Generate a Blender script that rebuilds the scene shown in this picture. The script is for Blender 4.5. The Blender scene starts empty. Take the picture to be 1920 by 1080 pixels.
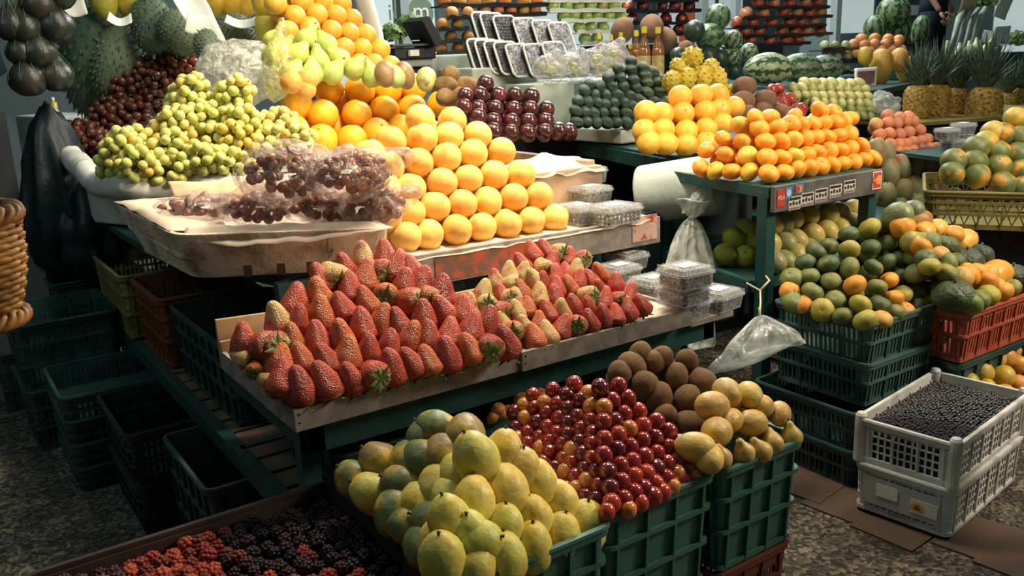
import bpy, bmesh, math, random
from mathutils import Vector, Matrix, Euler, noise
random.seed(11)
rnd = random.random
def ru(a, b): return a + (b - a) * random.random()
SC = bpy.context.scene
COL = SC.collection
PI = math.pi

# ------------------------------------------------------------------ camera
FPX = 1664.0
HC = 1.6
_A = Vector((2540, 540, -FPX)).normalized()
_B = Vector((-1173, 390, -FPX)); _B = (_B - _A * _A.dot(_B)).normalized()
_Z = _A.cross(_B)
RM = Matrix((_A, _B, _Z))                # camera axes expressed in the market's own axes
cam_d = bpy.data.cameras.new('camera'); cam = bpy.data.objects.new('camera', cam_d); COL.objects.link(cam)
cam_d.sensor_width = 36; cam_d.lens = FPX / 1920 * 36; cam_d.clip_end = 100
cam.matrix_world = Matrix.Translation((0, 0, HC)) @ RM.to_4x4()
SC.camera = cam
cam_d.dof.use_dof = True; cam_d.dof.focus_distance = 2.5; cam_d.dof.aperture_fstop = 11.0

# ------------------------------------------------------------------ light
w = bpy.data.worlds.new('world'); SC.world = w; w.use_nodes = True
bg = w.node_tree.nodes['Background']; bg.inputs[0].default_value = (0.36, 0.56, 0.55, 1); bg.inputs[1].default_value = 0.15
SC.view_settings.view_transform = 'Standard'; SC.view_settings.look = 'None'
SC.view_settings.gamma = 1; SC.view_settings.use_curve_mapping = False
SC.view_settings.exposure = 0.0
def lamp(name, loc, power, size, color, aim=None):
    d = bpy.data.lights.new(name, 'AREA'); d.energy = power; d.size = size; d.shape = 'DISK'; d.color = color
    o = bpy.data.objects.new(name, d); COL.objects.link(o); o.location = loc
    if aim is not None:
        o.rotation_euler = (Vector(aim) - Vector(loc)).to_track_quat('-Z', 'Y').to_euler()
    return o
lamp('stall_lamp', (2.1, 2.4, 3.3), 50, 0.8, (1.0, 0.86, 0.66), (1.6, 3.1, 1.0)).data.spread = math.radians(95)
lamp('front_lamp', (4.2, 0.2, 2.6), 105, 0.8, (1.0, 0.86, 0.66), (1.5, 2.2, 0.8))
lamp('right_lamp', (4.0, 1.9, 3.3), 42, 0.8, (1.0, 0.87, 0.70), (3.6, 2.8, 0.9))
lamp('rear_lamp', (4.2, 5.2, 3.8), 150, 1.6, (0.97, 0.96, 0.88), (3.6, 5.6, 1.0))
lamp('rear_left_lamp', (1.4, 3.6, 3.4), 25, 1.0, (1.0, 0.93, 0.78), (1.4, 4.2, 1.4))
lamp('aisle_fill', (-1.2, 3.2, 3.2), 12, 1.5, (0.72, 0.95, 1.0), (0.4, 3.4, 0.2))  # cool fill light added to lift the dark crates on the left
lamp('hall_daylight', (7.5, 7.5, 5.0), 420, 4.0, (0.88, 0.97, 1.0), (7, 7, 0.5))

# ------------------------------------------------------------------ rays from the photograph to real planes
def ray(px, py): return RM @ Vector((px - 960, 540 - py, -FPX))
def atz(px, py, z):
    r = ray(px, py); t = (z - HC) / r.z; return Vector((r.x * t, r.y * t, z))
def aty(px, py, Y):
    r = ray(px, py); t = Y / r.y; return Vector((r.x * t, Y, HC + r.z * t))
class Face:
    def __init__(s, px, py, z=None, slope=55, az=-90, Y=None):
        s.p = atz(px, py, z) if Y is None else aty(px, py, Y)
        a, e = math.radians(az), math.radians(slope)
        s.n = Vector((math.cos(a) * math.sin(e), math.sin(a) * math.sin(e), math.cos(e)))
        s.t = Vector((-math.sin(a), math.cos(a), 0))
    def hit(s, px, py):
        r = ray(px, py); o = Vector((0, 0, HC)); t = (s.p - o).dot(s.n) / r.dot(s.n)
        return o + r * t

# ------------------------------------------------------------------ materials
MATS = {}
def nd(nt, t, **k):
    n = nt.nodes.new(t)
    for a, b in k.items(): setattr(n, a, b)
    return n
def mat(name, col, rough=0.5, spec=0.4, var=0.0, col2=None, scale=8, bump=0.0, bscale=40, metal=0.0, coat=0.0, contrast=(0.4, 0.6), objvar=0.0, sss=0.0):
    if name in MATS: return MATS[name]
    m = bpy.data.materials.new(name); m.use_nodes = True; nt = m.node_tree; b = nt.nodes['Principled BSDF']
    b.inputs['Roughness'].default_value = rough; b.inputs['Specular IOR Level'].default_value = spec
    b.inputs['Metallic'].default_value = metal; b.inputs['Coat Weight'].default_value = coat
    tc = nd(nt, 'ShaderNodeTexCoord')
    if col2 is not None:
        n = nd(nt, 'ShaderNodeTexNoise'); n.inputs['Scale'].default_value = scale; n.inputs['Detail'].default_value = 5
        nt.links.new(tc.outputs['Object'], n.inputs['Vector'])
        r = nd(nt, 'ShaderNodeMapRange'); r.inputs[1].default_value = contrast[0]; r.inputs[2].default_value = contrast[1]
        nt.links.new(n.outputs[0], r.inputs[0])
        mx = nd(nt, 'ShaderNodeMix', data_type='RGBA'); mx.inputs[6].default_value = (*col, 1); mx.inputs[7].default_value = (*col2, 1)
        nt.links.new(r.outputs[0], mx.inputs[0]); nt.links.new(mx.outputs[2], b.inputs['Base Color'])
    else:
        b.inputs['Base Color'].default_value = (*col, 1)
    if bump:
        n2 = nd(nt, 'ShaderNodeTexNoise'); n2.inputs['Scale'].default_value = bscale; n2.inputs['Detail'].default_value = 4
        nt.links.new(tc.outputs['Object'], n2.inputs['Vector'])
        bp = nd(nt, 'ShaderNodeBump'); bp.inputs['Strength'].default_value = bump; bp.inputs['Distance'].default_value = 0.01
        nt.links.new(n2.outputs[0], bp.inputs['Height']); nt.links.new(bp.outputs[0], b.inputs['Normal'])
    MATS[name] = m
    return m

def fruit_mat(name, rough=0.45, spec=0.4, blush=None, bl=(0.5, 0.7), bscale=1.6, spots=None, spotscale=9, spotw=0.12, bump=0.15, bumpscale=14, mode=None, coat=0.0, sss=0.06, zcol=None, zr=(0.1, 0.35)):
    """skin whose base colour is the object's own colour, with blush, freckles, pores"""
    if name in MATS: return MATS[name]
    m = bpy.data.materials.new(name); m.use_nodes = True; nt = m.node_tree; b = nt.nodes['Principled BSDF']; L = nt.links.new
    b.inputs['Roughness'].default_value = rough; b.inputs['Specular IOR Level'].default_value = spec; b.inputs['Coat Weight'].default_value = coat
    b.inputs['Coat Roughness'].default_value = 0.15
    oi = nd(nt, 'ShaderNodeObjectInfo'); tc = nd(nt, 'ShaderNodeTexCoord')
    off = nd(nt, 'ShaderNodeVectorMath', operation='SCALE'); off.inputs[0].default_value = (7.3, 3.1, 5.7)
    L(oi.outputs['Random'], off.inputs['Scale'])
    add = nd(nt, 'ShaderNodeVectorMath', operation='ADD'); L(tc.outputs['Object'], add.inputs[0]); L(off.outputs[0], add.inputs[1])
    cur = oi.outputs['Color']
    # fine variation of value
    n0 = nd(nt, 'ShaderNodeTexNoise'); n0.inputs['Scale'].default_value = 3.5; n0.inputs['Detail'].default_value = 6; L(add.outputs[0], n0.inputs['Vector'])
    mr = nd(nt, 'ShaderNodeMapRange'); mr.inputs[1].default_value = 0.3; mr.inputs[2].default_value = 0.7; mr.inputs[3].default_value = 0.82; mr.inputs[4].default_value = 1.12
    L(n0.outputs[0], mr.inputs[0])
    hs = nd(nt, 'ShaderNodeHueSaturation'); L(mr.outputs[0], hs.inputs['Value']); L(cur, hs.inputs['Color']); cur = hs.outputs[0]
    if blush:
        n = nd(nt, 'ShaderNodeTexNoise'); n.inputs['Scale'].default_value = bscale; n.inputs['Detail'].default_value = 2.5; L(add.outputs[0], n.inputs['Vector'])
        r = nd(nt, 'ShaderNodeMapRange', interpolation_type='SMOOTHSTEP'); r.inputs[1].default_value = bl[0]; r.inputs[2].default_value = bl[1]; L(n.outputs[0], r.inputs[0])
        mx = nd(nt, 'ShaderNodeMix', data_type='RGBA'); L(r.outputs[0], mx.inputs[0]); L(cur, mx.inputs[6]); mx.inputs[7].default_value = (*blush, 1); cur = mx.outputs[2]
    if zcol:
        sx = nd(nt, 'ShaderNodeSeparateXYZ'); L(tc.outputs['Generated'], sx.inputs[0])
        ad = nd(nt, 'ShaderNodeMath', operation='MULTIPLY_ADD'); L(n0.outputs[0], ad.inputs[0]); ad.inputs[1].default_value = 0.5; L(sx.outputs[2], ad.inputs[2])
        r = nd(nt, 'ShaderNodeMapRange', interpolation_type='SMOOTHSTEP'); r.inputs[1].default_value = zr[0] + .25; r.inputs[2].default_value = zr[1] + .25
        r.inputs[3].default_value = 1; r.inputs[4].default_value = 0; L(ad.outputs[0], r.inputs[0])
        mx = nd(nt, 'ShaderNodeMix', data_type='RGBA'); L(r.outputs[0], mx.inputs[0]); L(cur, mx.inputs[6]); mx.inputs[7].default_value = (*zcol, 1); cur = mx.outputs[2]
    if spots:
        v = nd(nt, 'ShaderNodeTexVoronoi'); v.inputs['Scale'].default_value = spotscale; L(add.outputs[0], v.inputs['Vector'])
        r = nd(nt, 'ShaderNodeMapRange', interpolation_type='SMOOTHSTEP'); r.inputs[1].default_value = spotw * .5; r.inputs[2].default_value = spotw; r.inputs[3].default_value = 0.8; r.inputs[4].default_value = 0; L(v.outputs[0], r.inputs[0])
        mx = nd(nt, 'ShaderNodeMix', data_type='RGBA'); L(r.outputs[0], mx.inputs[0]); L(cur, mx.inputs[6]); mx.inputs[7].default_value = (*spots, 1); cur = mx.outputs[2]
    if mode == 'melon':
        sx = nd(nt, 'ShaderNodeSeparateXYZ'); L(tc.outputs['Object'], sx.inputs[0])
        at = nd(nt, 'ShaderNodeMath', operation='ARCTAN2'); L(sx.outputs[0], at.inputs[0]); L(sx.outputs[1], at.inputs[1])
        nn = nd(nt, 'ShaderNodeTexNoise'); nn.inputs['Scale'].default_value = 7; nn.inputs['Detail'].default_value = 4; L(add.outputs[0], nn.inputs['Vector'])
        ma = nd(nt, 'ShaderNodeMath', operation='MULTIPLY_ADD'); L(nn.outputs[0], ma.inputs[0]); ma.inputs[1].default_value = 1.3; L(at.outputs[0], ma.inputs[2])
        mu = nd(nt, 'ShaderNodeMath', operation='MULTIPLY'); L(ma.outputs[0], mu.inputs[0]); mu.inputs[1].default_value = 9
        si = nd(nt, 'ShaderNodeMath', operation='SINE'); L(mu.outputs[0], si.inputs[0])
        r = nd(nt, 'ShaderNodeMapRange', interpolation_type='SMOOTHSTEP'); r.inputs[1].default_value = -.2; r.inputs[2].default_value = .6; L(si.outputs[0], r.inputs[0])
        mx = nd(nt, 'ShaderNodeMix', data_type='RGBA'); L(r.outputs[0], mx.inputs[0]); L(cur, mx.inputs[6]); mx.inputs[7].default_value = (0.022, 0.06, 0.026, 1); cur = mx.outputs[2]
    L(cur, b.inputs['Base Color'])
    if sss:
        b.inputs['Subsurface Weight'].default_value = sss; b.inputs['Subsurface Radius'].default_value = (.012, .006, .003)
    if bump:
        if mode == 'seed':
            v = nd(nt, 'ShaderNodeTexVoronoi'); v.inputs['Scale'].default_value = bumpscale
        else:
            v = nd(nt, 'ShaderNodeTexNoise'); v.inputs['Scale'].default_value = bumpscale; v.inputs['Detail'].default_value = 3
        L(add.outputs[0], v.inputs['Vector'])
        bp = nd(nt, 'ShaderNodeBump'); bp.inputs['Strength'].default_value = bump; bp.inputs['Distance'].default_value = 0.03
        L(v.outputs[0], bp.inputs['Height']); L(bp.outputs[0], b.inputs['Normal'])
    MATS[name] = m
    return m

def film_mat(name, col, alpha=0.35, rough=0.15, bump=0.6, bscale=25, white=0.5):
    """crinkled thin plastic: part see-through, part milky, glossy"""
    if name in MATS: return MATS[name]
    m = bpy.data.materials.new(name); m.use_nodes = True; nt = m.node_tree; L = nt.links.new
    for n in list(nt.nodes): nt.nodes.remove(n)
    out = nd(nt, 'ShaderNodeOutputMaterial'); tr = nd(nt, 'ShaderNodeBsdfTransparent'); pb = nd(nt, 'ShaderNodeBsdfPrincipled')
    pb.inputs['Base Color'].default_value = (*col, 1); pb.inputs['Roughness'].default_value = rough; pb.inputs['Specular IOR Level'].default_value = 0.8
    tc = nd(nt, 'ShaderNodeTexCoord'); n = nd(nt, 'ShaderNodeTexNoise'); n.inputs['Scale'].default_value = bscale; n.inputs['Detail'].default_value = 4; n.inputs['Distortion'].default_value = 1.5
    L(tc.outputs['Object'], n.inputs['Vector'])
    bp = nd(nt, 'ShaderNodeBump'); bp.inputs['Strength'].default_value = bump; bp.inputs['Distance'].default_value = 0.02
    L(n.outputs[0], bp.inputs['Height']); L(bp.outputs[0], pb.inputs['Normal'])
    r = nd(nt, 'ShaderNodeMapRange'); r.inputs[1].default_value = .38; r.inputs[2].default_value = .68; r.inputs[3].default_value = alpha * .5; r.inputs[4].default_value = min(1, alpha * 1.8)
    L(n.outputs[0], r.inputs[0])
    mx = nd(nt, 'ShaderNodeMixShader'); L(r.outputs[0], mx.inputs[0]); L(tr.outputs[0], mx.inputs[1]); L(pb.outputs[0], mx.inputs[2]); L(mx.outputs[0], out.inputs[0])
    MATS[name] = m
    return m

# ------------------------------------------------------------------ objects
def tag(o, label=None, cat=None, group=None, kind=None):
    if label: o['label'] = label
    if cat: o['category'] = cat
    if group: o['group'] = group
    if kind: o['kind'] = kind
    return o
def empty(name, loc=(0, 0, 0), rz=0.0):
    o = bpy.data.objects.new(name, None); COL.objects.link(o); o.location = loc; o.rotation_euler = (0, 0, rz); o.empty_display_size = .05
    return o
class MB:
    def __init__(s): s.v = []; s.f = []
    def add(s, vs, fs):
        k = len(s.v); s.v += [tuple(v) for v in vs]; s.f += [tuple(i + k for i in f) for f in fs]; return s
    def box(s, x0, y0, z0, x1, y1, z1, M=None):
        vs = [Vector(p) for p in ((x0, y0, z0), (x1, y0, z0), (x1, y1, z0), (x0, y1, z0), (x0, y0, z1), (x1, y0, z1), (x1, y1, z1), (x0, y1, z1))]
        if M is not None: vs = [M @ v for v in vs]
        return s.add(vs, [(0, 3, 2, 1), (4, 5, 6, 7), (0, 1, 5, 4), (1, 2, 6, 5), (2, 3, 7, 6), (3, 0, 4, 7)])
    def bar(s, a, b, w, h=None, up=(0, 0, 1)):
        h = h or w; a = Vector(a); b = Vector(b); d = (b - a); L = d.length; d.normalize(); u = Vector(up)
        if abs(d.dot(u)) > .98: u = Vector((0, 1, 0))
        x = d.cross(u).normalized(); y = x.cross(d)
        M = Matrix((x, d, y)).transposed().to_4x4(); M.translation = a
        return s.box(-w / 2, 0, -h / 2, w / 2, L, h / 2, M)
    def prism(s, pts, z0, z1):
        n = len(pts); vs = [(p[0], p[1], z0) for p in pts] + [(p[0], p[1], z1) for p in pts]
        return s.add(vs, [tuple(range(n - 1, -1, -1)), tuple(range(n, 2 * n))] + [(i, (i + 1) % n, n + (i + 1) % n, n + i) for i in range(n)])
    def lathe(s, prof, n=16, M=None, cap=True, mod=None):
        vs = []; fs = []
        for j, (r, z) in enumerate(prof):
            for i in range(n):
                a = 2 * PI * i / n; q = r * (mod(a, j / (len(prof) - 1)) if mod else 1)
                v = Vector((q * math.cos(a), q * math.sin(a), z)); vs.append(M @ v if M is not None else v)
        for j in range(len(prof) - 1):
            for i in range(n):
                fs.append((j * n + i, j * n + (i + 1) % n, (j + 1) * n + (i + 1) % n, (j + 1) * n + i))
        if cap: fs.append(tuple(range(n - 1, -1, -1))); fs.append(tuple((len(prof) - 1) * n + i for i in range(n)))
        return s.add(vs, fs)
    def tube(s, pts, r, n=8):
        pts = [Vector(p) for p in pts]; rs = r if isinstance(r, (list, tuple)) else [r] * len(pts); vs = []; fs = []
        px = None
        for i, p in enumerate(pts):
            d = (pts[min(i + 1, len(pts) - 1)] - pts[max(i - 1, 0)]).normalized()
            if px is None: px = d.orthogonal().normalized()
            x = (px - d * px.dot(d)).normalized(); px = x; y = d.cross(x)
            for k in range(n):
                a = 2 * PI * k / n; vs.append(p + (x * math.cos(a) + y * math.sin(a)) * rs[i])
        for i in range(len(pts) - 1):
            for k in range(n): fs.append((i * n + k, i * n + (k + 1) % n, (i + 1) * n + (k + 1) % n, (i + 1) * n + k))
        fs.append(tuple(range(n - 1, -1, -1))); fs.append(tuple((len(pts) - 1) * n + i for i in range(n)))
        return s.add(vs, fs)
    def mesh(s, name, m, smooth=False):
        me = bpy.data.meshes.new(name); me.from_pydata(s.v, [], s.f); me.validate(); me.update()
        if m: me.materials.append(m)
        if smooth: me.polygons.foreach_set('use_smooth', [True] * len(me.polygons))
        return me
    def build(s, name, m, parent=None, smooth=False, bevel=0):
        o = bpy.data.objects.new(name, s.mesh(name, m, smooth)); COL.objects.link(o)
        if parent is not None: o.parent = parent
        if bevel:
            b = o.modifiers.new('bevel', 'BEVEL'); b.width = bevel; b.segments = 2; b.limit_method = 'ANGLE'
        return o
def inst(name, me, parent=None, loc=(0, 0, 0), rot=(0, 0, 0), sc=1, col=None):
    o = bpy.data.objects.new(name, me); COL.objects.link(o); o.location = loc; o.rotation_euler = rot
    o.scale = (sc, sc, sc) if not isinstance(sc, (tuple, list)) else sc
    if parent is not None: o.parent = parent
    if col: o.color = (*col, 1)
    return o
ORD = ['first', 'second', 'third', 'fourth', 'fifth', 'sixth', 'seventh', 'eighth', 'ninth', 'tenth', 'eleventh', 'twelfth', 'thirteenth', 'fourteenth', 'fifteenth', 'sixteenth', 'seventeenth', 'eighteenth', 'nineteenth', 'twentieth']

# ------------------------------------------------------------------ fruit shapes (unit diameter, stem end up)
def sph(h=.95, low=0.0, dt=.03, db=.0, n=14, w=.13, neck=0.0):
    p = []
    for i in range(n + 1):
        t = PI * i / n; r = .5 * math.sin(t) * (1 + low * math.cos(t)); z = -.5 * h * math.cos(t)
        if t > PI / 2: z -= dt * math.exp(-(r / w) ** 2)
        else: z += db * math.exp(-(r / w) ** 2)
        p.append((max(r, .002), z))
    return p
def spline_prof(keys, n=16):
    out = []; m = len(keys) - 1
    for i in range(n + 1):
        t = i / n * m; k = min(int(t), m - 1); u = t - k
        g = lambda j: keys[max(0, min(m, j))]
        q = []
        for c in (0, 1):
            a, b, d, e = g(k - 1)[c], g(k)[c], g(k + 1)[c], g(k + 2)[c]
            q.append(.5 * (2 * b + (d - a) * u + (2 * a - 5 * b + 4 * d - e) * u * u + (3 * b - a - 3 * d + e) * u ** 3))
        out.append((max(q[0], .002), q[1]))
    return out
def lumpy(me, amp, sc, seed=0, fn=None):
    for v in me.vertices:
        n = noise.noise(Vector(v.co) * sc + Vector((seed * 7.1, seed * 3.3, seed)))
        v.co = Vector(v.co) * (1 + amp * n)
        if fn: v.co = fn(Vector(v.co))
    me.update(); return me
SHAPES = {
    'orange': lambda: MB().lathe(sph(.95, 0, .025, .01), 22),
    'peach': lambda: MB().lathe(sph(.96, 0, .07, 0), 24, mod=lambda a, t: 1 - .05 * math.exp(-((a - PI) / .16) ** 2) * math.sin(t * PI)),
    'mandarin': lambda: MB().lathe(sph(.8, 0, .06, .02), 22, mod=lambda a, t: 1 + .012 * math.cos(a * 9)),
    'plum': lambda: MB().lathe(sph(1.1, 0, .04, 0, 12), 18, mod=lambda a, t: 1 - .03 * math.exp(-((a - PI) / .2) ** 2)),
    'ball': lambda: MB().lathe(sph(1.0, 0, .02, 0, 8), 12),
    
    'oval': lambda: MB().lathe(sph(1.35, -.05, .02, 0), 18),
    'mango': lambda: MB().lathe(sph(1.42, -.1, .04, 0, 14), 18),
    'finger': lambda: MB().lathe(sph(1.7, 0, 0.02, 0, 10), 12),
    'apple': lambda: MB().lathe(sph(.88, .06, .1, .04, 14, .16), 20, mod=lambda a, t: 1 + .02 * math.cos(a * 5) * (1 - t)),
    'sapote': lambda: MB().lathe(sph(1.15, .02, .02, -.03, 14, .08), 20),
    'pear': lambda: MB().lathe(spline_prof([(.01, -.58), (.26, -.54), (.46, -.33), (.5, -.08), (.4, .2), (.24, .42), (.17, .58), (.09, .66), (.01, .67)]), 20),
    'papaya': lambda: MB().lathe(spline_prof([(.01, -.58), (.23, -.54), (.45, -.35), (.5, -.07), (.47, .2), (.35, .42), (.22, .54), (.1, .59), (.01, .59)]), 20),
    'strawberry': lambda: MB().lathe(spline_prof([(.02, -.46), (.3, -.5), (.49, -.36), (.5, -.16), (.41, .12), (.27, .42), (.13, .62), (.01, .68)]), 16),
    'melon': lambda: MB().lathe(sph(1.02, 0, .02, .0), 24),
    'longmelon': lambda: MB().lathe(sph(1.5, 0, .02, .0), 24),
    'squash': lambda: MB().lathe(sph(.78, 0, .08, .03), 24, mod=lambda a, t: 1 + .05 * abs(math.cos(a * 4))),
    'gourd': lambda: MB().lathe(spline_prof([(.01, -.5), (.25, -.46), (.46, -.25), (.5, -.02), (.42, .2), (.26, .38), (.13, .55), (.07, .72), (.05, .95)]), 20),
}
SM = {
    'orange': fruit_mat('orange_skin', .42, .45, bump=.12, bumpscale=60, blush=(.9, .36, .02), bl=(.5, .8)),
    'peach': fruit_mat('peach_skin', .6, .25, blush=(.66, .24, .04), bl=(.52, .8), bscale=1.7, bump=0.03, sss=.1),
    'mandarin': fruit_mat('mandarin_skin', .4, .45, blush=(.46, .32, .05), bl=(.56, .85), bscale=1.6, bump=.2, bumpscale=30, spots=(.08, .07, .03), spotw=.08),
    'plum': fruit_mat('plum_skin', .16, .6, blush=(.5, .12, .02), bl=(.6, .8), bump=0, spots=(.7, .5, .3), spotscale=16, spotw=.05, coat=.3),
    'blackberry': fruit_mat('blackberry_skin', .5, .3, bump=0, sss=0),
    'darkplum': fruit_mat('dark_plum_skin', .22, .5, blush=(.12, .02, .02), bl=(.45, .75), bump=0, spots=(.25, .12, .1), spotscale=16, spotw=.05, coat=.2),
    'grape': fruit_mat('grape_skin', .3, .45, blush=(.55, .42, .08), bl=(.6, .8), bump=0, sss=.45),
    'oval': fruit_mat('oval_skin', .35, .45, blush=(.25, .06, .03), bl=(.6, .75), bscale=1.2),
    'mango': fruit_mat('mango_skin', .5, .35, blush=(.32, .08, .05), bl=(.48, .72), bscale=1.1, spots=(.02, .02, .01), spotw=.07, bump=.05),
    'avocado': fruit_mat('avocado_skin', .34, .5, bump=.5, bumpscale=35, spots=(.12, .14, .08), spotscale=20, spotw=.06),
    'apple': fruit_mat('apple_skin', .25, .5, blush=(.5, .2, .05), bl=(.55, .75), bump=0, spots=(.6, .45, .2), spotscale=22, spotw=.05),
    'sapote': fruit_mat('sapote_skin', .85, .15, blush=(.16, .08, .035), bl=(.5, .8), bump=.5, bumpscale=40, spots=(.05, .03, .02), spotw=.07),
    'pear': fruit_mat('pear_skin', .4, .4, blush=(.5, .42, .05), bl=(.5, .8), bump=.03, spots=(.1, .1, .03), spotscale=18, spotw=.06),
    'papaya': fruit_mat('papaya_skin', .42, .4, blush=(.62, .4, .03), bl=(.45, .75), bump=.1, bumpscale=6, spots=(.06, .05, .02), spotscale=5, spotw=.05),
    'strawberry': fruit_mat('strawberry_skin', .32, .5, zcol=(.72, .48, .16), zr=(-.1, .12), blush=(.46, .05, .03), bl=(.5, .72), bscale=1.8, spots=(.6, .2, .06), spotscale=24, spotw=.17, mode='seed', bump=.4, bumpscale=24, sss=.08),
    'melon': fruit_mat('melon_skin', .35, .4, mode='melon', bump=.05),
    'squash': fruit_mat('squash_skin', .45, .4, blush=(.1, .12, .05), bl=(.5, .7), bump=.4, bumpscale=8, spots=(.3, .3, .15), spotscale=12, spotw=.06),
    'gourd': fruit_mat('gourd_skin', .35, .5, bump=.1, blush=(.05, .035, .03), bl=(.4, .7)),
}
STEMMAT = mat('dry_stem', (.10, .07, .03), .8)
LEAF = mat('calyx_green', (.10, .17, .05), .6, col2=(.2, .26, .08), scale=30)
DEF_M = {'ball': 'plum', 'finger': 'oval', 'longmelon': 'melon', 'melon': 'melon'}
_mc = {}
def fmesh(kind, skin=None, var=0):
    k = (kind, skin, var)
    if kind == 'grape' and k not in _mc:
        bm = bmesh.new(); bmesh.ops.create_icosphere(bm, subdivisions=2, radius=.5)
        for v in bm.verts: v.co.z *= 1.12
        me = bpy.data.meshes.new('grape'); bm.to_mesh(me); bm.free(); me.materials.append(SM['grape']); me.polygons.foreach_set('use_smooth', [True] * len(me.polygons)); _mc[k] = me
    if k not in _mc:
        me = SHAPES[kind]().mesh(kind, SM[skin or DEF_M.get(kind, kind)], True)
        amp = {'papaya': .07, 'strawberry': .1, 'mango': .05, 'squash': .08, 'pear': .05, 'sapote': .04, 'mandarin': .04}.get(kind, .02)
        lumpy(me, amp, 2.2, var + 1)
        _mc[k] = me
    return _mc[k]
def calyx_mesh():
    if 'calyx' not in _mc:
        mb = MB()
        for i in range(9):
            a = 2 * PI * i / 9 + ru(-.15, .15); ln = ru(.42, .62); d = ru(-.1, .14)
            c, s = math.cos(a), math.sin(a); w_ = .09
            pts = [(0, 0, -.47), (c * ln * .45 - s * w_, s * ln * .45 + c * w_, -.52), (c * ln * .5, s * ln * .5, -.55), (c * ln * .45 + s * w_, s * ln * .45 - c * w_, -.52), (c * ln, s * ln, -.47 - d)]
            mb.add(pts, [(0, 1, 2), (0, 2, 3), (1, 4, 2), (2, 4, 3), (2, 1, 0), (3, 2, 0), (2, 4, 1), (3, 4, 2)])
        mb.tube([(0, 0, -.46), (.01, 0, -.6), (.05, .02, -.7)], .03, 6)
        _mc['calyx'] = mb.mesh('calyx', LEAF)
    return _mc['calyx']
def stem_mesh(z, r=.025, ln=.14):
    k = ('stem', z, ln)
    if k not in _mc: _mc[k] = MB().tube([(0, 0, z - .03), (0, 0, z + ln * .4), (ln * .3, 0, z + ln)], [r * .8, r * .8, r * 1.3], 6).mesh('stem', STEMMAT, True)
    return _mc[k]
def star_mesh(z, r=.07):
    k = ('star', z, r)
    if k not in _mc:
        mb = MB(); pts = [(0, 0, z + .012)] + [((r if i % 2 else r * .45) * math.cos(PI * i / 5), (r if i % 2 else r * .45) * math.sin(PI * i / 5), z + .004) for i in range(10)]
        mb.add(pts, [(0, 1 + i, 1 + (i + 1) % 10) for i in range(10)]); _mc[k] = mb.mesh('stem_scar', STEMMAT)
    return _mc[k]
PARTS = {'strawberry': lambda: [('calyx', calyx_mesh())], 'apple': lambda: [('stem', stem_mesh(.33, .02, .2))],
         'pear': lambda: [('stem', stem_mesh(.66))], 'papaya': lambda: [('stem', stem_mesh(.62, .04, .05))],
         'orange': lambda: [('stem_scar', star_mesh(.452, .05))], 'mandarin': lambda: [('stem_scar', star_mesh(.345, .07))],
         'squash': lambda: [('stem', stem_mesh(.33, .04, .1))], 'mango': lambda: [('stem', stem_mesh(.67, .03, .05))],
         'sapote': lambda: [('stem_scar', star_mesh(.56, .05))], 'melon': lambda: [('stem', stem_mesh(.5, .02, .05))], 'longmelon': lambda: [('stem', stem_mesh(.74, .02, .05))]}
NAMES = {}
def fruit(kind, name, loc, d, rot=None, col=(1, 1, 1), label=None, cat=None, group=None, skin=None, parts=True, stretch=1.0):
    if rot is None: rot = (ru(-1.2, .5), ru(-.7, .7), ru(0, 6.28))
    o = inst(name, fmesh(kind, skin, random.randrange(3)), None, loc, rot, (d, d, d * stretch), col)
    if parts and kind in PARTS:
        for pn, me in PARTS[kind](): inst(pn, me, o)
    tag(o, label, cat, group)
    return o
def jit(c, v=.08):
    k = 1 + ru(-v, v); return tuple(max(0, min(1, x * k * (1 + ru(-v, v) * .5))) for x in c)

def expand(row):
    out = []
    for it in row:
        if it[0] == 'L':
            _, x0, y0, x1, y1, n = it[:6]; c = it[6] if len(it) > 6 else None
            for i in range(n):
                u = i / max(1, n - 1); out.append((x0 + (x1 - x0) * u, y0 + (y1 - y0) * u, c))
        else: out.append(it if len(it) > 2 else (it[0], it[1], None))
    return out
def rowname(i, n):
    if i == 0: return 'bottom row'
    if i == n - 1: return 'top row'
    return ORD[i] + ' row up'
def pile(kind, name, thing_, cat, group, place, rows, face, d, cols, default, skin=None, rot=None, inner=True, xf=None, dj=.04, push=0.0, named=True, stretch=1.0, parts=True):
    """rows (bottom first) of fruit seen in the photo, set on the sloping face of a real heap"""
    f = (lambda p: p) if xf is None else xf
    nr = len(rows)
    for i, row in enumerate(rows):
        items = sorted([(*f((it[0], it[1])), it[2]) for it in expand(row)], key=lambda q: q[0])
        pr = None
        for j, (px, py, c) in enumerate(items):
            p = face.hit(px, py) - face.n * push
            word, col = cols[c if c is not None else default]
            r = rot() if rot else None
            if named: lb = f"{word} {thing_}, {ORD[j]} from left in {rowname(i, nr)} of {place}".replace('  ', ' ')
            else: lb = f"{word} {thing_} in {place}"
            fruit(kind, name, p, d * (1 + ru(-dj, dj)), r, jit(col), lb, cat, group if named else f'{word} {thing_} in {place}', skin, stretch=stretch, parts=parts)
            q = (p + pr) / 2 - face.n * d * .75 if pr is not None else p
            if inner and i > 0 and pr is not None and (p - pr).length < d * 1.8 and q.z > face.p.z - d * .05:
                fruit(kind, name, q, d, None, jit(cols[default][1]), f"{cols[default][0]} {thing_} tucked under the outer layer of {place}", cat, group + ', under layer', skin, stretch=stretch, parts=False)
            pr = p

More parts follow.
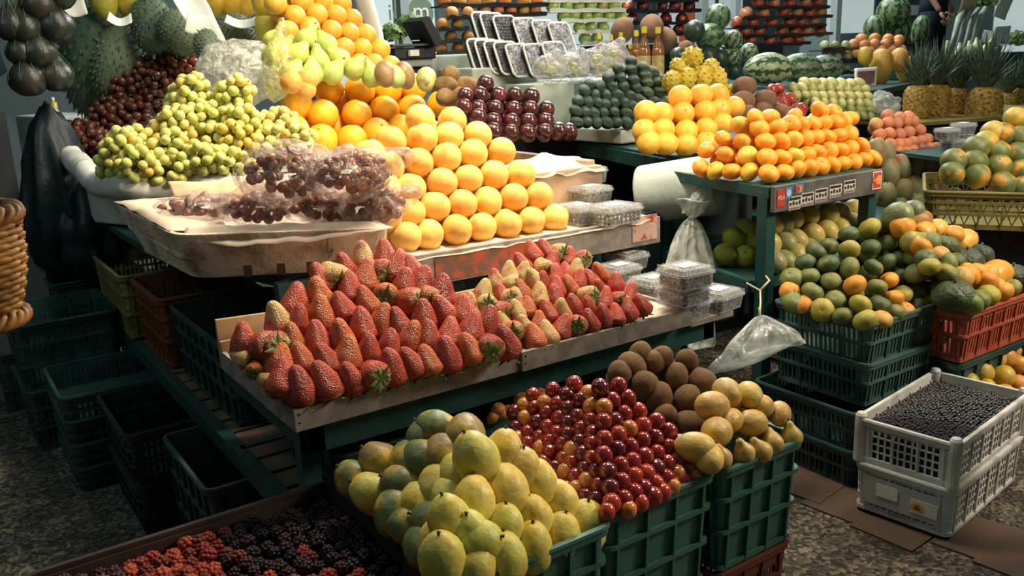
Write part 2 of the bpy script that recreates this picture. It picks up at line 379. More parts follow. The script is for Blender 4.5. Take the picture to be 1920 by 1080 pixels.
# ------------------------------------------------------------------ crates
def rrect(L, W, r, n=4):
    pts = []
    for cx, cy, a0 in ((L / 2 - r, W / 2 - r, 0), (-L / 2 + r, W / 2 - r, 90), (-L / 2 + r, -W / 2 + r, 180), (L / 2 - r, -W / 2 + r, 270)):
        for k in range(n + 1):
            a = math.radians(a0 + 90 * k / n); pts.append((cx + r * math.cos(a), cy + r * math.sin(a)))
    return pts
def ring(mb, L, W, r, z0, z1, o0, o1, i0, i1):
    """closed wall strip; o/i: outward offset of outer and inner skin at bottom and top"""
    def loop(off, z): return [(x, y, z) for x, y in rrect(L + 2 * off, W + 2 * off, max(.004, r + off))]
    ls = [loop(o0, z0), loop(o1, z1), loop(i1, z1), loop(i0, z0)]; n = len(ls[0]); vs = sum(ls, []); fs = []
    for k in range(4):
        for i in range(n): fs.append((k * n + i, k * n + (i + 1) % n, ((k + 1) % 4) * n + (i + 1) % n, ((k + 1) % 4) * n + i))
    mb.add(vs, fs)
def crate(L, W, H, m, style='solid', name='plastic_crate', taper=.018, loc=(0, 0, 0), rz=0, label='', group=None, cat='crate', dip=True, bands=(.36, .68)):
    root = empty(name, loc, rz); tag(root, label, cat, group)
    off = lambda z: -taper * (1 - z / H)
    body = MB(); r = .028; t = .004
    body.prism(rrect(L - 2 * taper, W - 2 * taper, r), 0, .006)
    if style == 'solid': ring(body, L, W, r, 0, H - .01, off(0) - .006, off(H) - .006, off(0) - .006 - t, off(H) - .006 - t)
    else:
        ring(body, L, W, r, 0, H * .13, off(0), off(H * .13), off(0) - t, off(H * .13) - t)
        ring(body, L, W, r, H * .8, H, off(H * .8), off(H), off(H * .8) - t, off(H) - t)
        mids = (.46,) if style != 'grid' else (.3, .47, .64)
        for q in mids: ring(body, L, W, r, H * q, H * (q + (.06 if style != 'grid' else .035)), off(H * q), off(H * q), off(H * q) - t, off(H * q) - t)
        z0, z1 = H * .12, H * .82
        for (a, b, n_) in (((-L / 2, -W / 2), (L / 2, -W / 2), L), ((L / 2, -W / 2), (L / 2, W / 2), W), ((L / 2, W / 2), (-L / 2, W / 2), L), ((-L / 2, W / 2), (-L / 2, -W / 2), W)):
            a = Vector(a); b = Vector(b); dr = (b - a).normalized(); nm = Vector((dr.y, -dr.x)); ln = (b - a).length
            sp = .02 if style == 'slot' else .022 if style == 'grid' else .045
            k = int((ln - 2 * r) / sp)
            for i in range(k + 1):
                q = a + dr * (r + (ln - 2 * r) * i / k)
                p0 = Vector((*(q + nm * (off(z0) - t / 2)), z0)); p1 = Vector((*(q + nm * (off(z1) - t / 2)), z1))
                if style == 'lattice':
                    if i < k:
                        q2 = a + dr * (r + (ln - 2 * r) * (i + 1) / k)
                        body.bar(p0, Vector((*(q2 + nm * (off(z1) - t / 2)), z1)), .005, .004, (nm.x, nm.y, 0))
                        body.bar(Vector((*(q2 + nm * (off(z0) - t / 2)), z0)), p1, .005, .004, (nm.x, nm.y, 0))
                else: body.bar(p0, p1, .009 if style == 'slot' else .007, .004, (nm.x, nm.y, 0))
        for sx in (-1, 1):
            for sy in (-1, 1):
                c = .045
                body.add([(sx * (L / 2 - taper), sy * (W / 2 - taper - c), 0), (sx * (L / 2), sy * (W / 2 - c), H), (sx * (L / 2), sy * (W / 2 - .02), H), (sx * (L / 2 - taper), sy * (W / 2 - taper - .02), 0),
                          (sx * (L / 2 - taper - c), sy * (W / 2 - taper), 0), (sx * (L / 2 - c), sy * (W / 2), H), (sx * (L / 2 - .02), sy * (W / 2), H), (sx * (L / 2 - taper - .02), sy * (W / 2 - taper), 0)],
                         [(0, 1, 2, 3), (4, 5, 6, 7), (3, 2, 6, 7), (3, 2, 1, 0), (7, 6, 5, 4), (7, 6, 2, 3)])
    body.build('body', m, root)
    rim = MB(); ring(rim, L, W, r, H - .022, H, .006, .008, -.004, -.004); ring(rim, L, W, r, H - .004, H + .003, .011, .009, -.005, -.004)
    rim.build('rim', m, root, smooth=False)
    rb = MB()
    for q in bands: ring(rb, L, W, r, H * q, H * q + .012, off(H * q) + .006, off(H * q) + .006, off(H * q) - .004, off(H * q) - .004)
    ring(rb, L, W, r, 0, .014, off(0) + .004, off(0) + .004, off(0) - .004, off(0) - .004)
    for (a, b) in (((-L / 2, -W / 2), (L / 2, -W / 2)), ((L / 2, -W / 2), (L / 2, W / 2)), ((L / 2, W / 2), (-L / 2, W / 2)), ((-L / 2, W / 2), (-L / 2, -W / 2))):
        a = Vector(a); b = Vector(b); dr = (b - a).normalized(); nm = Vector((dr.y, -dr.x)); ln = (b - a).length
        k = max(3, round(ln / .1))
        for i in range(k + 1):
            q = a + dr * (r + .012 + (ln - 2 * r - .024) * i / k)
            z0 = .0; z1 = H - .02
            rb.bar(Vector((*(q + nm * (off(z0) - .002)), z0)), Vector((*(q + nm * (off(z1) - .002)), z1)), .007, .014, (nm.x, nm.y, 0))
    rb.build('ribs', m, root)
    return root
def crate_at(x0, y0, x1, y1, ztop, H, m, style, label, group=None, **k):
    return crate(x1 - x0, y1 - y0, H, m, style, loc=((x0 + x1) / 2, (y0 + y1) / 2, ztop - H), label=label, group=group, **k)
PL = dict(
    green=mat('green_plastic', (.035, .115, .085), .45, .4, col2=(.05, .14, .105), scale=6, bump=.1, bscale=80),
    dark=mat('dark_green_plastic', (.018, .058, .054), .4, .5, col2=(.03, .075, .07), scale=5),
    black=mat('black_plastic', (.013, .024, .026), .38, .5, col2=(.02, .034, .036), scale=5),
    olive=mat('olive_green_plastic', (.03, .075, .05), .5, .4, col2=(.05, .1, .07), scale=5),
    maroon=mat('maroon_plastic', (.13, .035, .025), .5, .4, col2=(.17, .05, .035), scale=5),
    brown=mat('brown_black_plastic', (.03, .02, .018), .5, .4, col2=(.05, .03, .025), scale=5),
    yellow=mat('mustard_plastic', (.2, .17, .05), .5, .4, col2=(.26, .22, .07), scale=5),
    red=mat('red_plastic', (.36, .07, .035), .45, .4, col2=(.42, .1, .05), scale=5),
    ochre=mat('ochre_plastic', (.2, .07, .03), .5, .4),
    white=mat('worn_white_plastic', (.62, .62, .58), .5, .4, col2=(.38, .36, .31), scale=9, contrast=(.48, .7), bump=.1),
)
PAINT = mat('dark_green_paint', (.014, .062, .056), .5, .35, col2=(.03, .085, .075), scale=14, contrast=(.5, .75), bump=.15, bscale=30)
WOODG = mat('grey_weathered_wood', (.22, .19, .165), .75, .2, col2=(.32, .28, .24), scale=18, bump=.3, bscale=25)
WOOD = mat('raw_pine', (.46, .3, .17), .75, .2, col2=(.34, .2, .1), scale=14, bump=.2, bscale=30)
PAPER = mat('cream_paper', (.60, .47, .35), .85, .15, col2=(.7, .56, .42), scale=6, bump=.3, bscale=12)
FOAM = mat('dirty_white_foam', (.70, .55, .44), .85, .15, col2=(.34, .23, .15), scale=9, contrast=(.48, .68), bump=.6, bscale=70)
WFOAM = mat('aged_white_block', (.5, .55, .47), .8, .2, col2=(.3, .33, .27), scale=7, contrast=(.5, .75), bump=.3, bscale=30)
WHITE = mat('white_card', (.78, .77, .72), .6, .3)
BLACK = mat('matt_black', (.008, .012, .014), .5, .35)
RED = mat('red_print', (.55, .05, .03), .5, .3)

# ================================================================== THE SETTING
def struct(name, mb, m, label=None, smooth=False):
    o = mb.build(name, m, None, smooth); o['kind'] = 'structure'
    if label: o['label'] = label
    return o
def floor_mat():
    m = bpy.data.materials.new('worn_asphalt'); m.use_nodes = True; nt = m.node_tree; L = nt.links.new; b = nt.nodes['Principled BSDF']
    b.inputs['Roughness'].default_value = .85
    tc = nd(nt, 'ShaderNodeTexCoord')
    v = nd(nt, 'ShaderNodeTexVoronoi'); v.inputs['Scale'].default_value = 75; L(tc.outputs['Object'], v.inputs['Vector'])
    n = nd(nt, 'ShaderNodeTexNoise'); n.inputs['Scale'].default_value = 5; n.inputs['Detail'].default_value = 7; L(tc.outputs['Object'], n.inputs['Vector'])
    cr = nd(nt, 'ShaderNodeValToRGB'); e = cr.color_ramp.elements; e[0].position = .1; e[0].color = (.03, .03, .024, 1); e[1].position = .95; e[1].color = (.30, .25, .16, 1)
    e2 = cr.color_ramp.elements.new(.55); e2.color = (.10, .09, .065, 1)
    sp = nd(nt, 'ShaderNodeSeparateColor'); L(v.outputs['Color'], sp.inputs[0]); L(sp.outputs[0], cr.inputs[0])
    r = nd(nt, 'ShaderNodeMapRange'); r.inputs[1].default_value = .35; r.inputs[2].default_value = .65; r.inputs[3].default_value = .35; r.inputs[4].default_value = 1.1; L(n.outputs[0], r.inputs[0])
    mx = nd(nt, 'ShaderNodeMix', data_type='RGBA', blend_type='MULTIPLY'); mx.inputs[0].default_value = 1; L(cr.outputs[0], mx.inputs[6]); L(r.outputs[0], mx.inputs[7]); L(mx.outputs[2], b.inputs['Base Color'])
    bp = nd(nt, 'ShaderNodeBump'); bp.inputs['Strength'].default_value = .8; bp.inputs['Distance'].default_value = .012; L(v.outputs[0], bp.inputs['Height']); L(bp.outputs[0], b.inputs['Normal'])
    return m
struct('floor', MB().box(-6, -3, -.1, 20, 18, 0), floor_mat())
WALLM = mat('hall_wall', (.20, .27, .26), .8, .2, col2=(.13, .19, .19), scale=1.2)
struct('wall_back', MB().box(-6, 13.0, 0, 18, 13.2, 5), WALLM)
struct('wall_right', MB().box(15.5, -3, 0, 15.7, 13, 5), WALLM)
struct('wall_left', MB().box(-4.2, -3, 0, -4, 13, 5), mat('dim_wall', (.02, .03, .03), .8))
GLOW = bpy.data.materials.new('daylit_window'); GLOW.use_nodes = True
_b = GLOW.node_tree.nodes['Principled BSDF']; _b.inputs['Emission Color'].default_value = (.85, 1, .97, 1); _b.inputs['Emission Strength'].default_value = .35; _b.inputs['Base Color'].default_value = (.7, .8, .8, 1)
FRAME = mat('grey_frame', (.12, .17, .17), .6)
def window(n, x0, x1, z0, z1, y=12.98, k=3):
    f = MB().box(x0 - .08, y - .05, z0 - .08, x1 + .08, y, z1 + .08)
    o = struct(f'window_{n}', f, FRAME, 'daylit window in the far hall wall')
    MB().box(x0, y - .07, z0, x1, y - .04, z1).build('pane', GLOW, o)
    mu = MB()
    for i in range(1, k): x = x0 + (x1 - x0) * i / k; mu.box(x - .04, y - .1, z0, x + .04, y - .06, z1)
    mu.build('mullion', FRAME, o)
window(1, 5.3, 7.4, 1.2, 3.6); window(2, 9.2, 11.6, 1.5, 3.4); window(3, 12.3, 14.6, 1.3, 3.2)
def window_r(n, y0, y1, z0, z1, x=15.48):
    o = struct(f'window_{n}', MB().box(x - .02, y0 - .08, z0 - .08, x + .02, y1 + .08, z1 + .08), FRAME, 'daylit window in the right hall wall')
    MB().box(x - .05, y0, z0, x - .02, y1, z1).build('pane', GLOW, o)
    MB().box(x - .08, (y0 + y1) / 2 - .05, z0, x - .05, (y0 + y1) / 2 + .05, z1).build('mullion', FRAME, o)
window_r(4, 9.3, 11.5, 1.5, 3.0); window_r(5, 6.3, 8.2, 1.2, 2.6)
# brick kerb under the white crates
KB = mat('worn_kerb_brick', (.12, .075, .055), .85, .2, col2=(.10, .075, .055), scale=9, bump=.6, bscale=30)
for i, (px, py, a) in enumerate([(1590, 940, .02), (1690, 985, -.04), (1840, 1012, .05), (1925, 1050, .0), (1520, 905, .05), (1450, 870, .0)]):
    p = atz(px, py, 0); M_ = Matrix.Translation((p.x, p.y, 0)) @ Matrix.Rotation(a + .1, 4, 'Z')
    o = struct(f'trim_{i + 1}', MB().box(-.135, -.11, 0, .135, .11, .006 + i * .0007, M_), KB, 'worn brick slab set in the asphalt')

# ================================================================== STALL WITH THE STRAWBERRIES (front left)
tb = empty('market_table', (.75, 2.1, 0)); tag(tb, 'dark green painted long market table carrying the wooden strawberry trays', 'table')
def tpart(name, fn, m=PAINT, par=None, bev=.002):
    mb = MB(); fn(mb); par = par or tb
    o = mb.build(name, m, None, bevel=bev); o.parent = par; o.matrix_parent_inverse = Matrix.Translation(-par.location) if par.rotation_euler.z == 0 else par.matrix_world.inverted(); return o
X0, X1, YF, YB = .70, 2.14, 1.98, 2.56
tpart('front_beam', lambda m: m.box(X0, YF, .655, X1, YF + .05, .725))
tpart('back_beam', lambda m: m.box(X0, YB, .655, X1, YB + .05, .725))
tpart('side_beam', lambda m: m.box(X0, YF, .655, X0 + .05, YB, .725))
tpart('side_beam', lambda m: m.box(X1 - .05, YF, .655, X1, YB, .725))
tpart('deck', lambda m: [m.box(X0 + .05, YF + .05 + i * .105, .72, X1 - .02, YF + .14 + i * .105, .738) for i in range(5)], WOOD)
tpart('deck', lambda m: m.box(2.0, YF - .03, .725, 2.2, YB + .2, .745), WOODG)
for lx, ly in ((.71, 2.06), (.71, 5.4), (2.08, YB), (1.42, YB), (2.08, 5.4)): tpart('leg', lambda m: m.box(lx, ly, 0, lx + .05, ly + .05, .70))
tpart('side_rail', lambda m: m.box(.68, 2.0, .40, .72, 5.6, .46))
tpart('side_rail', lambda m: m.box(1.15, 2.5, .40, 1.19, 5.6, .46))
tpart('low_rail', lambda m: m.box(.7, YB, .40, 2.1, YB + .04, .46))
tpart('shelf', lambda m: [m.box(.72, 2.12 + i * .12, .445, 1.18, 2.22 + i * .12, .46) for i in range(28)], mat('aged_slats', (.16, .1, .05), .8, col2=(.08, .055, .035), scale=9))
tpart('cross_bar', lambda m: m.bar((.78, 2.62, .78), (1.02, 2.45, .74), .1, .02), PAINT)
tpart('upper_beam', lambda m: m.box(.9, 2.66, .86, 2.45, 2.7, .93))
for lx in (.92, 2.38): tpart('upper_leg', lambda m: m.box(lx, 2.66, .0, lx + .04, 2.7, .9))
for lx, ly in ((.72, 5.3), (2.38, 5.3)): tpart('upper_leg', lambda m: m.box(lx, ly, .0, lx + .04, ly + .04, .9))
tpart('upper_deck', lambda m: m.prism([(.95, 2.68), (2.46, 2.68), (2.6, 5.6), (.7, 5.6), (.72, 3.5)], .9, .93))

# wooden trays
def tray(x0, y0, x1, y1, z, h, label, pad=None):
    t = empty('wooden_tray', ((x0 + x1) / 2, y0, z)); tag(t, label, 'tray', 'wooden strawberry trays'); w_ = .012
    P_ = Matrix.Translation(-t.location)
    def pt(n, mb, m=WOODG):
        o = mb.build(n, m, t, bevel=.0015); o.matrix_parent_inverse = P_
    pt('front_board', MB().box(x0, y0, z, x1, y0 + w_, z + h)); pt('side_board', MB().box(x0, y0 + w_, z, x0 + w_, y1, z + h)); pt('side_board', MB().box(x1 - w_, y0 + w_, z, x1, y1, z + h))
    pt('back_board', MB().box(x0, y1, z, x1, y1 + w_, z + h + .03), WOOD); pt('bottom', MB().box(x0 + w_, y0 + w_, z, x1 - w_, y1, z + .01), WOOD)
    if pad: pt('end_panel', MB().add([(x0 + .0, y1 + .02, z + .0), (x0 + .22, y1 + .05, z), (x0 + .22, y1 + .05, z + .13), (x0, y1 + .02, z + .15), (x0, y1 + .032, z), (x0 + .22, y1 + .062, z), (x0 + .22, y1 + .062, z + .13), (x0, y1 + .032, z + .15)], [(0, 1, 2, 3), (7, 6, 5, 4), (0, 4, 5, 1), (3, 2, 6, 7), (0, 3, 7, 4), (1, 5, 6, 2)]), mat('stained_plank', (.42, .27, .14), .8, .2, col2=(.2, .12, .06), scale=12, contrast=(.5, .75)))
    nl = MB()
    for zz in (.02, .042): nl.box(x0 + .01, y0 - .002, z + zz, x0 + .015, y0 + .001, z + zz + .005)
    pt('nail', nl, BLACK)
    pp = MB(); n = 12; vs = []
    for i in range(n + 1):
        for j in range(n + 1):
            vs.append((x0 + .014 + (x1 - x0 - .028) * i / n, y0 + .014 + (y1 - y0 - .028) * j / n, z + h - .012 + ru(-.003, .004)))
    pp.add(vs, [(i * (n + 1) + j, (i + 1) * (n + 1) + j, (i + 1) * (n + 1) + j + 1, i * (n + 1) + j + 1) for i in range(n) for j in range(n)])
    o = pp.build('paper_liner', PAPER, None, True); tag(o, f'cream paper lining {label[:label.index(" tray")]} tray', 'paper'); return o
tray(.66, 1.935, 1.315, 2.5, .744, .058, 'left wooden tray with grey board front full of large strawberries', True)
tray(1.318, 1.925, 1.975, 2.5, .744, .058, 'right wooden tray with grey board front full of smaller strawberries')

Z1 = lambda p: (380 + p[0] * .3704, 430 + p[1] * .3704)
SB = {'r': ('red', (.46, .065, .025)), 'd': ('deep red', (.34, .038, .02)), 'o': ('orange-red', (.54, .13, .03)), 'p': ('pale unripe', (.62, .42, .14))}
def sb_rot(): return (ru(-.38, .15), ru(-.4, .4), ru(-.5, .5)) if rnd() > .2 else (ru(-1.9, -1.1), ru(-.5, .5), ru(-.6, .6))
ROWS = [
 [(495, 800, 'd'), (620, 775, 'r'), (750, 760, 'r'), (860, 730, 'r'), (955, 700, 'r'), (1055, 680, 'r'), (1140, 670, 'o'), (1235, 640, 'd'), (1350, 610, 'o'), (1450, 590, 'd'), (1530, 575, 'd')],
 [(405, 765, 'r'), (390, 665, 'o'), (505, 665, 'o'), (625, 665, 'r'), (735, 650, 'o'), (840, 620, 'r'), (945, 590, 'r'), (1050, 560, 'o'), (1140, 560, 'r'), (1250, 540, 'r'), (1360, 505, 'r'), (1445, 475, 'r')],
 [(345, 600, 'r'), (450, 570, 'o'), (580, 560, 'r'), (700, 550, 'o'), (810, 490, 'r'), (905, 470, 'o'), (990, 485, 'r'), (1120, 455, 'r'), (1220, 430, 'r'), (1320, 425, 'r'), (290, 600, 'r')],
 [(210, 570, 'r'), (385, 470, 'p'), (480, 470, 'r'), (595, 435, 'o'), (710, 405, 'r'), (830, 370, 'o'), (925, 325, 'o'), (1030, 365, 'r'), (1135, 345, 'o'), (1210, 325, 'd')],
 [(470, 375, 'r'), (590, 345, 'o'), (745, 305, 'r'), (830, 250, 'o'), (1020, 290, 'r'), (1110, 275, 'r')],
 [(600, 260, 'r'), (660, 235, 'p'), (720, 200, 'r'), (885, 210, 'r'), (980, 200, 'r'), (1060, 215, 'r')],
 [(810, 145, 'p'), (925, 145, 'r')]]
pile('strawberry', 'strawberry', 'strawberry', 'strawberry', 'strawberries heaped in the left tray', 'the left tray heap', ROWS, Face(590, 722, z=.842, slope=33, az=-100), .079, SB, 'r', rot=sb_rot, xf=Z1, dj=.1)
for x_, y_, d_, c_, lb_ in [(195, 630, .05, 'p', 'pale small strawberry at the left edge of the left tray'), (262, 680, .046, 'o', 'small half-green strawberry near the left tray edge'), (310, 735, .04, 'p', 'tiny pale strawberry at the front left of the left tray')]:
    fruit('strawberry', 'strawberry', Face(590, 722, z=.842, slope=33, az=-100).hit(*Z1((x_, y_))) - Vector((0, 0, .012)), d_, (-1.2, ru(-.6, .6), ru(-1, 1)), SB[c_][1], lb_, 'strawberry')
Z2 = lambda p: (860 + p[0] / 3, 430 + p[1] / 3)
ROWS = [
 [(430, 610, 'o'), (500, 590, 'p'), (585, 550, 'r'), (660, 530, 'r'), (735, 520, 'd'), (815, 490, 'd'), (885, 485, 'r'), (950, 455, 'r'), (1030, 430, 'r')],
 [(245, 530, 'p'), (300, 570, 'o'), (370, 550, 'p'), (455, 530, 'o'), (575, 465, 'p'), (500, 465, 'r'), (650, 430, 'r'), (725, 440, 'r'), (820, 400, 'r'), (890, 395, 'r'), (960, 365, 'r')],
 [(60, 430, 'p'), (150, 420, 'p'), (230, 455, 'r'), (325, 470, 'p'), (390, 445, 'o'), (455, 375, 'p'), (540, 390, 'r'), (550, 330, 'r'), (620, 320, 'o'), (715, 375, 'p'), (785, 350, 'r'), (885, 315, 'r')],
 [(140, 355, 'p'), (245, 375, 'r'), (275, 390, 'p'), (350, 350, 'o'), (470, 300, 'r'), (540, 260, 'r'), (600, 250, 'r'), (680, 290, 'r'), (740, 290, 'r'), (320, 405, 'p')],
 [(205, 295, 'p'), (285, 250, 'p'), (360, 255, 'p'), (285, 310, 'p'), (425, 285, 'p'), (660, 235, 'p'), (790, 250, 'o')],
 [(355, 200, 'r'), (470, 210, 'p'), (525, 185, 'r'), (620, 165, 'r'), (690, 165, 'r')],
 [(415, 135, 'r'), (485, 115, 'r'), (555, 130, 'p')]]
pile('strawberry', 'strawberry', 'strawberry', 'strawberry', 'strawberries heaped in the right tray', 'the right tray heap', ROWS, Face(1100, 598, z=.835, slope=33, az=-95), .062, SB, 'r', rot=sb_rot, xf=Z2, dj=.1)

# ------------------------------------------------------------------ clamshell boxes
CLEAR = film_mat('clear_box_plastic', (.6, .62, .6), .22, .08, .3, 60)
CLEARR = film_mat('clear_ribbed_plastic', (.8, .82, .8), .2, .1, .5, 120)
DB = mat('dark_berry', (.010, .010, .014), .3, .5)
def clamshell(loc, rz, label, group, berries=(.012, .011, .016), L=.15, W=.12, H=.045, lid='white label'):
    c = empty('clamshell_box', loc, rz); tag(c, label, 'fruit box', group)
    b = MB(); ring(b, L, W, .02, 0, H, -.008, 0, -.010, -.002); b.prism(rrect(L - .016, W - .016, .02), 0, .002); b.build('base', CLEAR, c)
    l = MB(); ring(l, L, W, .02, H, H + .006, .006, .006, -.004, -.004); ring(l, L, W, .02, H + .006, H + .02, -.002, -.008, -.005, -.011); l.prism(rrect(L - .016, W - .016, .02), H + .018, H + .02)
    for i in range(7):
        x = -L / 2 + .015 + i * (L - .03) / 6; l.box(x - .003, -W / 2 - .002, H + .006, x + .003, -W / 2 + .008, H + .02); l.box(x - .003, W / 2 - .008, H + .006, x + .003, W / 2 + .002, H + .02)
    l.build('lid', CLEARR, c)
    MB().box(-L * .2, -W * .18, H + .0205, L * .26, W * .2, H + .0215).build('label_card', WHITE, c)
    f = MB(); r0 = .0085
    for i in range(8):
        for j in range(6):
            for k in range(3):
                if k < 2 and 0 < i < 7 and 0 < j < 5: continue
                x = -L / 2 + .017 + i * (L - .034) / 7 + ru(-.002, .002); y = -W / 2 + .017 + j * (W - .034) / 5 + ru(-.002, .002); z = .011 + k * .0145
                f.lathe([(r0 * .1, -r0), (r0 * .8, -r0 * .55), (r0, 0), (r0 * .8, r0 * .55), (r0 * .1, r0)], 6, Matrix.Translation((x, y, z)))
    o = f.build('dark_berries', DB, None, True); o.location = loc; o.rotation_euler = (0, 0, rz)
    tag(o, 'dark round berries filling the ' + label, 'berries', None, 'stuff')
for px, py, z, rz, lb in [(1160, 512, .748, .05, 'clear clamshell berry box lying farthest back beside the right strawberry tray'),
                      (1225, 537, .748, .0, 'clear clamshell berry box in the middle beside the right strawberry tray'),
                      (1283, 575, .748, .1, 'lowest clamshell berry box of the stack of three at the table end'),
                      (1283, 549, .813, .06, 'middle clamshell berry box of the stack of three at the table end'),
                      (1285, 518, .878, -.05, 'topmost clamshell berry box of the stack of three at the table end'),
                      (1345, 560, .748, .12, 'clear clamshell berry box alone at the right end of the table'),
                      (1175, 488, .76, .1, 'clamshell berry box half hidden under the peach board')]:
    p = atz(px, py, z + .03); clamshell((p.x, p.y, z), rz, lb, 'clamshell boxes by the strawberry tray', L=.14, W=.13)
for px, py, z, rz, lb, L in [(1150, 402, .955, .05, 'front clamshell of dark berries on the peach shelf, nearest the menu card', .19),
                      (1085, 402, .955, .0, 'clamshell of dark berries between the peaches and the front clamshell', .12),
                      (1105, 365, .965, .0, 'lower clamshell of dark berries behind the peaches at the shelf end', .16),
                      (1090, 330, 1.03, .0, 'upper clamshell of dark berries stacked behind the peaches', .2)]:
    p = atz(px, py, z + .03); clamshell((p.x, p.y, z), rz, lb, 'clamshell boxes beside the peaches', L=L, W=.15, H=.05)

# ------------------------------------------------------------------ peach shelf
sh = empty('wooden_shelf', (1.3, 2.6, .93)); tag(sh, 'long board shelf holding the peach pyramid above the strawberry trays', 'shelf')
P_ = Matrix.Translation(-sh.location)
for n, mb, m in [('front_board', MB().add([(1.24, 2.575, .855), (2.46, 2.575, .845), (2.46, 2.575, .95), (1.24, 2.575, .965), (1.24, 2.6, .855), (2.46, 2.6, .845), (2.46, 2.6, .95), (1.24, 2.6, .965)], [(0, 1, 2, 3), (7, 6, 5, 4), (0, 4, 5, 1), (3, 2, 6, 7), (0, 3, 7, 4), (1, 5, 6, 2)]), WOODG),
                 ('bottom', MB().box(1.2, 2.6, .93, 2.46, 3.3, .945), WOOD)]:
    o = mb.build(n, m, sh); o.matrix_parent_inverse = P_
cd = MB().box(2.31, 2.572, .865, 2.44, 2.5745, .965)
c = cd.build('price_card', mat('menu_card', (.62, .42, .34), .5, .3, col2=(.45, .08, .05), scale=22, contrast=(.5, .6)), None); tag(c, 'small printed red and cream card on the right end of the peach shelf board', 'card')
cb = MB().box(1.42, 2.571, .862, 1.86, 2.574, .945)
c = cb.build('printed_banner', mat('fruit_print', (.16, .10, .07), .5, .3, col2=(.42, .09, .045), scale=16, contrast=(.46, .56)), None); tag(c, 'faded banner printed with red fruit on the peach shelf board', 'banner')
def sheet(name, pts, m, label, cat, n=24, amp=.006, thick=.002, drop=None):
    """bent paper: pts = two rails of points (front rail, back rail)"""
    a, b = pts; mb = MB(); vs = []; k = 5
    def at_(r, u):
        t = u * (len(r) - 1); i = min(int(t), len(r) - 2); return Vector(r[i]).lerp(Vector(r[i + 1]), t - i)
    for i in range(n + 1):
        for j in range(k + 1):
            p = at_(a, i / n).lerp(at_(b, i / n), j / k); p += Vector((0, 0, 1)) * amp * noise.noise(p * 14) * 1.5 + Vector((0, -1, 0)) * amp * noise.noise(p * 17 + Vector((4, 0, 0))) * (2 if j == 0 else .6); vs.append(p)
    mb.add(vs, [(i * (k + 1) + j, (i + 1) * (k + 1) + j, (i + 1) * (k + 1) + j + 1, i * (k + 1) + j + 1) for i in range(n) for j in range(k)])
    o = mb.build(name, m, None, True); s = o.modifiers.new('t', 'SOLIDIFY'); s.thickness = thick; tag(o, label, cat); return o
sheet('paper_liner', ([(1.24, 2.565, .955), (1.7, 2.562, .948), (2.2, 2.562, .942), (2.4, 2.565, .94)], [(1.24, 3.1, .99), (1.7, 2.85, .965), (2.2, 2.9, .957), (2.4, 2.9, .957)]), PAPER, 'cream paper spilling over the board edge under the peaches', 'paper', amp=.01)
PK = {'y': ('yellow', (.82, .52, .13)), 'p': ('pink-cheeked', (.78, .44, .11)), 'o': ('orange', (.80, .46, .10))}
ROWS = [
 [(762, 445, 'y'), (803, 440, 'y'), (856, 431, 'o'), (903, 426, 'y'), (950, 420, 'y'), (996, 414, 'y'), (1040, 408, 'y')],
 [(725, 410, 'y'), (768, 400, 'y'), (815, 388, 'y'), (866, 383, 'p'), (913, 379, 'y'), (963, 370, 'p'), (1010, 368, 'p')],
 [(722, 352, 'y'), (770, 353, 'y'), (829, 343, 'p'), (878, 335, 'y'), (926, 328, 'y'), (976, 328, 'o')],
 [(693, 290, 'y'), (730, 313, 'y'), (785, 305, 'p'), (837, 295, 'y'), (886, 288, 'y'), (940, 284, 'o')],
 [(733, 266, 'o'), (792, 259, 'o'), (842, 256, 'y'), (895, 254, 'y')],
 [(788, 224, 'y'), (848, 227, 'o')]]
pile('peach', 'peach', 'peach', 'peach', 'peaches in the pyramid on the board shelf', 'the peach pyramid', ROWS, Face(900, 426, z=1.0, slope=55), .114, PK, 'y')
OG = {'o': ('large', (.93, .43, .018)), 'y': ('large golden', (.95, .52, .03))}
ZO = lambda p: (440 + p[0] / 3, p[1] / 3)
ROWS = [[(490, 785, 'o'), (660, 785, 'o'), (800, 745, 'o'), (940, 725, 'o'), (330, 730, 'o')],
        [(350, 595, 'o'), (495, 645, 'y'), (688, 643, 'o'), (845, 622, 'o'), (1000, 612, 'o'), (1160, 590, 'o')],
        [(530, 503, 'o'), (705, 507, 'o'), (862, 507, 'o'), (1003, 490, 'o')]]
pile('orange', 'orange', 'orange', 'orange', 'large oranges beside the green grapes', 'the big orange pile', ROWS, Face(603, 265, z=1.24, slope=50, az=-95), .15, OG, 'o', xf=ZO)

# ------------------------------------------------------------------ oranges and pears at the top back
O2 = {'o': ('mid-size', (.88, .42, .04)), 'y': ('yellowish', (.80, .46, .05))}
ROWS = [[(700, 362, 'o'), (785, 362, 'o'), (875, 370, 'o')], [(615, 272, 'y'), (713, 275, 'o'), (815, 280, 'o')],
        [(295, 178, 'y'), (420, 158, 'y'), (545, 170, 'o'), (643, 185, 'o'), (735, 195, 'o')], [(338, 90, 'y'), (460, 82, 'o'), (568, 88, 'o'), (660, 108, 'o')],
        [(230, 20, 'y'), (380, 10, 'y'), (495, 8, 'o'), (600, 22, 'o')], [(440, -75, 'o'), (550, -70, 'o'), (340, -70, 'y')]]
pile('orange', 'orange', 'orange', 'orange', 'oranges stacked high behind the pears', 'the high orange stack', ROWS, Face(690, 122, Y=4.35, slope=58, az=-75), .115, O2, 'o', xf=ZO)
GP = {'g': ('green', (.42, .50, .12)), 'y': ('yellow-green', (.58, .58, .12))}
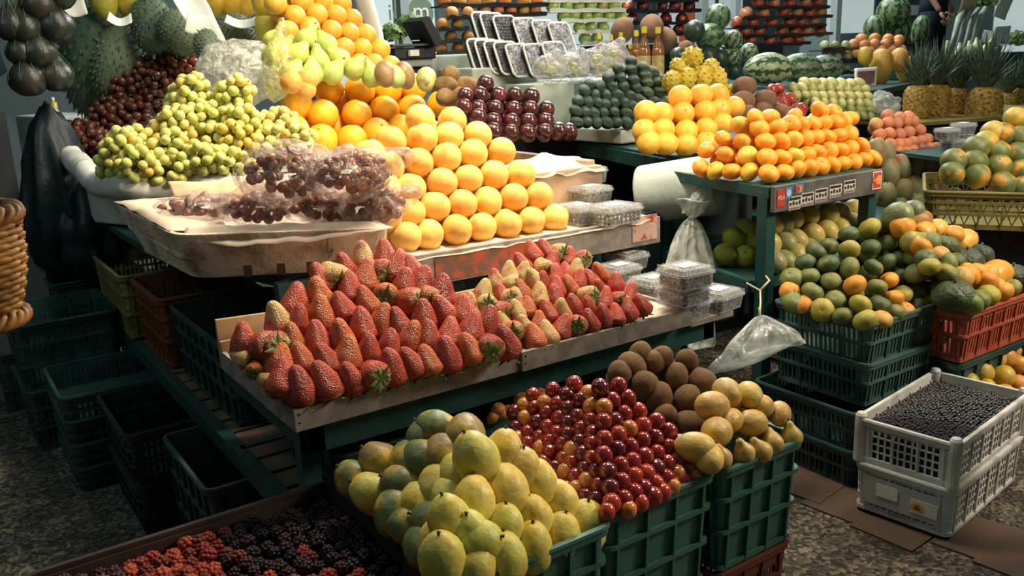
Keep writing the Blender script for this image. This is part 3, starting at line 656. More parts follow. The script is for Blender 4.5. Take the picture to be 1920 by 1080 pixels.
ROWS = [[(330, 400, 'g'), (435, 400, 'g'), (555, 402, 'g'), (675, 380, 'g'), (770, 420, 'g')], [(225, 300, 'y'), (360, 300, 'y'), (470, 330, 'g'), (580, 325, 'y')],
        [(225, 225, 'y'), (410, 212, 'g'), (510, 240, 'g')]]
pile('pear', 'pear', 'pear', 'pear', 'green pears in front of the high oranges', 'the pear pile', ROWS, Face(610, 132, Y=4.0, slope=55, az=-85), .105, GP, 'g', xf=ZO, rot=lambda: (ru(-.5, .1), ru(-.8, .8), ru(-.5, .5)))
MX = {'p': ('small orange', (.8, .36, .08)), 'k': ('brown', (.25, .15, .06)), 'g': ('small green', (.38, .42, .14))}
for kind, nm, x, y, c, lb in [('peach', 'peach', 410, 445, 'p', 'small peach lying behind the big oranges, next to the pears'), ('peach', 'peach', 320, 465, 'p', 'small peach between the crinkled bag and the big oranges'),
                          ('oval', 'kiwi', 845, 418, 'k', 'brown kiwi left of the high oranges foot'), ('peach', 'peach', 395, 500, 'p', 'peach almost hidden behind the biggest orange'),
                          ('oval', 'guava', 910, 432, 'g', 'green guava between kiwi and big oranges'), ('oval', 'guava', 1078, 448, 'g', 'green guava right of the topmost big orange'), ('oval', 'kiwi', 955, 425, 'k', 'brown kiwi second behind the big oranges')]:
    p = aty(*ZO((x, y)), 3.85); fruit(kind, nm, p, .1, None, jit(MX[c][1]), lb, nm)
# kiwis right of oranges, dark plums
ZP = lambda p: (800 + p[0] / 3, p[1] / 3)
ROWS = [[(170, 540, 'k'), (105, 545, 'k'), (240, 560, 'k')], [(105, 480, 'k'), (215, 480, 'k')], [(135, 420, 'k')]]
pile('oval', 'kiwi', 'kiwi', 'kiwi', 'kiwis left of the dark plums', 'the kiwi heap', ROWS, Face(835, 182, Y=3.75, slope=55), .09, {'k': ('brown', (.27, .17, .07))}, 'k', skin='sapote', xf=ZP, rot=lambda: (1.5 + ru(-.2, .2), ru(-.3, .3), ru(-.9, .9)), stretch=1.1)
ROWS = [[(375, 742, 'd'), (475, 747, 'd'), (570, 747, 'd'), (665, 745, 'd'), (740, 740, 'd'), (800, 743, 'd')], [(290, 662, 'd'), (375, 685, 'd'), (480, 687, 'd'), (572, 687, 'd'), (667, 685, 'd')],
        [(210, 608, 'd'), (290, 612, 'd'), (385, 615, 'd'), (490, 618, 'd'), (582, 618, 'd'), (672, 618, 'd')], [(215, 545, 'd'), (300, 540, 'd'), (402, 540, 'd'), (495, 540, 'd'), (588, 545, 'd')], [(330, 475, 'd')]]
pile('plum', 'dark_plum', 'dark plum', 'plum', 'dark purple plums behind the peaches', 'the dark plum pyramid', ROWS, Face(960, 248, Y=3.4, slope=52), .083, {'d': ('purple-black', (.040, .012, .012))}, 'd', skin='darkplum', xf=ZP, rot=lambda: (ru(-.5, .2), ru(-.3, .3), ru(0, 6)))
# carton with paper under the plums
bx = MB(); a = atz(880, 300, 1.09); x0 = 1.80; bx.box(1.8, 3.05, .945, 2.56, 3.1, 1.11); bx.box(2.51, 3.1, .945, 2.56, 3.8, 1.13); bx.box(1.8, 3.75, .945, 2.51, 3.8, 1.13); bx.box(1.8, 3.1, .945, 1.83, 3.75, 1.12)
bx.box(1.8, 3.05, .945, 2.56, 3.8, .96)
o = bx.build('carton', mat('pinkish_carton', (.50, .36, .25), .8, .2, col2=(.4, .27, .18), scale=5), None, bevel=.004); tag(o, 'buff cardboard carton holding the dark plums behind the clamshells', 'carton')
sheet('paper_liner', ([(1.84, 3.035, 1.07), (2.2, 3.03, 1.085), (2.57, 3.03, 1.1)], [(1.84, 3.25, 1.15), (2.2, 3.25, 1.15), (2.55, 3.25, 1.15)]), PAPER, 'cream paper folded over the rim of the dark plum carton', 'paper', amp=.02)

# ------------------------------------------------------------------ foam box with bagged grapes
FB = empty('foam_box', (.9, 2.9, .95)); tag(FB, 'dirty white foam box with scribble holding bags of red grapes', 'foam box')
bl, fl, fr = Vector((.585, 3.42, 1.15)), Vector((.655, 2.86, 1.095)), Vector((1.24, 2.50, 1.085)); br = bl + (fr - fl) + Vector((.02, .05, .02))
bot = [Vector((.64, 3.3, .98)), Vector((.705, 2.86, .945)), Vector((1.235, 2.53, .95)), Vector((1.2, 3.0, .97))]
def rounded_quad(q, r, n=5):
    out = []
    for i in range(4):
        p, a, b = q[i], q[i - 1], q[(i + 1) % 4]; u = p + (a - p).normalized() * r; v = p + (b - p).normalized() * r
        for k in range(n + 1): t = k / n; out.append(u * (1 - t) ** 2 + p * 2 * t * (1 - t) + v * t * t)
    return out
top = [bl, fl, fr, br]
cen = sum(top, Vector()) / 4
def shr(q, k, dz=0): c_ = sum(q, Vector()) / 4; return [c_ + (p - c_) * k + Vector((0, 0, dz)) for p in q]
loops = [rounded_quad(bot, .05), rounded_quad(shr(bot, 1.02, .02), .06), rounded_quad([b.lerp(t_, .55) for b, t_ in zip(bot, top)], .06), rounded_quad(top, .06), rounded_quad(shr(top, .93), .05), rounded_quad(shr(top, .92, -.09), .05)]
mb = MB(); n = len(loops[0]); vs = sum(loops, []); fs = [(k * n + i, k * n + (i + 1) % n, (k + 1) * n + (i + 1) % n, (k + 1) * n + i) for k in range(5) for i in range(n)] + [tuple(range(n - 1, -1, -1)), tuple(5 * n + i for i in range(n))]
mb.add(vs, fs); Pm = Matrix.Translation(-FB.location)
o = mb.build('body', FOAM, FB, bevel=.008); o.matrix_parent_inverse = Pm
no = MB(); d_ = (bot[2] - bot[1]).normalized(); nrm = Vector((d_.y, -d_.x, 0))
for i, u in enumerate((.27, .44, .59, .73)):
    p = bot[1].lerp(bot[2], u) + nrm * .003; no.add([p + d_ * a_ + Vector((0, 0, z_)) + nrm * k_ for k_ in (-.03, .0035) for a_, z_ in ((-.013, 0.0), (.013, 0.0), (.013, .042), (-.013, .042))], [(0, 1, 2, 3), (7, 6, 5, 4), (0, 4, 5, 1), (3, 2, 6, 7), (0, 3, 7, 4), (1, 5, 6, 2)])
o = no.build('notch', mat('notch_brown', (.12, .075, .045), .9), FB); o.matrix_parent_inverse = Pm  # notches are solid dark brown blocks set into the foam front
sc = []
for i in range(40):
    t = i / 39; a_ = t * 9; q = bot[1].lerp(bot[2], .68 + .05 * math.sin(a_ * .8) * (1 - t * .4) + t * .03) + nrm * .006; sc.append(q.lerp(top[1].lerp(top[2], .70), .35 + .5 * t + .1 * math.sin(a_)) + nrm * .008)
o = MB().tube(sc, .0012, 5).build('pen_scribble', BLACK, FB); o.matrix_parent_inverse = Pm
sheet('paper_liner', ([fl + Vector((.03, .015, -.02)), fl.lerp(fr, .25) + nrm * .022 + Vector((0, 0, -.032)), fl.lerp(fr, .6) + nrm * .022 + Vector((0, 0, -.03)), fr + nrm * .01 + Vector((0, 0, .0))], [fl + Vector((.06, .08, .01)), fl.lerp(fr, .25) + Vector((.02, .08, .012)), fl.lerp(fr, .6) + Vector((.02, .08, .012)), fr + Vector((-.03, .08, .015))]), PAPER, 'cream paper folded over the front rim of the dirty foam box', 'paper', amp=.006)
sheet('paper_liner', ([bl + Vector((.0, -.05, .012)), bl.lerp(fl, .5) + Vector((0, 0, .015)), fl + Vector((.0, .04, .01))], [bl + Vector((.25, -.1, -.01)), bl.lerp(fl, .5) + Vector((.25, 0, .0)), fl + Vector((.2, .1, -.02))]), PAPER, 'cream paper lying on the left rim of the dirty foam box', 'paper', amp=.012)
sheet('paper_liner', ([(.78, 3.32, 1.165), (.86, 3.26, 1.155), (.95, 3.2, 1.15), (1.08, 3.12, 1.15)], [(.78, 3.38, 1.2), (.86, 3.33, 1.195), (.95, 3.28, 1.195), (1.08, 3.19, 1.195)]), mat('buff_board', (.72, .5, .3), .8, .2), 'buff card strip along the front of the green grapes', 'paper', amp=.012)

GR = {'green': ('green', (.60, .58, .16)), 'red': ('dark red', (.10, .026, .016)), 'pink': ('bronze', (.24, .07, .04))}
_gm = fmesh('grape', 'grape'); _gs = fmesh('grape', 'gloss' if 'gloss' in SM else 'grape')
def bunch(loc, size, rot, colr, gd, label, group, name='grape_bunch', var=.12, n=None):
    """a cluster: grapes packed on a tapering ovoid, each grape a part, plus its stalk"""
    root = empty(name, loc); root.rotation_euler = rot; tag(root, label, 'grapes', group)
    L_, W_ = size; pts = []; tries = 0; n = n or 46
    while len(pts) < n and tries < 2600:
        tries += 1
        u, a = ru(-1, 1), ru(0, 2 * PI); r_ = math.sqrt(1 - u * u) * (.75 + .25 * u); k = ru(.8, 1.02)
        p = Vector((r_ * math.cos(a) * W_ / 2, r_ * math.sin(a) * W_ / 2 * .85, u * L_ / 2)) * k
        if all((p - q).length > gd * .84 for q in pts): pts.append(p)
    for p in pts:
        c = jit(colr, var)
        if ru(0, 1) < .06 and colr[1] > .4: c = (.62, .42, .08)
        inst('grape', _gm, root, p, (ru(0, 3), ru(0, 3), 0), gd * ru(.9, 1.1), c)
    k = ('stalk', round(L_, 2))
    if k not in _mc: _mc[k] = MB().tube([(0, 0, -L_ * .3), (.004, 0, 0), (0, .004, L_ * .35), (.012, 0, L_ * .56)], [.002, .003, .003, .0035], 6).mesh('stalk', mat('green_stalk', (.22, .2, .07), .7), True)
    inst('stalk', _mc[k], root)
    return root
fg = Face(330, 306, z=1.25, slope=44, az=-100)
GC = [(345, 170, 'at the peak of the green grape mound'), (432, 172, 'at the back right peak of the green grapes'), (388, 205, 'high in the middle of the green grapes'), (318, 222, 'upper left on the green grape mound'), (455, 215, 'upper right on the green grape mound'),
      (505, 225, 'beside the clear crinkled bag at the right of the mound'), (545, 258, 'rightmost, against the big oranges'), (380, 258, 'in the centre of the green grape mound'), (265, 262, 'on the left slope below the dark grapes'), (315, 285, 'low in the middle left of the green grapes'),
      (215, 292, 'leftmost on the white padded rim'), (255, 310, 'second from the left along the front rim'), (368, 312, 'hanging over the buff strip in the middle'), (445, 268, 'with golden grapes right of centre'), (430, 312, 'lowest right, behind the bagged grapes'), (500, 268, 'just behind the upper grape bag'), (310, 318, 'third from left along the front rim')]
for i, (x, y, wl) in enumerate(GC):
    p = fg.hit(x, y - max(0, (y - 240) * .2)); p -= fg.n * .05
    bunch(p, (.24, .19), (ru(.6, 1.5), ru(-.5, .5), ru(-1.5, 1.5)), GR['green'][1] if i != 13 else (.60, .46, .08), .041, f'green grape bunch {wl}', 'green grape bunches', n=72)
fr_ = Face(160, 262, z=1.26, slope=46, az=-118)
RC = [(330, 88, 'topmost, lamp light put into its brighter colour'), (305, 118, 'just below the topmost dark bunch'), (345, 118, 'right of the topmost dark bunch'), (262, 132, 'upper left beside the pale soursop'), (300, 160, 'in the middle beside the green peak'), (235, 165, 'left of the middle against the large soursop'),
      (205, 195, 'at mid height below the large soursop'), (262, 192, 'at mid height next to the green grapes'), (185, 222, 'lower left on the dark mound'), (235, 222, 'lower right touching the green grapes'), (145, 242, 'leftmost, at the end by the grey block'), (180, 262, 'lowest, on the white padded rim'), (215, 250, 'low with a bare curved stalk')]
for i, (x, y, wl) in enumerate(RC):
    p = fr_.hit(x, y) - fr_.n * .05
    bunch(p, (.27, .21), (ru(.6, 1.5), ru(-.5, .5), ru(-1.5, 1.5)), (.24, .06, .028) if i in (0, 2) else (.115, .032, .022), .046, f'dark red grape bunch {wl}', 'dark red grape bunches', var=.3, n=66)  # two top bunches get a brighter colour that stands for lamp light

def blob(name, loc, size, rot, m, seed, label, cat, group=None, amp=.22, fr_=2.2, sub=4, knot=None, extra=None, parent=None):
    bm = bmesh.new(); bmesh.ops.create_icosphere(bm, subdivisions=sub, radius=1)
    for v in bm.verts:
        c = v.co.copy(); n = noise.noise(c * fr_ + Vector((seed * 3.7, seed, 0))); n2 = 1 - abs(noise.noise(c * fr_ * 2.6 + Vector((0, seed * 2, 3)))) * 2
        k = 1 + amp * n + amp * .35 * n2
        if knot is not None:
            dk = max(0, c.dot(Vector(knot).normalized())); k += .55 * dk ** 14
        v.co = c * k
        if extra: v.co = extra(v.co)
        v.co = Vector((v.co.x * size[0] / 2, v.co.y * size[1] / 2, v.co.z * size[2] / 2))
    me = bpy.data.meshes.new(name); bm.to_mesh(me); bm.free(); me.materials.append(m); me.polygons.foreach_set('use_smooth', [True] * len(me.polygons))
    o = bpy.data.objects.new(name, me); COL.objects.link(o); o.location = loc; o.rotation_euler = rot
    if parent: o.parent = parent
    tag(o, label, cat, group); return o
GBAG = film_mat('crinkled_bag_film', (.60, .46, .40), .3, .18, 1.0, 22)
BG = [((530, 322, 1.265), (0.293, 0.192, 0.204), (1, -.2, -.1), 'upper left clear bag of bronze grapes resting on the lower bags'), ((655, 325, 1.255), (0.281, 0.192, 0.168), (1, 0, .3), 'upper right clear bag of bronze grapes with pointed end'),
      ((365, 392, 1.13), (0.268, 0.180, 0.120), (-1, 0, 0), 'lower clear bag of bronze grapes at the left end of the foam box'), ((478, 390, 1.135), (0.244, 0.168, 0.120), (0, 0, 1), 'lower clear bag second from left in the foam box'),
      ((600, 386, 1.135), (0.232, 0.168, 0.120), (0, 0, 1), 'lower clear bag under the two upper bags'), ((700, 384, 1.14), (0.220, 0.156, 0.144), (1, 0, .4), 'lower clear bag at the right end of the foam box')]
for i, ((px, py, z), sz, kn, lb) in enumerate(BG):
    p = atz(px, py, z)
    blob('plastic_bag', p, sz, (ru(-.1, .1), ru(-.1, .1), -.5), GBAG, i + 2, lb, 'bag of grapes', 'bags of grapes in the foam box', knot=kn, amp=.2, fr_=2.6)
    b_ = bunch(p, (sz[0] * .84, sz[2] * .9), (0, PI / 2, -.5), GR['pink'][1], .036, f'bronze grape bunch inside the {lb}'.replace(' of bronze grapes', '')[:95], 'bronze grape bunches in clear bags', var=.3, n=38)
# white padded rim and soft cloth under the grapes
PAD = mat('white_padding', (.74, .72, .66), .7, .25, col2=(.5, .48, .42), scale=6, bump=.4, bscale=14)
def pathtube(name, pix, r, m, label, cat, sq=1.0, n=14):
    pts = [atz(x, y, z) for x, y, z in pix]; sp = []
    for i in range(len(pts) - 1):
        for k in range(6):
            g = lambda j: pts[max(0, min(len(pts) - 1, j))]
            u = k / 6; a, b, c_, d = g(i - 1), g(i), g(i + 1), g(i + 2)
            sp.append(.5 * (2 * b + (c_ - a) * u + (2 * a - 5 * b + 4 * c_ - d) * u * u + (3 * b - a - 3 * c_ + d) * u ** 3))
    sp.append(pts[-1]); rs = [r * (1 + .18 * noise.noise(p * 9)) for p in sp]
    o = MB().tube(sp, rs, n).build(name, m, None, True); tag(o, label, cat); return o
pathtube('padded_rim', [(160, 318, 1.19), (185, 345, 1.17), (240, 352, 1.17), (330, 352, 1.15), (450, 354, 1.14), (540, 352, 1.13)], .05, PAD, 'white wrapped rim bulging in front of the green grapes', 'padding')
pathtube('padded_rim', [(98, 215, 1.3), (103, 245, 1.26), (125, 285, 1.22), (165, 322, 1.18)], .055, PAD, 'white wrapped rim running back below the dark grapes', 'padding')
blk = MB(); p0 = atz(120, 225, 1.28); M_ = Matrix.Translation(p0) @ Matrix.Rotation(.2, 4, 'Z'); blk.box(-.13, -.05, -.28, .22, .6, .03, M_)
o = blk.build('foam_block', WFOAM, None, bevel=.015); tag(o, 'grey-white foam block at the left end behind the dark grapes', 'foam block')
base = MB(); pts = [atz(165, 335, 1.14), atz(450, 352, 1.14), Vector((1.75, 3.3, 1.14)), Vector((2.3, 5.3, 1.14)), Vector((.6, 5.6, 1.14)), atz(110, 260, 1.14)]
base.prism([(p.x, p.y) for p in pts], .94, 1.14)
o = base.build('foam_slab', WFOAM, None, bevel=.01); tag(o, 'broad white foam slab raising the grapes and oranges', 'foam slab')

# ================================================================== CRATES AROUND THE FRONT OF THE STALL
crate_at(.05, 1.40, .765, 2.0, .56, .26, PL['brown'], 'solid', 'brown-black crate of mixed blackberries and red berries at the bottom left', taper=.03)
crate_at(.06, 1.46, .745, 1.98, .29, .29, PL['black'], 'slot', 'black crate underneath the mixed berry crate')
crate_at(.77, 1.34, 1.135, 1.965, .60, .30, PL['green'], 'solid', 'green crate full of yellow papayas', 'green front crates')
crate_at(.79, 1.36, 1.115, 1.95, .29, .29, PL['maroon'], 'slot', 'maroon crate underneath the papaya crate')
crate_at(1.145, 1.37, 1.495, 1.975, .60, .30, PL['green'], 'solid', 'green crate full of red plums, between papayas and guavas', 'green front crates')
crate_at(1.155, 1.39, 1.485, 1.96, .29, .29, PL['maroon'], 'slot', 'maroon crate underneath the red plum crate')
crate_at(1.505, 1.36, 1.815, 1.975, .60, .29, PL['green'], 'solid', 'green crate at the front right heaped with tan guavas and brown sapotes', 'green front crates')
crate_at(1.515, 1.38, 1.805, 1.96, .30, .30, PL['maroon'], 'slot', 'maroon crate underneath the tan guava crate')
# blackberries: individual berries
def berry_mesh(v):
    mb = MB(); r = .2
    for i in range(26):
        z = 1 - 2 * (i + .5) / 26; a = i * 2.39996; q = math.sqrt(1 - z * z)
        mb.lathe([(r * .15, -r), (r * .85, -r * .5), (r, 0), (r * .85, r * .5), (r * .15, r)], 6, Matrix.Translation((q * math.cos(a) * .34, q * math.sin(a) * .34, z * .42)))
    mb.lathe(sph(1, 0, 0, 0, 5), 8, Matrix.Scale(.75, 4))
    return mb.mesh('blackberry', SM['blackberry'], True)
_bb = [berry_mesh(0)]
k = 0; spots = []
for i in range(21):
    for j in range(15):
        x = .095 + .63 * i / 20 + ru(-.008, .008); y = 1.43 + .53 * j / 14 + ru(-.008, .008); spots.append((x, y))
spots.sort(key=lambda q: q[1]); spots = spots[-294:]
for x, y in spots:
    z = .525 + .02 * noise.noise(Vector((x * 6, y * 6, 0))) + ru(-.006, .006)
    red = noise.noise(Vector((x * 4.2, y * 4.2, 2))) * .5 + (.42 - abs(x - .33)) * 1.5 + (1.9 - y) * .35 + ru(-.22, .22)
    c = random.choice([(.26, .032, .014), (.36, .06, .02), (.20, .022, .012), (.13, .018, .012)]) if red > .5 else random.choice([(.02, .008, .010), (.035, .01, .012), (.012, .007, .01)])
    lb = ('red unripe berry among the blackberries in the brown crate', 'red berries in the brown crate') if c[0] > .1 else ('black ripe blackberry in the brown crate at bottom left', 'blackberries in the brown crate')
    o = inst('blackberry', _bb[0], None, (x, y, z), (ru(0, 3), ru(0, 3), ru(0, 3)), ru(.031, .040), c); tag(o, lb[0], 'berry', lb[1])
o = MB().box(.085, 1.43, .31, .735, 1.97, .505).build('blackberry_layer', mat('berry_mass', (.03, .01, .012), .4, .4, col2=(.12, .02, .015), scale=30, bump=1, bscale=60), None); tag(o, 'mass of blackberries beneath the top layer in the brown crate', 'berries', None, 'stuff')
# papayas
ZQ = lambda p: (500 + p[0] * .3518, 700 + p[1] * .3518)
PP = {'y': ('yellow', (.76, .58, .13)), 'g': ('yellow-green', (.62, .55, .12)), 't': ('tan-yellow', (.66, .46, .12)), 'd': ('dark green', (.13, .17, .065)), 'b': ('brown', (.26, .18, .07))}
def pap(rows, face, d, place, rot, inner=True):
    pile('papaya', 'papaya', 'papaya', 'papaya', 'papayas in ' + place, place, rows, face, d, PP, 'y', xf=ZQ, rot=rot, dj=.08, inner=inner)
PR = [[(935, 985, 'g'), (1100, 1040, 'g'), (1265, 985, 'g'), (1405, 930, 'g'), (1565, 870, 'g'), (1695, 815, 'g')], [(975, 780, 'g'), (1075, 875, 'g'), (1262, 825, 'g'), (1420, 770, 'y')],
      [(1105, 680, 'y'), (1275, 625, 'y'), (1560, 690, 'y'), (1440, 590, 'y')], [(1115, 450, 'g'), (1262, 425, 't'), (1352, 525, 't')]]
pap(PR, Face(500 + 1100 * .3518, 700 + 1010 * .3518, z=.625, slope=50, az=-75), .094, 'the front papaya face', lambda: (ru(-.5, .25), ru(-.5, .5), ru(-.8, .8)))
fruit('papaya', 'papaya', Face(883, 1059, z=.62, slope=50, az=-75).hit(*ZQ((1075, 880))) + Vector((0, -.02, 0)), .1, (.2, 1.25, -.6), (.5, .52, .1), 'papaya lying on its side across the front face', 'papaya')
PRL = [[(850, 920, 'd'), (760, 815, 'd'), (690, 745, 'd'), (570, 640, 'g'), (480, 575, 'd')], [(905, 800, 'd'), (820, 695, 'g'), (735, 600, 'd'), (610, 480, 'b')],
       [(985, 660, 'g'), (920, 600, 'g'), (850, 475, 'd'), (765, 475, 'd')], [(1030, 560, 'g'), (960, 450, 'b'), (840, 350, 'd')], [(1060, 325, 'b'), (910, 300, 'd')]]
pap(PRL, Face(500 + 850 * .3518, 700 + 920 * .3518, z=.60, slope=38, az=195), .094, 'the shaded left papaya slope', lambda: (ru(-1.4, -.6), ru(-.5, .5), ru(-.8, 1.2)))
# red plums
ZR = lambda p: (940 + p[0] * .4073, 640 + p[1] * .4073)
PU = {'r': ('dark red', (.27, .022, .016)), 'b': ('bright red', (.42, .045, .02)), 'p': ('purple-red', (.13, .014, .018)), 'o': ('orange', (.56, .20, .045))}
def C(s, pts): return [(x, y, c) for (x, y), c in zip(pts, s)]
RW = [C('bobrboro', [(485, 785), (585, 775), (640, 745), (700, 715), (740, 695), (785, 670), (840, 645), (890, 625)]), C('brrrbrorr', [(508, 745), (565, 725), (610, 695), (658, 675), (708, 655), (757, 630), (810, 612), (860, 585), (912, 570)]),
      C('prbbprrr', [(500, 675), (555, 645), (610, 620), (665, 610), (715, 585), (765, 565), (812, 545), (862, 515)]), C('prrrrrp', [(490, 600), (548, 570), (600, 555), (660, 530), (715, 515), (770, 487), (820, 465)]),
      C('rprrpr', [(470, 525), (535, 495), (595, 482), (650, 455), (710, 443), (772, 415)]), C('rbobr', [(475, 450), (535, 432), (588, 405), (652, 390), (715, 370)]), C('rprb', [(470, 370), (522, 365), (565, 333), (632, 322)]), C('orr', [(473, 303), (512, 272), (580, 265)]), C('pr', [(455, 215), (540, 205)])]
fpl = Face(*ZR((500, 770)), z=.62, slope=46, az=-80)
pile('plum', 'plum', 'plum', 'plum', 'red plums on the front of the plum pyramid', 'the red plum pyramid front', RW, fpl, .043, PU, 'r', xf=ZR, rot=lambda: (ru(-.5, .3), ru(-.3, .3), ru(0, 6)), dj=.07)
LW = []
for k_, (x0, y0, x1, y1, n_) in enumerate([(440, 735, 100, 585, 8), (445, 668, 95, 520, 8), (430, 605, 80, 455, 8), (428, 545, 75, 395, 8), (415, 480, 60, 335, 8), (420, 425, 100, 290, 7), (412, 365, 150, 255, 6), (420, 295, 240, 220, 4), (400, 235, 330, 205, 2)]):
    LW.append([(x0 + (x1 - x0) * i / (n_ - 1) + ru(-7, 7), y0 + (y1 - y0) * i / (n_ - 1) + ru(-7, 7), 'o' if rnd() < .25 else 'r' if rnd() < .6 else 'p') for i in range(n_)])
pile('plum', 'plum', 'plum', 'plum', 'red plums on the shaded side of the plum pyramid', 'the shaded plum slope', LW, Face(*ZR((440, 735)), z=.62, slope=42, az=190), .043, PU, 'r', xf=ZR, dj=.08)
# guavas and brown sapotes
GV = {'t': ('tan', (.60, .38, .13)), 'y': ('yellow', (.66, .46, .12)), 'b': ('brown', (.24, .14, .07)), 'o': ('small orange', (.6, .28, .07)), 'e': ('dull orange', (.46, .24, .09))}
fgv = Face(*ZR((1015, 560)), z=.62, slope=45, az=-85)
for row, kind in (([(1010, 530, 't'), (1115, 505, 't'), (1190, 500, 't'), (1245, 458, 't'), (1335, 430, 'y')], 'pear'),):
    pile('pear', 'pear', 'pear', 'pear', 'tan pears along the rim of the guava crate', 'the front right crate', [row], fgv, .055, GV, 't', xf=ZR, rot=lambda: (ru(-.7, 0), ru(-.7, .7), ru(-.5, .5)), inner=False)
pile('oval', 'guava', 'guava', 'guava', 'tan guavas in the front right crate', 'the front right guava crate', [[(893, 490, 'y'), (950, 535, 'y'), (990, 418, 't'), (1055, 365, 't'), (1282, 335, 't')], [(970, 298, 't'), (1152, 375, 't'), (1200, 300, 'y')], [(1040, 235, 't'), (1143, 248, 'y')]],
     fgv, .069, GV, 't', skin='papaya', xf=ZR, rot=lambda: (ru(-.6, .2), 1.57 + ru(-.5, .5), ru(-.7, .7)), dj=.13)
pile('sapote', 'sapote', 'sapote', 'sapote', 'brown sapotes behind the guavas', 'the brown sapote heap', [[(755, 345, 'b'), (868, 385, 'b')], [(725, 255, 'b'), (855, 262, 'b'), (660, 205, 'b')], [(600, 115, 'b'), (700, 95, 'b'), (805, 160, 'b'), (925, 188, 'b'), (545, 150, 'b')], [(640, 60, 'b'), (735, 80, 'b'), (855, 93, 'b')]],
     Face(*ZR((868, 420)), z=.63, slope=42, az=-100), .072, GV, 'b', xf=ZR, dj=.12)
# low plank with persimmons under the table
for x, y, c, lb in [(95, 270, 'e', 'dull orange persimmon, left of two on the shadowed crate rim'), (180, 250, 'e', 'dull orange persimmon with green stub, right of two on the shadowed crate rim'), (-15, 310, 'o', 'small orange tangerine under the table, left of three'), (30, 320, 'o', 'small orange tangerine under the table, right of three'), (5, 330, 'o', 'small orange tangerine under the table, middle of three'), (-40, 350, 'o', 'small orange tangerine touching the papayas')]:
    fruit('mandarin', 'persimmon', aty(*ZR((x, y)), 1.95), .052 if c == 'e' else .04, None, GV[c][1], lb, 'fruit')
crate_at(1.2, 2.06, 1.75, 2.45, .61, .3, PL['black'], 'slot', 'black crate in the shadow beneath the right strawberry tray')
crate_at(.80, 2.04, 1.15, 2.44, .60, .3, PL['dark'], 'slot', 'dark green crate in the shadow beneath the left strawberry tray')
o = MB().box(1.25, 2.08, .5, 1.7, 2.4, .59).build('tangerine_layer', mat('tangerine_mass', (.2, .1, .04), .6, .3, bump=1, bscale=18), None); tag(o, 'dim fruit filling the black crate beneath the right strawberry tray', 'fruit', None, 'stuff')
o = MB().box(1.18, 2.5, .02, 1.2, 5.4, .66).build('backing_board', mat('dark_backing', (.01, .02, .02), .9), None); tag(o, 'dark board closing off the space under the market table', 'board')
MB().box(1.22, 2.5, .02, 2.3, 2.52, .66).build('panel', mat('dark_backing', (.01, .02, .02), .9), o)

# crates on the left
crate_at(.57, 2.52, .98, 3.03, .38, .38, PL['olive'], 'solid', 'worn olive green crate standing on the ground, nearest of the left row', 'crates on the ground at the left')
crate_at(.455, 3.06, .88, 3.55, .40, .20, PL['black'], 'slot', 'black crate on top, second in the left row', 'crates on the ground at the left')
crate_at(.465, 3.07, .87, 3.54, .20, .20, PL['black'], 'slot', 'black crate underneath, second in the left row', 'crates on the ground at the left')
for k_, zt in enumerate((.40, .30, .20, .10)):
    crate_at(.335 + k_ * .004, 3.6, .80, 4.06, zt, .11, PL['dark'], 'slot', f'dark green nested crate, {["topmost", "second from top", "third from top", "lowest"][k_]} in the stack third in the left row', 'crates on the ground at the left', taper=.008)
for k_, (x0, y0, x1, y1, zt, h) in enumerate([(.25, 4.12, .66, 4.6, .58, .3), (.26, 4.13, .65, 4.6, .28, .28), (.48, 4.66, .9, 5.2, .62, .3), (.48, 4.66, .9, 5.2, .31, .3), (.2, 4.75, .46, 5.3, .3, .3)]):
    crate_at(x0, y0, x1, y1, zt, h, PL['dark'], 'slot', ['upper dark slotted crate behind the nested stack on the left', 'lower dark slotted crate behind the nested stack on the left', 'upper dark crate farthest back, below the black plastic bag', 'lower dark crate farthest back, below the black plastic bag', 'low dark crate at the left edge behind the wicker basket'][k_], 'crates on the ground at the left')
crate_at(.735, 2.72, 1.12, 3.42, .735, .27, PL['dark'], 'solid', 'dark green crate on the table rail under the foam box', 'crates on the table rail')
crate_at(.705, 3.46, 1.08, 3.92, .75, .28, PL['ochre'], 'slot', 'reddish brown crate on the table rail, between the green and mustard ones', 'crates on the table rail')
crate_at(.665, 3.96, 1.05, 4.55, .755, .28, PL['yellow'], 'slot', 'mustard crate on the table rail, farthest of three', 'crates on the table rail')
for x, y, lb in [(190, 487, 'spotted yellow fruit in the mustard crate, left'), (232, 468, 'brown fruit in the mustard crate, right')]:
    fruit('oval', 'granadilla', atz(x, y, .68), .07, None, (.3, .2, .05), lb, 'fruit', skin='pear')
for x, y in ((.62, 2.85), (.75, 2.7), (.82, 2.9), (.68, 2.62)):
    fruit('mandarin', 'mandarin', Vector((x + .1, y, .12)), .07, None, (.14, .07, .03), 'dim brownish mandarin at the bottom of the olive green crate', 'mandarin', 'mandarins in the olive crate')
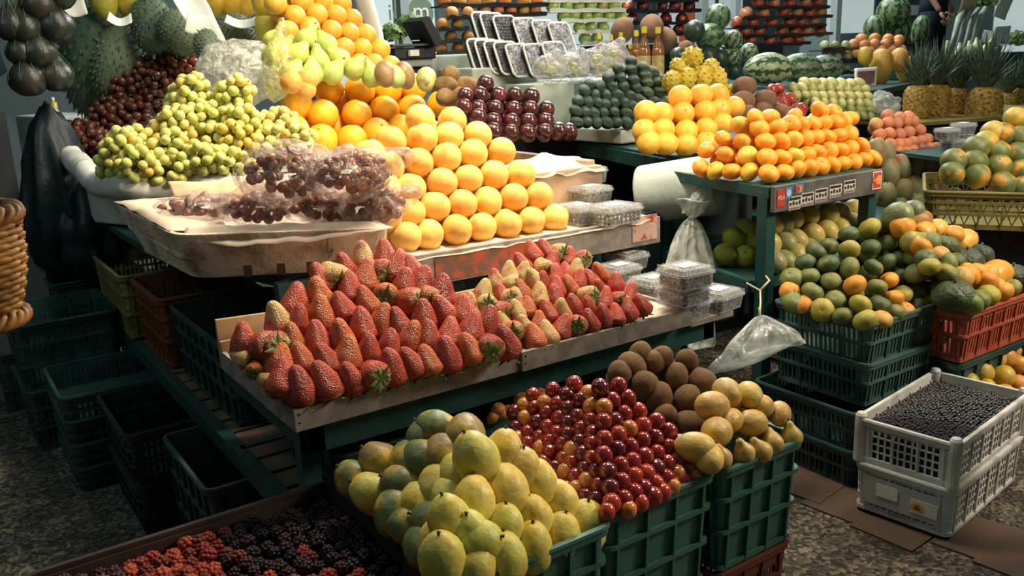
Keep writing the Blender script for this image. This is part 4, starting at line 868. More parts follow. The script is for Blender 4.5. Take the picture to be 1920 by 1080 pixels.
# black plastic bag hanging at the left, dark skirt cloth
BP = mat('black_bag_film', (.005, .015, .018), .5, .4, bump=.8, bscale=10)
def sack(v):
    a = math.atan2(v.y, v.x); s_ = 1 + .09 * math.sin(a * 9 + v.z * 2); k_ = .45 + .62 * max(0, 1 - (v.z + 1) / 2) ** .7 if v.z > -.4 else 1
    return Vector((v.x * s_ * k_, v.y * s_ * k_, v.z))
p = aty(115, 365, 4.8)
blob('plastic_bag', p, (.42, .4, .85), (0, 0, .4), BP, 3, 'black plastic bag hanging below the grey foam block on the left', 'plastic bag', extra=sack, amp=.12)
p = aty(175, 425, 4.7); blob('plastic_bag', p, (.42, .4, .5), (0, 0, 1.4), BP, 8, 'lower black plastic bag behind the foam box', 'plastic bag', extra=sack, amp=.15)
tpart('end_board', lambda m: m.bar((.22, 5.35, .735), (.72, 4.7, .74), .03, .1))
tpart('end_board', lambda m: m.bar((.24, 5.35, .0), (.24, 5.34, .74), .04, .04))

# ------------------------------------------------------------------ wicker basket at the left edge
wb = empty('wicker_basket', (0, 0, 0)); WK = mat('golden_wicker', (.22, .085, .014), .5, .35, col2=(.40, .19, .04), scale=10, bump=.3, bscale=20)
tag(wb, 'golden brown woven wicker basket cut by the left edge', 'basket')
c0 = aty(-76, 505, 1.72); wb.location = c0; R0 = .14
def ringpts(r, z, ph=0, wv=0, n=72): return [((r + wv * math.sin(12 * 2 * PI * i / n + ph)) * math.cos(2 * PI * i / n), (r + wv * math.sin(12 * 2 * PI * i / n + ph)) * math.sin(2 * PI * i / n), z + wv * .3 * math.cos(7 * 2 * PI * i / n + ph)) for i in range(n + 1)]
bwv = MB()
for i in range(17):
    u = i / 16; z = -.13 + .25 * u; r = R0 * (.72 + .28 * math.sin(u * PI * .62)); bwv.tube(ringpts(r, z, i * PI, .006), .0085, 5)
bwv.build('woven_side', WK, wb, True)
br_ = MB()
for k_ in range(3): br_.tube([((R0 * .97 + .016 * math.cos(9 * a + k_ * 2.09)) * math.cos(a), (R0 * .97 + .016 * math.cos(9 * a + k_ * 2.09)) * math.sin(a), .13 + .016 * math.sin(9 * a + k_ * 2.09)) for a in [2 * PI * i / 96 for i in range(97)]], .011, 6)
br_.build('braided_rim', WK, wb, True)
br_ = MB()
for k_ in range(3): br_.tube([((R0 * .82 + .013 * math.cos(9 * a + k_ * 2.09)) * math.cos(a), (R0 * .82 + .013 * math.cos(9 * a + k_ * 2.09)) * math.sin(a), -.13 + .013 * math.sin(9 * a + k_ * 2.09)) for a in [2 * PI * i / 96 for i in range(97)]], .010, 6)
br_.build('braided_foot', WK, wb, True)
MB().lathe([(.001, -.12), (R0 * .75, -.12), (R0 * .75, -.11), (.001, -.11)], 24).build('bottom', WK, wb)


hc = MB()
for k_ in range(3):
    a = k_ * 2.09 + .5; hc.tube([(R0 * .95 * math.cos(a), R0 * .95 * math.sin(a), .13), (0, 0, .62)], .004, 5)
hc.tube([(0, 0, .62), (0, 0, 1.9)], .005, 5); hc.build('hanging_cord', WK, wb, True)
wb.scale = (.68, .68, .68); wb.location = aty(-72, 505, 1.72)

# ================================================================== RIGHT STALL: shelf with the mandarins
rt = empty('display_table', (2.66, 2.2, 0)); tag(rt, 'dark green two-tier display table with payment stickers along its front board', 'table')
def rpart(n, fn, m=PAINT, bev=.002): tpart(n, fn, m, rt, bev)
dk = [atz(1445, 352, 1.07), atz(1650, 318, 1.07), Vector((3.62, 3.0, 1.07)), Vector((2.84, 3.0, 1.07))]; dk = [Vector((p.x, p.y)) for p in dk]
rpart('upper_deck', lambda m: m.prism(dk, 1.045, 1.07))
def along(a, b, y=0): return lambda m: None
fd = (dk[1] - dk[0]).normalized(); fn_ = Vector((fd.y, -fd.x))
def fpanel(m, u0, u1, z0, z1, off0, off1):
    L_ = (dk[1] - dk[0]).length; a = dk[0] + fd * L_ * u0; b = dk[0] + fd * L_ * u1
    m.prism([a + fn_ * off1, b + fn_ * off1, b + fn_ * off0, a + fn_ * off0], z0, z1); return m
rpart('front_board', lambda m: fpanel(m, 0, 1, .975, 1.075, .0, .02), mat('dark_grey_board', (.075, .07, .068), .6, .3, col2=(.13, .12, .11), scale=12))
rpart('side_board', lambda m: m.bar((dk[0].x, dk[0].y, 1.05), (dk[3].x, dk[3].y, 1.05), .02, .045))
for i, q in enumerate([dk[0] + Vector((.015, .03)), dk[1] + Vector((-.03, .03)), dk[2] - Vector((.05, .05)), dk[3] + Vector((0, -.05))]):
    rpart('leg', lambda m: m.box(q.x - .02, q.y - .02, 0, q.x + .035, q.y + .03, 1.05))
rpart('lower_shelf', lambda m: m.prism([(2.70, 2.3), (3.5, 2.33), (3.62, 3.1), (2.86, 3.1)], .66, .68))
rpart('lower_rail', lambda m: m.bar((2.69, 2.3, .67), (2.86, 3.0, .67), .03, .05))
rpart('lower_rail', lambda m: m.bar((2.7, 2.3, .67), (3.5, 2.33, .67), .02, .05))
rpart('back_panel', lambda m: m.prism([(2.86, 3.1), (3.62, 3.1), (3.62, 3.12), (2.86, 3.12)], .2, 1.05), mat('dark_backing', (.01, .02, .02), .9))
# stickers on the board
def sticker(u0, u1, z0, z1, m, label, depth=.0225, name='sticker', cat='sticker'):
    mb = MB(); fpanel(mb, u0, u1, z0, z1, .0205, depth); o = mb.build(name, m, None); tag(o, label, cat); return o
STW = mat('cream_sticker', (.72, .62, .54), .5, .3); STB = mat('black_print', (.03, .03, .035), .5, .3); STR = mat('red_sticker', (.55, .06, .04), .45, .3); STO = mat('orange_print', (.8, .32, .05), .45, .3); STBL = mat('blue_print', (.1, .25, .42), .45, .3)
def text(body, parent, M_, size, m, name='lettering', ext=.0006):
    c = bpy.data.curves.new(name, 'FONT'); c.body = body; c.size = size; c.align_x = 'CENTER'; c.align_y = 'CENTER'; c.extrude = ext; c.materials.append(m)
    o = bpy.data.objects.new(name, c); COL.objects.link(o); o.matrix_world = M_
    if parent: o.parent = parent; o.matrix_parent_inverse = parent.matrix_world.inverted()
    return o
LB = (dk[1] - dk[0]).length
def fM(u, z, off=.0235, tilt=0):
    p = dk[0] + fd * LB * u + fn_ * off; X = Vector((fd.x, fd.y, 0)); Zv = Vector((0, 0, 1)); N = Vector((fn_.x, fn_.y, 0))
    M_ = Matrix((X, Zv, N)).transposed().to_4x4(); M_.translation = (p.x, p.y, z); return M_ @ Matrix.Rotation(tilt, 4, 'Z')
s_ = sticker(.02, .085, .995, 1.06, STR, 'red payment sticker at the left end of the dark front board'); text('VISA', s_, fM(.052, 1.028), .022, STW)
def ringdisc(mb, u, z, r, off):
    M_ = fM(u, z, off); n = 24; vs = [M_ @ Vector((r * math.cos(2 * PI * i / n), r * math.sin(2 * PI * i / n), 0)) for i in range(n)] + [M_ @ Vector((0, 0, 0))]
    mb.add(vs, [(i, (i + 1) % n, n) for i in range(n)]); return mb
s_ = sticker(.09, .14, 1.02, 1.065, STBL, 'small blue sticker beside the red one on the front board'); ringdisc(MB(), .115, 1.043, .014, .0235).build('logo_disc', mat('pale_blue', (.4, .6, .75), .5), s_)
s_ = sticker(.17, .24, 1.035, 1.07, STBL, 'sticker with red disc near the left of the front board'); ringdisc(MB(), .205, 1.052, .014, .0235).build('logo_disc', STO, s_); ringdisc(MB(), .19, 1.052, .013, .0237).build('logo_disc', STR, s_)
s_ = sticker(.885, .975, .995, 1.07, STW, 'payment card sticker with red and orange discs at the right end of the board')
mb = MB(); fpanel(mb, .892, .968, 1.0, 1.065, .0225, .0232); mb.build('red_field', STR, s_)
ringdisc(MB(), .912, 1.034, .02, .0236).build('logo_disc', STR, s_); ringdisc(MB(), .945, 1.034, .02, .0238).build('logo_disc', STO, s_); text('MasterCard', s_, fM(.93, 1.034, .0242), .011, STW)
for i, (u, z) in enumerate([(.17, .999), (.28, 1.005), (.40, 1.012), (.53, 1.018), (.66, 1.026)]):
    s_ = sticker(u - .052, u + .058, z - .012, z + .026, STW, f'small white label sticker with black and pink print, {ORD[i]} of five along the front board')
    mb = MB(); fpanel(mb, u - .048, u + .05, z + .012, z + .023, .0225, .0232)
    for k_ in range(4): fpanel(mb, u - .046 + k_ * .026, u - .028 + k_ * .026, z - .008, z + .004 + .004 * (k_ % 2), .0225, .0232)
    mb.build('printed_marks', STB, s_)
    s2 = sticker(u - .05, u + .05, z - .026, z - .014, STW, f'narrow white strip sticker under the {ORD[i]} small label sticker')
    mb = MB()
    for k_ in range(9): fpanel(mb, u - .046 + k_ * .0105, u - .04 + k_ * .0105, z - .024, z - .016, .0225, .0232)
    mb.build('printed_marks', STB, s2)

ZM = lambda p: (1280 + p[0] / 4.8, 180 + p[1] / 4.8)
MO = {'o': ('orange', (.90, .36, .025)), 'y': ('yellowish', (.78, .48, .05)), 'd': ('deep orange', (.78, .28, .02)), 'g': ('greenish', (.6, .46, .05))}
def ln(xs, ys, c='o'): return [(x, y, c) for x, y in zip(xs, ys)]
RW = [ln([775, 910, 1025, 1135, 1230, 1330, 1425, 1530, 1620, 1705], [700, 690, 665, 655, 635, 630, 615, 600, 580, 565]), ln([760, 890, 1005, 1110, 1205, 1310, 1410, 1500, 1605], [555, 555, 540, 530, 510, 500, 485, 475, 455]),
      ln([745, 880, 990, 1100, 1190, 1295, 1395, 1490], [410, 415, 400, 390, 375, 370, 360, 345]), ln([690, 845, 970, 1060, 1165, 1265, 1370, 1440, 1500], [290, 275, 260, 265, 250, 250, 235, 230, 205]), ln([655, 785, 1000, 1235, 1360], [205, 190, 195, 125, 150])]
RW[1][2] = (1005, 540, 'g'); RW[2][2] = (990, 400, 'y')
fm = Face(1441, 326, z=1.11, slope=52, az=-86)
pile('mandarin', 'mandarin', 'mandarin', 'mandarin', 'mandarins on the front of the stickered table', 'the mandarin pyramid front', RW, fm, .086, MO, 'o', skin='orange', xf=ZM)
RW = [[(170, 650, 'd'), (295, 672, 'y'), (440, 680, 'd'), (600, 685, 'y')], [(215, 485, 'd'), (388, 530, 'd'), (585, 535, 'y')], [(370, 385, 'd'), (540, 420, 'd')], [(515, 262, 'y')]]
pile('mandarin', 'mandarin', 'mandarin', 'mandarin', 'mandarins on the left side of the stickered table', 'the mandarin pyramid side', RW, Face(1409, 323, z=1.11, slope=55, az=-150), .082, MO, 'd', skin='orange', xf=ZM)

# left shelf: yellow oranges, avocados
ls = empty('display_table', (2.9, 3.2, 0)); tag(ls, 'dark green side table carrying the yellow oranges and the avocado block', 'table')
def lpart(n, fn, m=PAINT): tpart(n, fn, m, ls)
q = [atz(1300, 300, 1.09), atz(1085, 262, 1.09)]; far = Vector((1.4, 1.6, 0))
top_ = [(q[0].x, q[0].y), (q[0].x + 1.9, q[0].y + .5), (q[1].x + 2.6, q[1].y + 2.2), (q[1].x, q[1].y)]
lpart('deck', lambda m: m.prism(top_, 1.055, 1.09)); lpart('edge_beam', lambda m: m.bar((q[0].x, q[0].y, 1.04), (q[1].x, q[1].y, 1.04), .03, .07))
for x, y in ((q[0].x + .03, q[0].y + .06), (q[1].x + .05, q[1].y - .1), (q[1].x + 1.6, q[1].y + 1.2)): lpart('leg', lambda m: m.box(x, y, 0, x + .04, y + .04, 1.05))
YO = {'y': ('golden', (.88, .50, .06)), 'o': ('orange', (.9, .42, .04))}
ZY = lambda p: (1160 + p[0] / 3.6, p[1] / 3.6)
RW = [ln([205, 320, 455, 590], [965, 970, 980, 970], 'y'), ln([170, 300, 455, 590, 695], [880, 875, 885, 870, 838], 'y'), ln([185, 290, 435, 580, 680, 775], [760, 770, 765, 755, 742, 725], 'y'), ln([415, 555, 668], [655, 645, 640], 'y')]
RW[3][2] = (668, 640, 'o')
pile('orange', 'orange', 'yellow orange', 'orange', 'golden oranges left of the mandarins', 'the golden orange pile', RW, Face(1286, 270, z=1.15, slope=56, az=-105), .118, YO, 'y', xf=ZY)
PY = {'y': ('yellow', (.66, .50, .05))}
def pitaya(loc, d, rot, label):
    if 'pit' not in _mc:
        mb = MB(); N = 46; mb.lathe(sph(1.25, .05, .04, 0, 14), 18)
        for i in range(N):
            z = 1 - 2 * (i + .5) / N; a = i * 2.39996; s_ = math.sqrt(1 - z * z); c = Vector((s_ * math.cos(a) * .47, s_ * math.sin(a) * .47, z * .58)); nn = Vector((s_ * math.cos(a), s_ * math.sin(a), z * .7)).normalized()
            Mq = nn.to_track_quat('Z', 'Y').to_matrix().to_4x4(); Mq.translation = c; mb.lathe([(.10, -.04), (.075, .03), (.03, .075), (.006, .085)], 7, Mq)
        _mc['pit'] = mb.mesh('dragon_fruit', fruit_mat('pitaya_skin', .45, .4, blush=(.42, .32, .04), bl=(.5, .75)), True)
        mt = MB()
        for k_ in range(6): a = k_ * 1.05; mt.tube([(0, 0, .55), (.08 * math.cos(a), .08 * math.sin(a), .66), (.16 * math.cos(a), .16 * math.sin(a), .70)], [.03, .02, .008], 5)
        _mc['pitc'] = mt.mesh('tuft', mat('brown_tuft', (.12, .1, .04), .8))
    o = inst('dragon_fruit', _mc['pit'], None, loc, rot, d, jit(PY['y'][1])); inst('tuft', _mc['pitc'], o); tag(o, label, 'dragon fruit', 'yellow dragon fruits'); return o
fpy = Face(1320, 150, Y=3.7, slope=60, az=-100)
for i, (x, y, d, lb) in enumerate([(495, 400, .125, 'yellow spiky dragon fruit at the very top of its heap'), (450, 535, .12, 'yellow dragon fruit at the left below the top one'), (560, 525, .12, 'yellow dragon fruit directly below the top one'), (662, 530, .115, 'yellow dragon fruit at the right below the top one'),
                                (735, 622, .08, 'small yellow dragon fruit by the brown sapotes'), (355, 545, .1, 'yellow dragon fruit beside the avocados, leftmost of the heap'), (400, 455, .09, 'yellow dragon fruit half hidden left of the top one'), (625, 465, .1, 'yellow dragon fruit half hidden right of the top one')]):
    pitaya(fpy.hit(*ZY((x, y))), d, (ru(-.4, .2), ru(-.6, .6), ru(0, 6)), lb)
pile('sapote', 'sapote', 'sapote', 'sapote', 'brown sapotes behind the mandarins', 'the rear sapote heap', [[(860, 785, 'b'), (965, 765, 'b'), (1090, 772, 'b')], [(835, 690, 'b'), (985, 680, 'b')], [(848, 590, 'b')]], Face(1430, 214, Y=3.35, slope=50, az=-95), .125, {'b': ('brown', (.27, .15, .09))}, 'b', xf=ZY, rot=lambda: (1.2 + ru(-.3, .3), ru(-.4, .4), ru(-1, 1)))
pile('apple', 'apple', 'red apple', 'apple', 'red apples between sapotes and guavas', 'the small red apple heap', [[(1150, 765, 'r'), (1215, 770, 'r')], [(1060, 712, 'r'), (1110, 705, 'r'), (1190, 740, 'r'), (1235, 735, 'r')], [(1100, 670, 'r'), (1155, 668, 'r')], [(1030, 612, 'r'), (1075, 600, 'r')]],
     Face(1480, 212, Y=3.4, slope=55), .082, {'r': ('dark', (.36, .05, .045))}, 'r', xf=ZY)
AV = {'a': ('dark green', (.026, .056, .032)), 'b': ('mid green', (.06, .10, .04))}
RW = [[(845, 690), (900, 688), (955, 690), (1010, 690), (1065, 690), (1125, 692), (1180, 688)], [(840, 625), (888, 632), (935, 638), (990, 635), (1050, 632), (1125, 638), (1185, 640), (1240, 620)], [(852, 570), (905, 575), (955, 578), (1000, 588), (1050, 580), (1110, 580), (1155, 595), (1210, 578), (1275, 572), (1330, 578)],
      [(890, 512), (945, 535), (1005, 535), (1070, 535), (1140, 540), (1190, 560), (1240, 522), (1305, 520), (1345, 505)], [(915, 475), (975, 488), (1040, 490), (1108, 488), (1178, 495), (1240, 468), (1292, 462), (1345, 475)], [(1020, 438), (1092, 438), (1162, 450), (1232, 428), (1320, 448)], [(1075, 385), (1150, 392), (1218, 380), (1270, 405)], [(1150, 345)]]
RW = [[(x, y, 'b' if x > 1190 else 'a') for x, y in r] for r in RW]
pile('oval', 'avocado', 'avocado', 'avocado', 'dark avocados stacked on the white block', 'the avocado pyramid', RW, Face(1165, 230, Y=3.75, slope=54, az=-95), .066, AV, 'a', skin='avocado', xf=ZP, rot=lambda: (-1.2 + ru(-.3, .3), ru(-.5, .5), ru(-.6, .6)), stretch=1.0)
a = atz(1068, 236, 1.17); b = atz(1205, 244, 1.17); M_ = Matrix.Translation(((a.x + b.x) / 2, (a.y + b.y) / 2 + .1, 1.1)) @ Matrix.Rotation(math.atan2(b.y - a.y, b.x - a.x), 4, 'Z')
o = MB().box(-.33, -.12, -.0, .36, .5, .075, M_).build('foam_block', WFOAM, None, bevel=.01); tag(o, 'greenish white foam block under the avocados', 'foam block')

# lower shelf: melons behind the post
GM = {'y': ('yellow', (.58, .45, .14)), 'g': ('green-yellow', (.40, .42, .09)), 'd': ('dull green', (.32, .32, .14))}
ZC = lambda p: (1420 + p[0] / 4.5, 380 + p[1] / 4.5)
RW = [[(-45, 390, 'y')], ]
RW = [[(150, 500, 'd'), (235, 490, 'd'), (330, 445, 'y'), (440, 395, 'd')], [(110, 340, 'y'), (240, 335, 'd'), (335, 320, 'y')], [(475, 270, 'y'), (590, 240, 'y'), (700, 215, 'y')], [(120, 180, 'y'), (215, 170, 'd'), (310, 135, 'y'), (440, 105, 'y'), (605, 100, 'y'), (700, 85, 'y'), (820, 60, 'y'), (805, 175, 'd')]]
pile('oval', 'melon', 'small melon', 'melon', 'small yellow melons on the lower shelf', 'the lower melon heap', RW, Face(1480, 490, z=.735, slope=50, az=-95), .088, GM, 'y', skin='pear', xf=ZC, rot=lambda: (-.9 + ru(-.3, .3), ru(-.5, .5), ru(-.6, .6)), stretch=.88, inner=True)
RW = [[(-280, 530, 'g'), (-140, 500, 'g')], [(-220, 390, 'g'), (-45, 385, 'g')], [(-150, 300, 'g')]]
ZK = lambda p: (1280 + p[0] / 2.7, 280 + p[1] / 2.7)
pile('mandarin', 'guava', 'guava', 'guava', 'yellow-green guavas left of the table post', 'the lower guava heap', [[(215, 530, 'g'), (315, 545, 'g')], [(262, 450, 'g'), (360, 465, 'g')], [(320, 405, 'g')]], Face(1365, 475, z=.735, slope=50, az=-110), .105, {'g': ('yellow-green', (.42, .46, .06))}, 'g', xf=ZK, stretch=1.15)

# citrus crate and stack
GREY = mat('grey_green_plastic', (.045, .10, .085), .5, .4, col2=(.07, .13, .11), scale=6)
for k_, (zt, h, dx) in enumerate([(.615, .17, 0), (.46, .17, 0), (.305, .155, -.1), (.155, .155, -.1)]):
    crate_at(2.75 + dx, 1.80 - (.03 if dx else 0), 3.27 + dx, 2.23, zt, h, GREY if k_ < 2 else PL['dark'], 'slot', ['grey-green crate heaped with green mandarins, topmost of four', 'grey-green crate directly below the green mandarin crate', 'dark crate third from the top under the green mandarins', 'dark crate on the ground under the green mandarins'][k_], 'stack of crates under the green mandarins', bands=(.5,))
CT = {'g': ('dark green', (.075, .115, .040)), 'm': ('mid green', (.17, .20, .05)), 'y': ('yellow-green', (.38, .34, .05)), 'o': ('orange', (.72, .30, .03)), 'l': ('light orange', (.6, .34, .08))}
RW = [C('yo' 'mogyg', [(910, 990), (1050, 985), (1150, 935), (1245, 910), (1340, 880), (1430, 855), (1515, 815)]), C('ygoymgg', [(870, 860), (1035, 870), (1140, 810), (1220, 775), (1350, 750), (1440, 720), (1520, 660)]), C('omogmy', [(820, 695), (1010, 710), (1110, 655), (1205, 625), (1325, 595), (1415, 545)]),
      C('mgggg', [(775, 550), (980, 545), (1095, 500), (1200, 480), (1300, 430)]), C('ygmgm', [(775, 400), (955, 380), (1100, 340), (1190, 320), (1240, 330)]), C('gymo', [(770, 265), (950, 210), (1070, 190), (1130, 200)])]
RW[0][1] = (1050, 985, 'l')
fct = Face(*ZC((900, 970)), z=.645, slope=50, az=-80)
pile('mandarin', 'mandarin', 'mandarin', 'mandarin', 'green mandarins on the front of the crate heap', 'the green mandarin heap front', RW, fct, .082, CT, 'm', xf=ZC, stretch=1.0, dj=.1)
RW = [C('oymm', [(375, 860), (545, 905), (715, 955), (300, 840)]), C('omm', [(275, 755), (465, 755), (655, 820)]), C('mmm', [(290, 640), (440, 620), (620, 660)]), C('gg', [(405, 505), (595, 520)]), C('gg', [(600, 375), (500, 410)])]
pile('mandarin', 'mandarin', 'mandarin', 'mandarin', 'green mandarins on the left side of the crate heap', 'the mandarin heap left side', RW, Face(*ZC((715, 945)), z=.645, slope=48, az=-140), .082, CT, 'm', xf=ZC, dj=.1)

# red crate with mixed citrus and squashes
rc = atz(1812, 590, .60)
crate_at(rc.x + .0, rc.y, rc.x + .58, rc.y + .42, .60, .2, PL['red'], 'slot', 'red crate holding mixed citrus, squashes and papayas', bands=(.5,))
crate_at(rc.x + .02, rc.y + .02, rc.x + .56, rc.y + .40, .39, .38, PL['dark'], 'solid', 'dark crate underneath the red crate')
ZX = lambda p: (1620 + p[0] * .3517, 380 + p[1] * .3519)
RX = [C('mmyomlo', [(565, 540), (620, 512), (665, 490), (735, 475), (785, 452), (700, 440), (650, 420)]), C('mlool', [(445, 380), (515, 400), (555, 383), (605, 370), (660, 375)]), C('lymgg', [(400, 280), (350, 340), (430, 325), (490, 310), (330, 298)]), C('omo', [(305, 240), (350, 215), (470, 175)])]
pile('mandarin', 'mandarin', 'mandarin', 'mandarin', 'mixed citrus heaped above the red crate', 'the mixed red crate heap', RX, Face(*ZX((600, 540)), z=.63, slope=42, az=-85), .088, CT, 'm', xf=ZX, dj=.14)
frd = Face(*ZX((600, 540)), z=.63, slope=42, az=-85)
for kind, nm, x, y, d, c, st, rt_, lb in [('squash', 'squash', 500, 480, .155, (.06, .085, .04), 1, (0, 0, 0), 'big round dark green squash at the corner of the red crate'), ('squash', 'squash', 445, 215, .12, (.10, .13, .05), 1, (0, .3, 0), 'green squash below the top orange fruits'), ('squash', 'squash', 565, 290, .13, (.06, .08, .045), 1, (0, 0, 0), 'dark grey-green squash at the right middle of the mixed heap'),
                              ('squash', 'squash', 630, 262, .12, (.05, .075, .045), 1, (0, .4, 0), 'dark squash behind the grey-green one'), ('papaya', 'papaya', 715, 370, .12, (.7, .32, .04), 1.2, (.3, 1.3, .2), 'large orange papaya lying on the right of the mixed heap'), ('papaya', 'papaya', 545, 192, .1, (.72, .38, .06), 1.2, (.2, 1.2, 0), 'orange papaya lying high on the mixed heap'),
                              ('squash', 'squash', 812, 370, .12, (.06, .08, .05), 1, (0, 0, 0), 'dark squash at the right edge above the red crate'), ('papaya', 'papaya', 225, 112, .085, (.75, .3, .03), 1, (.4, 1.3, 0), 'orange papaya with dark end, left at the top of the heap'), ('papaya', 'papaya', 340, 140, .085, (.72, .34, .04), 1, (.2, 1.2, .2), 'orange papaya, right at the top of the heap'),
                              ('mango', 'mango', 315, 75, .075, (.42, .22, .06), 1.1, (.2, 1.4, 0), 'brownish mango resting above the orange papayas'), ('papaya', 'papaya', 408, 122, .08, (.68, .44, .08), 1, (.2, 1.2, 0), 'pale orange papaya behind the top orange ones'), ('oval', 'lime', 195, 55, .11, (.2, .24, .10), .9, (1, 0, 0), 'round green fruit under the mangos, left'), ('oval', 'lime', 272, 30, .09, (.16, .20, .10), .9, (1, 0, 0), 'round green fruit under the mangos, right'), ('pear', 'pear', 285, 188, .09, (.3, .28, .08), 1, (.3, 1.2, 0), 'green-yellow pear shape lying below the orange papayas'), ('papaya', 'papaya', 490, 160, .085, (.5, .38, .1), 1, (.2, 1, 0), 'mottled yellow papaya at the top right of the heap')]:
    fruit(kind, nm, frd.hit(*ZX((x, y))) - frd.n * .02, d, rt_, c, lb, nm, stretch=st)
# box of guavas at the right edge
gb = empty('wooden_box', (3.3, 1.5, 0)); p = atz(1800, 722, .30)
bw = MB(); bw.box(p.x, p.y, .06, p.x + .015, p.y + .42, .40); bw.box(p.x, p.y - .012, .06, p.x + .6, p.y, .16); bw.box(p.x, p.y + .42, .06, p.x + .6, p.y + .435, .42); bw.box(p.x, p.y, .05, p.x + .6, p.y + .42, .07)
gb.location = (p.x, p.y, .05); tag(gb, 'low wooden box of guavas at the right edge, below the red crate', 'box'); o = bw.build('boards', WOOD, gb); o.matrix_parent_inverse = Matrix.Translation(-gb.location)
o = MB().box(p.x - .0, p.y - .0, .0, p.x + .6, p.y + .42, .048).build('pallet_board', WOODG, None); tag(o, 'grey board under the guava box at the right edge', 'board')
GU = {'o': ('orange', (.66, .30, .07)), 'y': ('yellow', (.58, .42, .08)), 'g': ('green-yellow', (.38, .36, .07))}
RG = [C('yyo', [(650, 985), (745, 1022), (835, 1050)]), C('gyyo', [(560, 965), (635, 905), (740, 930), (830, 970)]), C('oooy', [(705, 835), (750, 830), (820, 865), (790, 790)]), C('yoo', [(705, 760), (745, 722), (815, 722)])]
pile('oval', 'guava', 'guava', 'guava', 'guavas in the wooden box at the right edge', 'the guava box', RG, Face(*ZX((700, 1020)), z=.24, slope=40, az=-95), .078, GU, 'o', skin='papaya', xf=ZX, dj=.15, stretch=.85)
pile('mandarin', 'lime', 'lime', 'lime', 'green limes at the right edge above the guava box', 'the lime heap', [[(828, 650, 'g'), (850, 610, 'g')], [(840, 560, 'g'), (850, 520, 'g')]], Face(*ZX((835, 640)), Y=2.0, slope=50), .07, {'g': ('green', (.12, .16, .05))}, 'g', xf=ZX)

# white crates of small black berries
wc = atz(1778, 1022, 0); ang = math.atan2(.08, .59); ux = Vector((math.cos(ang), math.sin(ang), 0)); uy = Vector((-ux.y, ux.x, 0)); cc = wc + ux * .30 + uy * .165
crate(.60, .33, .172, PL['white'], 'grid', loc=(cc.x, cc.y, .02), rz=ang, label='lower white crate with paper tags, standing on the kerb bricks', taper=.006, name='plastic_crate', group='white crates', bands=(.9,))
wt = crate(.60, .33, .16, PL['white'], 'grid', loc=(cc.x, cc.y, .193), rz=ang, label='upper white crate filled with tiny black berries', taper=.006, group='white crates', bands=(.08,))
for sx in (-1, 1):
    for sy in (-1, 1): MB().lathe([(.02, -.15), (.02, .015), (.014, .024), (.002, .027)], 12).build('corner_post', PL['white'], wt).location = (sx * .292, sy * .157, .155)
o = MB().box(-.02, -.06, 0, .02, .06, .002).build('paper_tag', WHITE, None)
def wl(u, z, out): p = wc + uy * u - ux * out; return Vector((p.x, p.y, z))
Mw = Matrix((uy * -1, Vector((0, 0, 1)), ux * -1)).transposed().to_4x4()
def wtag(u, z, w_, h, m, name, label=None, par=None, out=.004, thick=.0015):
    M2 = Mw.copy(); M2.translation = wl(u, z, out); o = MB().box(-w_ / 2, -h / 2, 0, w_ / 2, h / 2, thick, M2).build(name, m, par)
    if label: tag(o, label, 'tag')
    return o
bpy.data.objects.remove(o)
wtag(.165, .105, .26, .10, mat('grey_white_panel', (.42, .42, .40), .5), 'panel_plate', 'flat grey panel on the end of the lower white crate', out=.004)
wtag(.21, .115, .075, .045, mat('cream_tag', (.72, .72, .60), .6), 'paper_tag', 'blank cream paper tag on the lower white crate', out=.007)
lt = wtag(.085, .10, .09, .05, mat('cream_logo_tag', (.62, .58, .48), .6), 'logo_tag', 'small tag with orange fruit emblem on the lower white crate', out=.007)
M2 = Mw.copy(); M2.translation = wl(.105, .10, .0095); n_ = 20
mb = MB(); mb.add([M2 @ Vector((.022 * math.cos(PI * i / n_) * 1.1, .022 * math.sin(PI * i / n_) - .008, 0)) for i in range(n_ + 1)] + [M2 @ Vector((0, -.012, 0))], [(i, i + 1, n_ + 1) for i in range(n_)]); mb.build('emblem', STO, lt)
mb = MB(); M2b = M2.copy(); M2b.translation = wl(.105, .10, .0102); mb.add([M2b @ Vector(v) for v in ((-.012, -.01, 0), (.012, -.01, 0), (.008, .003, 0), (0, .008, 0), (-.008, .003, 0))], [(0, 1, 2, 3, 4)]); mb.build('emblem_figure', mat('emblem_brown', (.25, .07, .03), .5), lt)
_sb = fmesh('ball', 'blackberry')
def wxy(u, v): p = cc + ux * u + uy * v; return p
cand = []
for i in range(46):
    for j in range(25):
        u = -.278 + .556 * i / 45 + (.006 if j % 2 else 0) + ru(-.002, .002); v = -.145 + .29 * j / 24 + ru(-.002, .002)
        if abs(u) > .284: continue
        p = wxy(u, v); z = .318 + .025 * math.cos(u * 5) * math.cos(v * 9) + ru(-.003, .003); cand.append((p.x, p.y, z))
cand.sort(key=lambda p: Vector(p[:2]).length)
for p in cand[:300]:
    o = inst('black_berry', _sb, None, p, (0, 0, 0), ru(.0135, .0155), (.012, .012, .018)); tag(o, 'tiny round black berry in the upper white crate', 'berry', 'tiny black berries in the white crate')
mb = MB()
for p in cand[300:]: mb.lathe([(.001, -.0068), (.006, -.0035), (.0073, 0), (.006, .0035), (.001, .0068)], 7, Matrix.Translation(p))
o = mb.build('black_berries', mat('black_berry_skin', (.012, .012, .017), .3, .5), None, True); tag(o, 'rest of the tiny black berries in the upper white crate', 'berries', None, 'stuff')
M2 = Matrix.Translation((cc.x, cc.y, 0)) @ Matrix.Rotation(ang, 4, 'Z')
o = MB().box(-.285, -.15, .2, .285, .15, .316, M2).build('berry_layer', DB, None); tag(o, 'packed black berries beneath the surface of the white crate', 'berries', None, 'stuff')

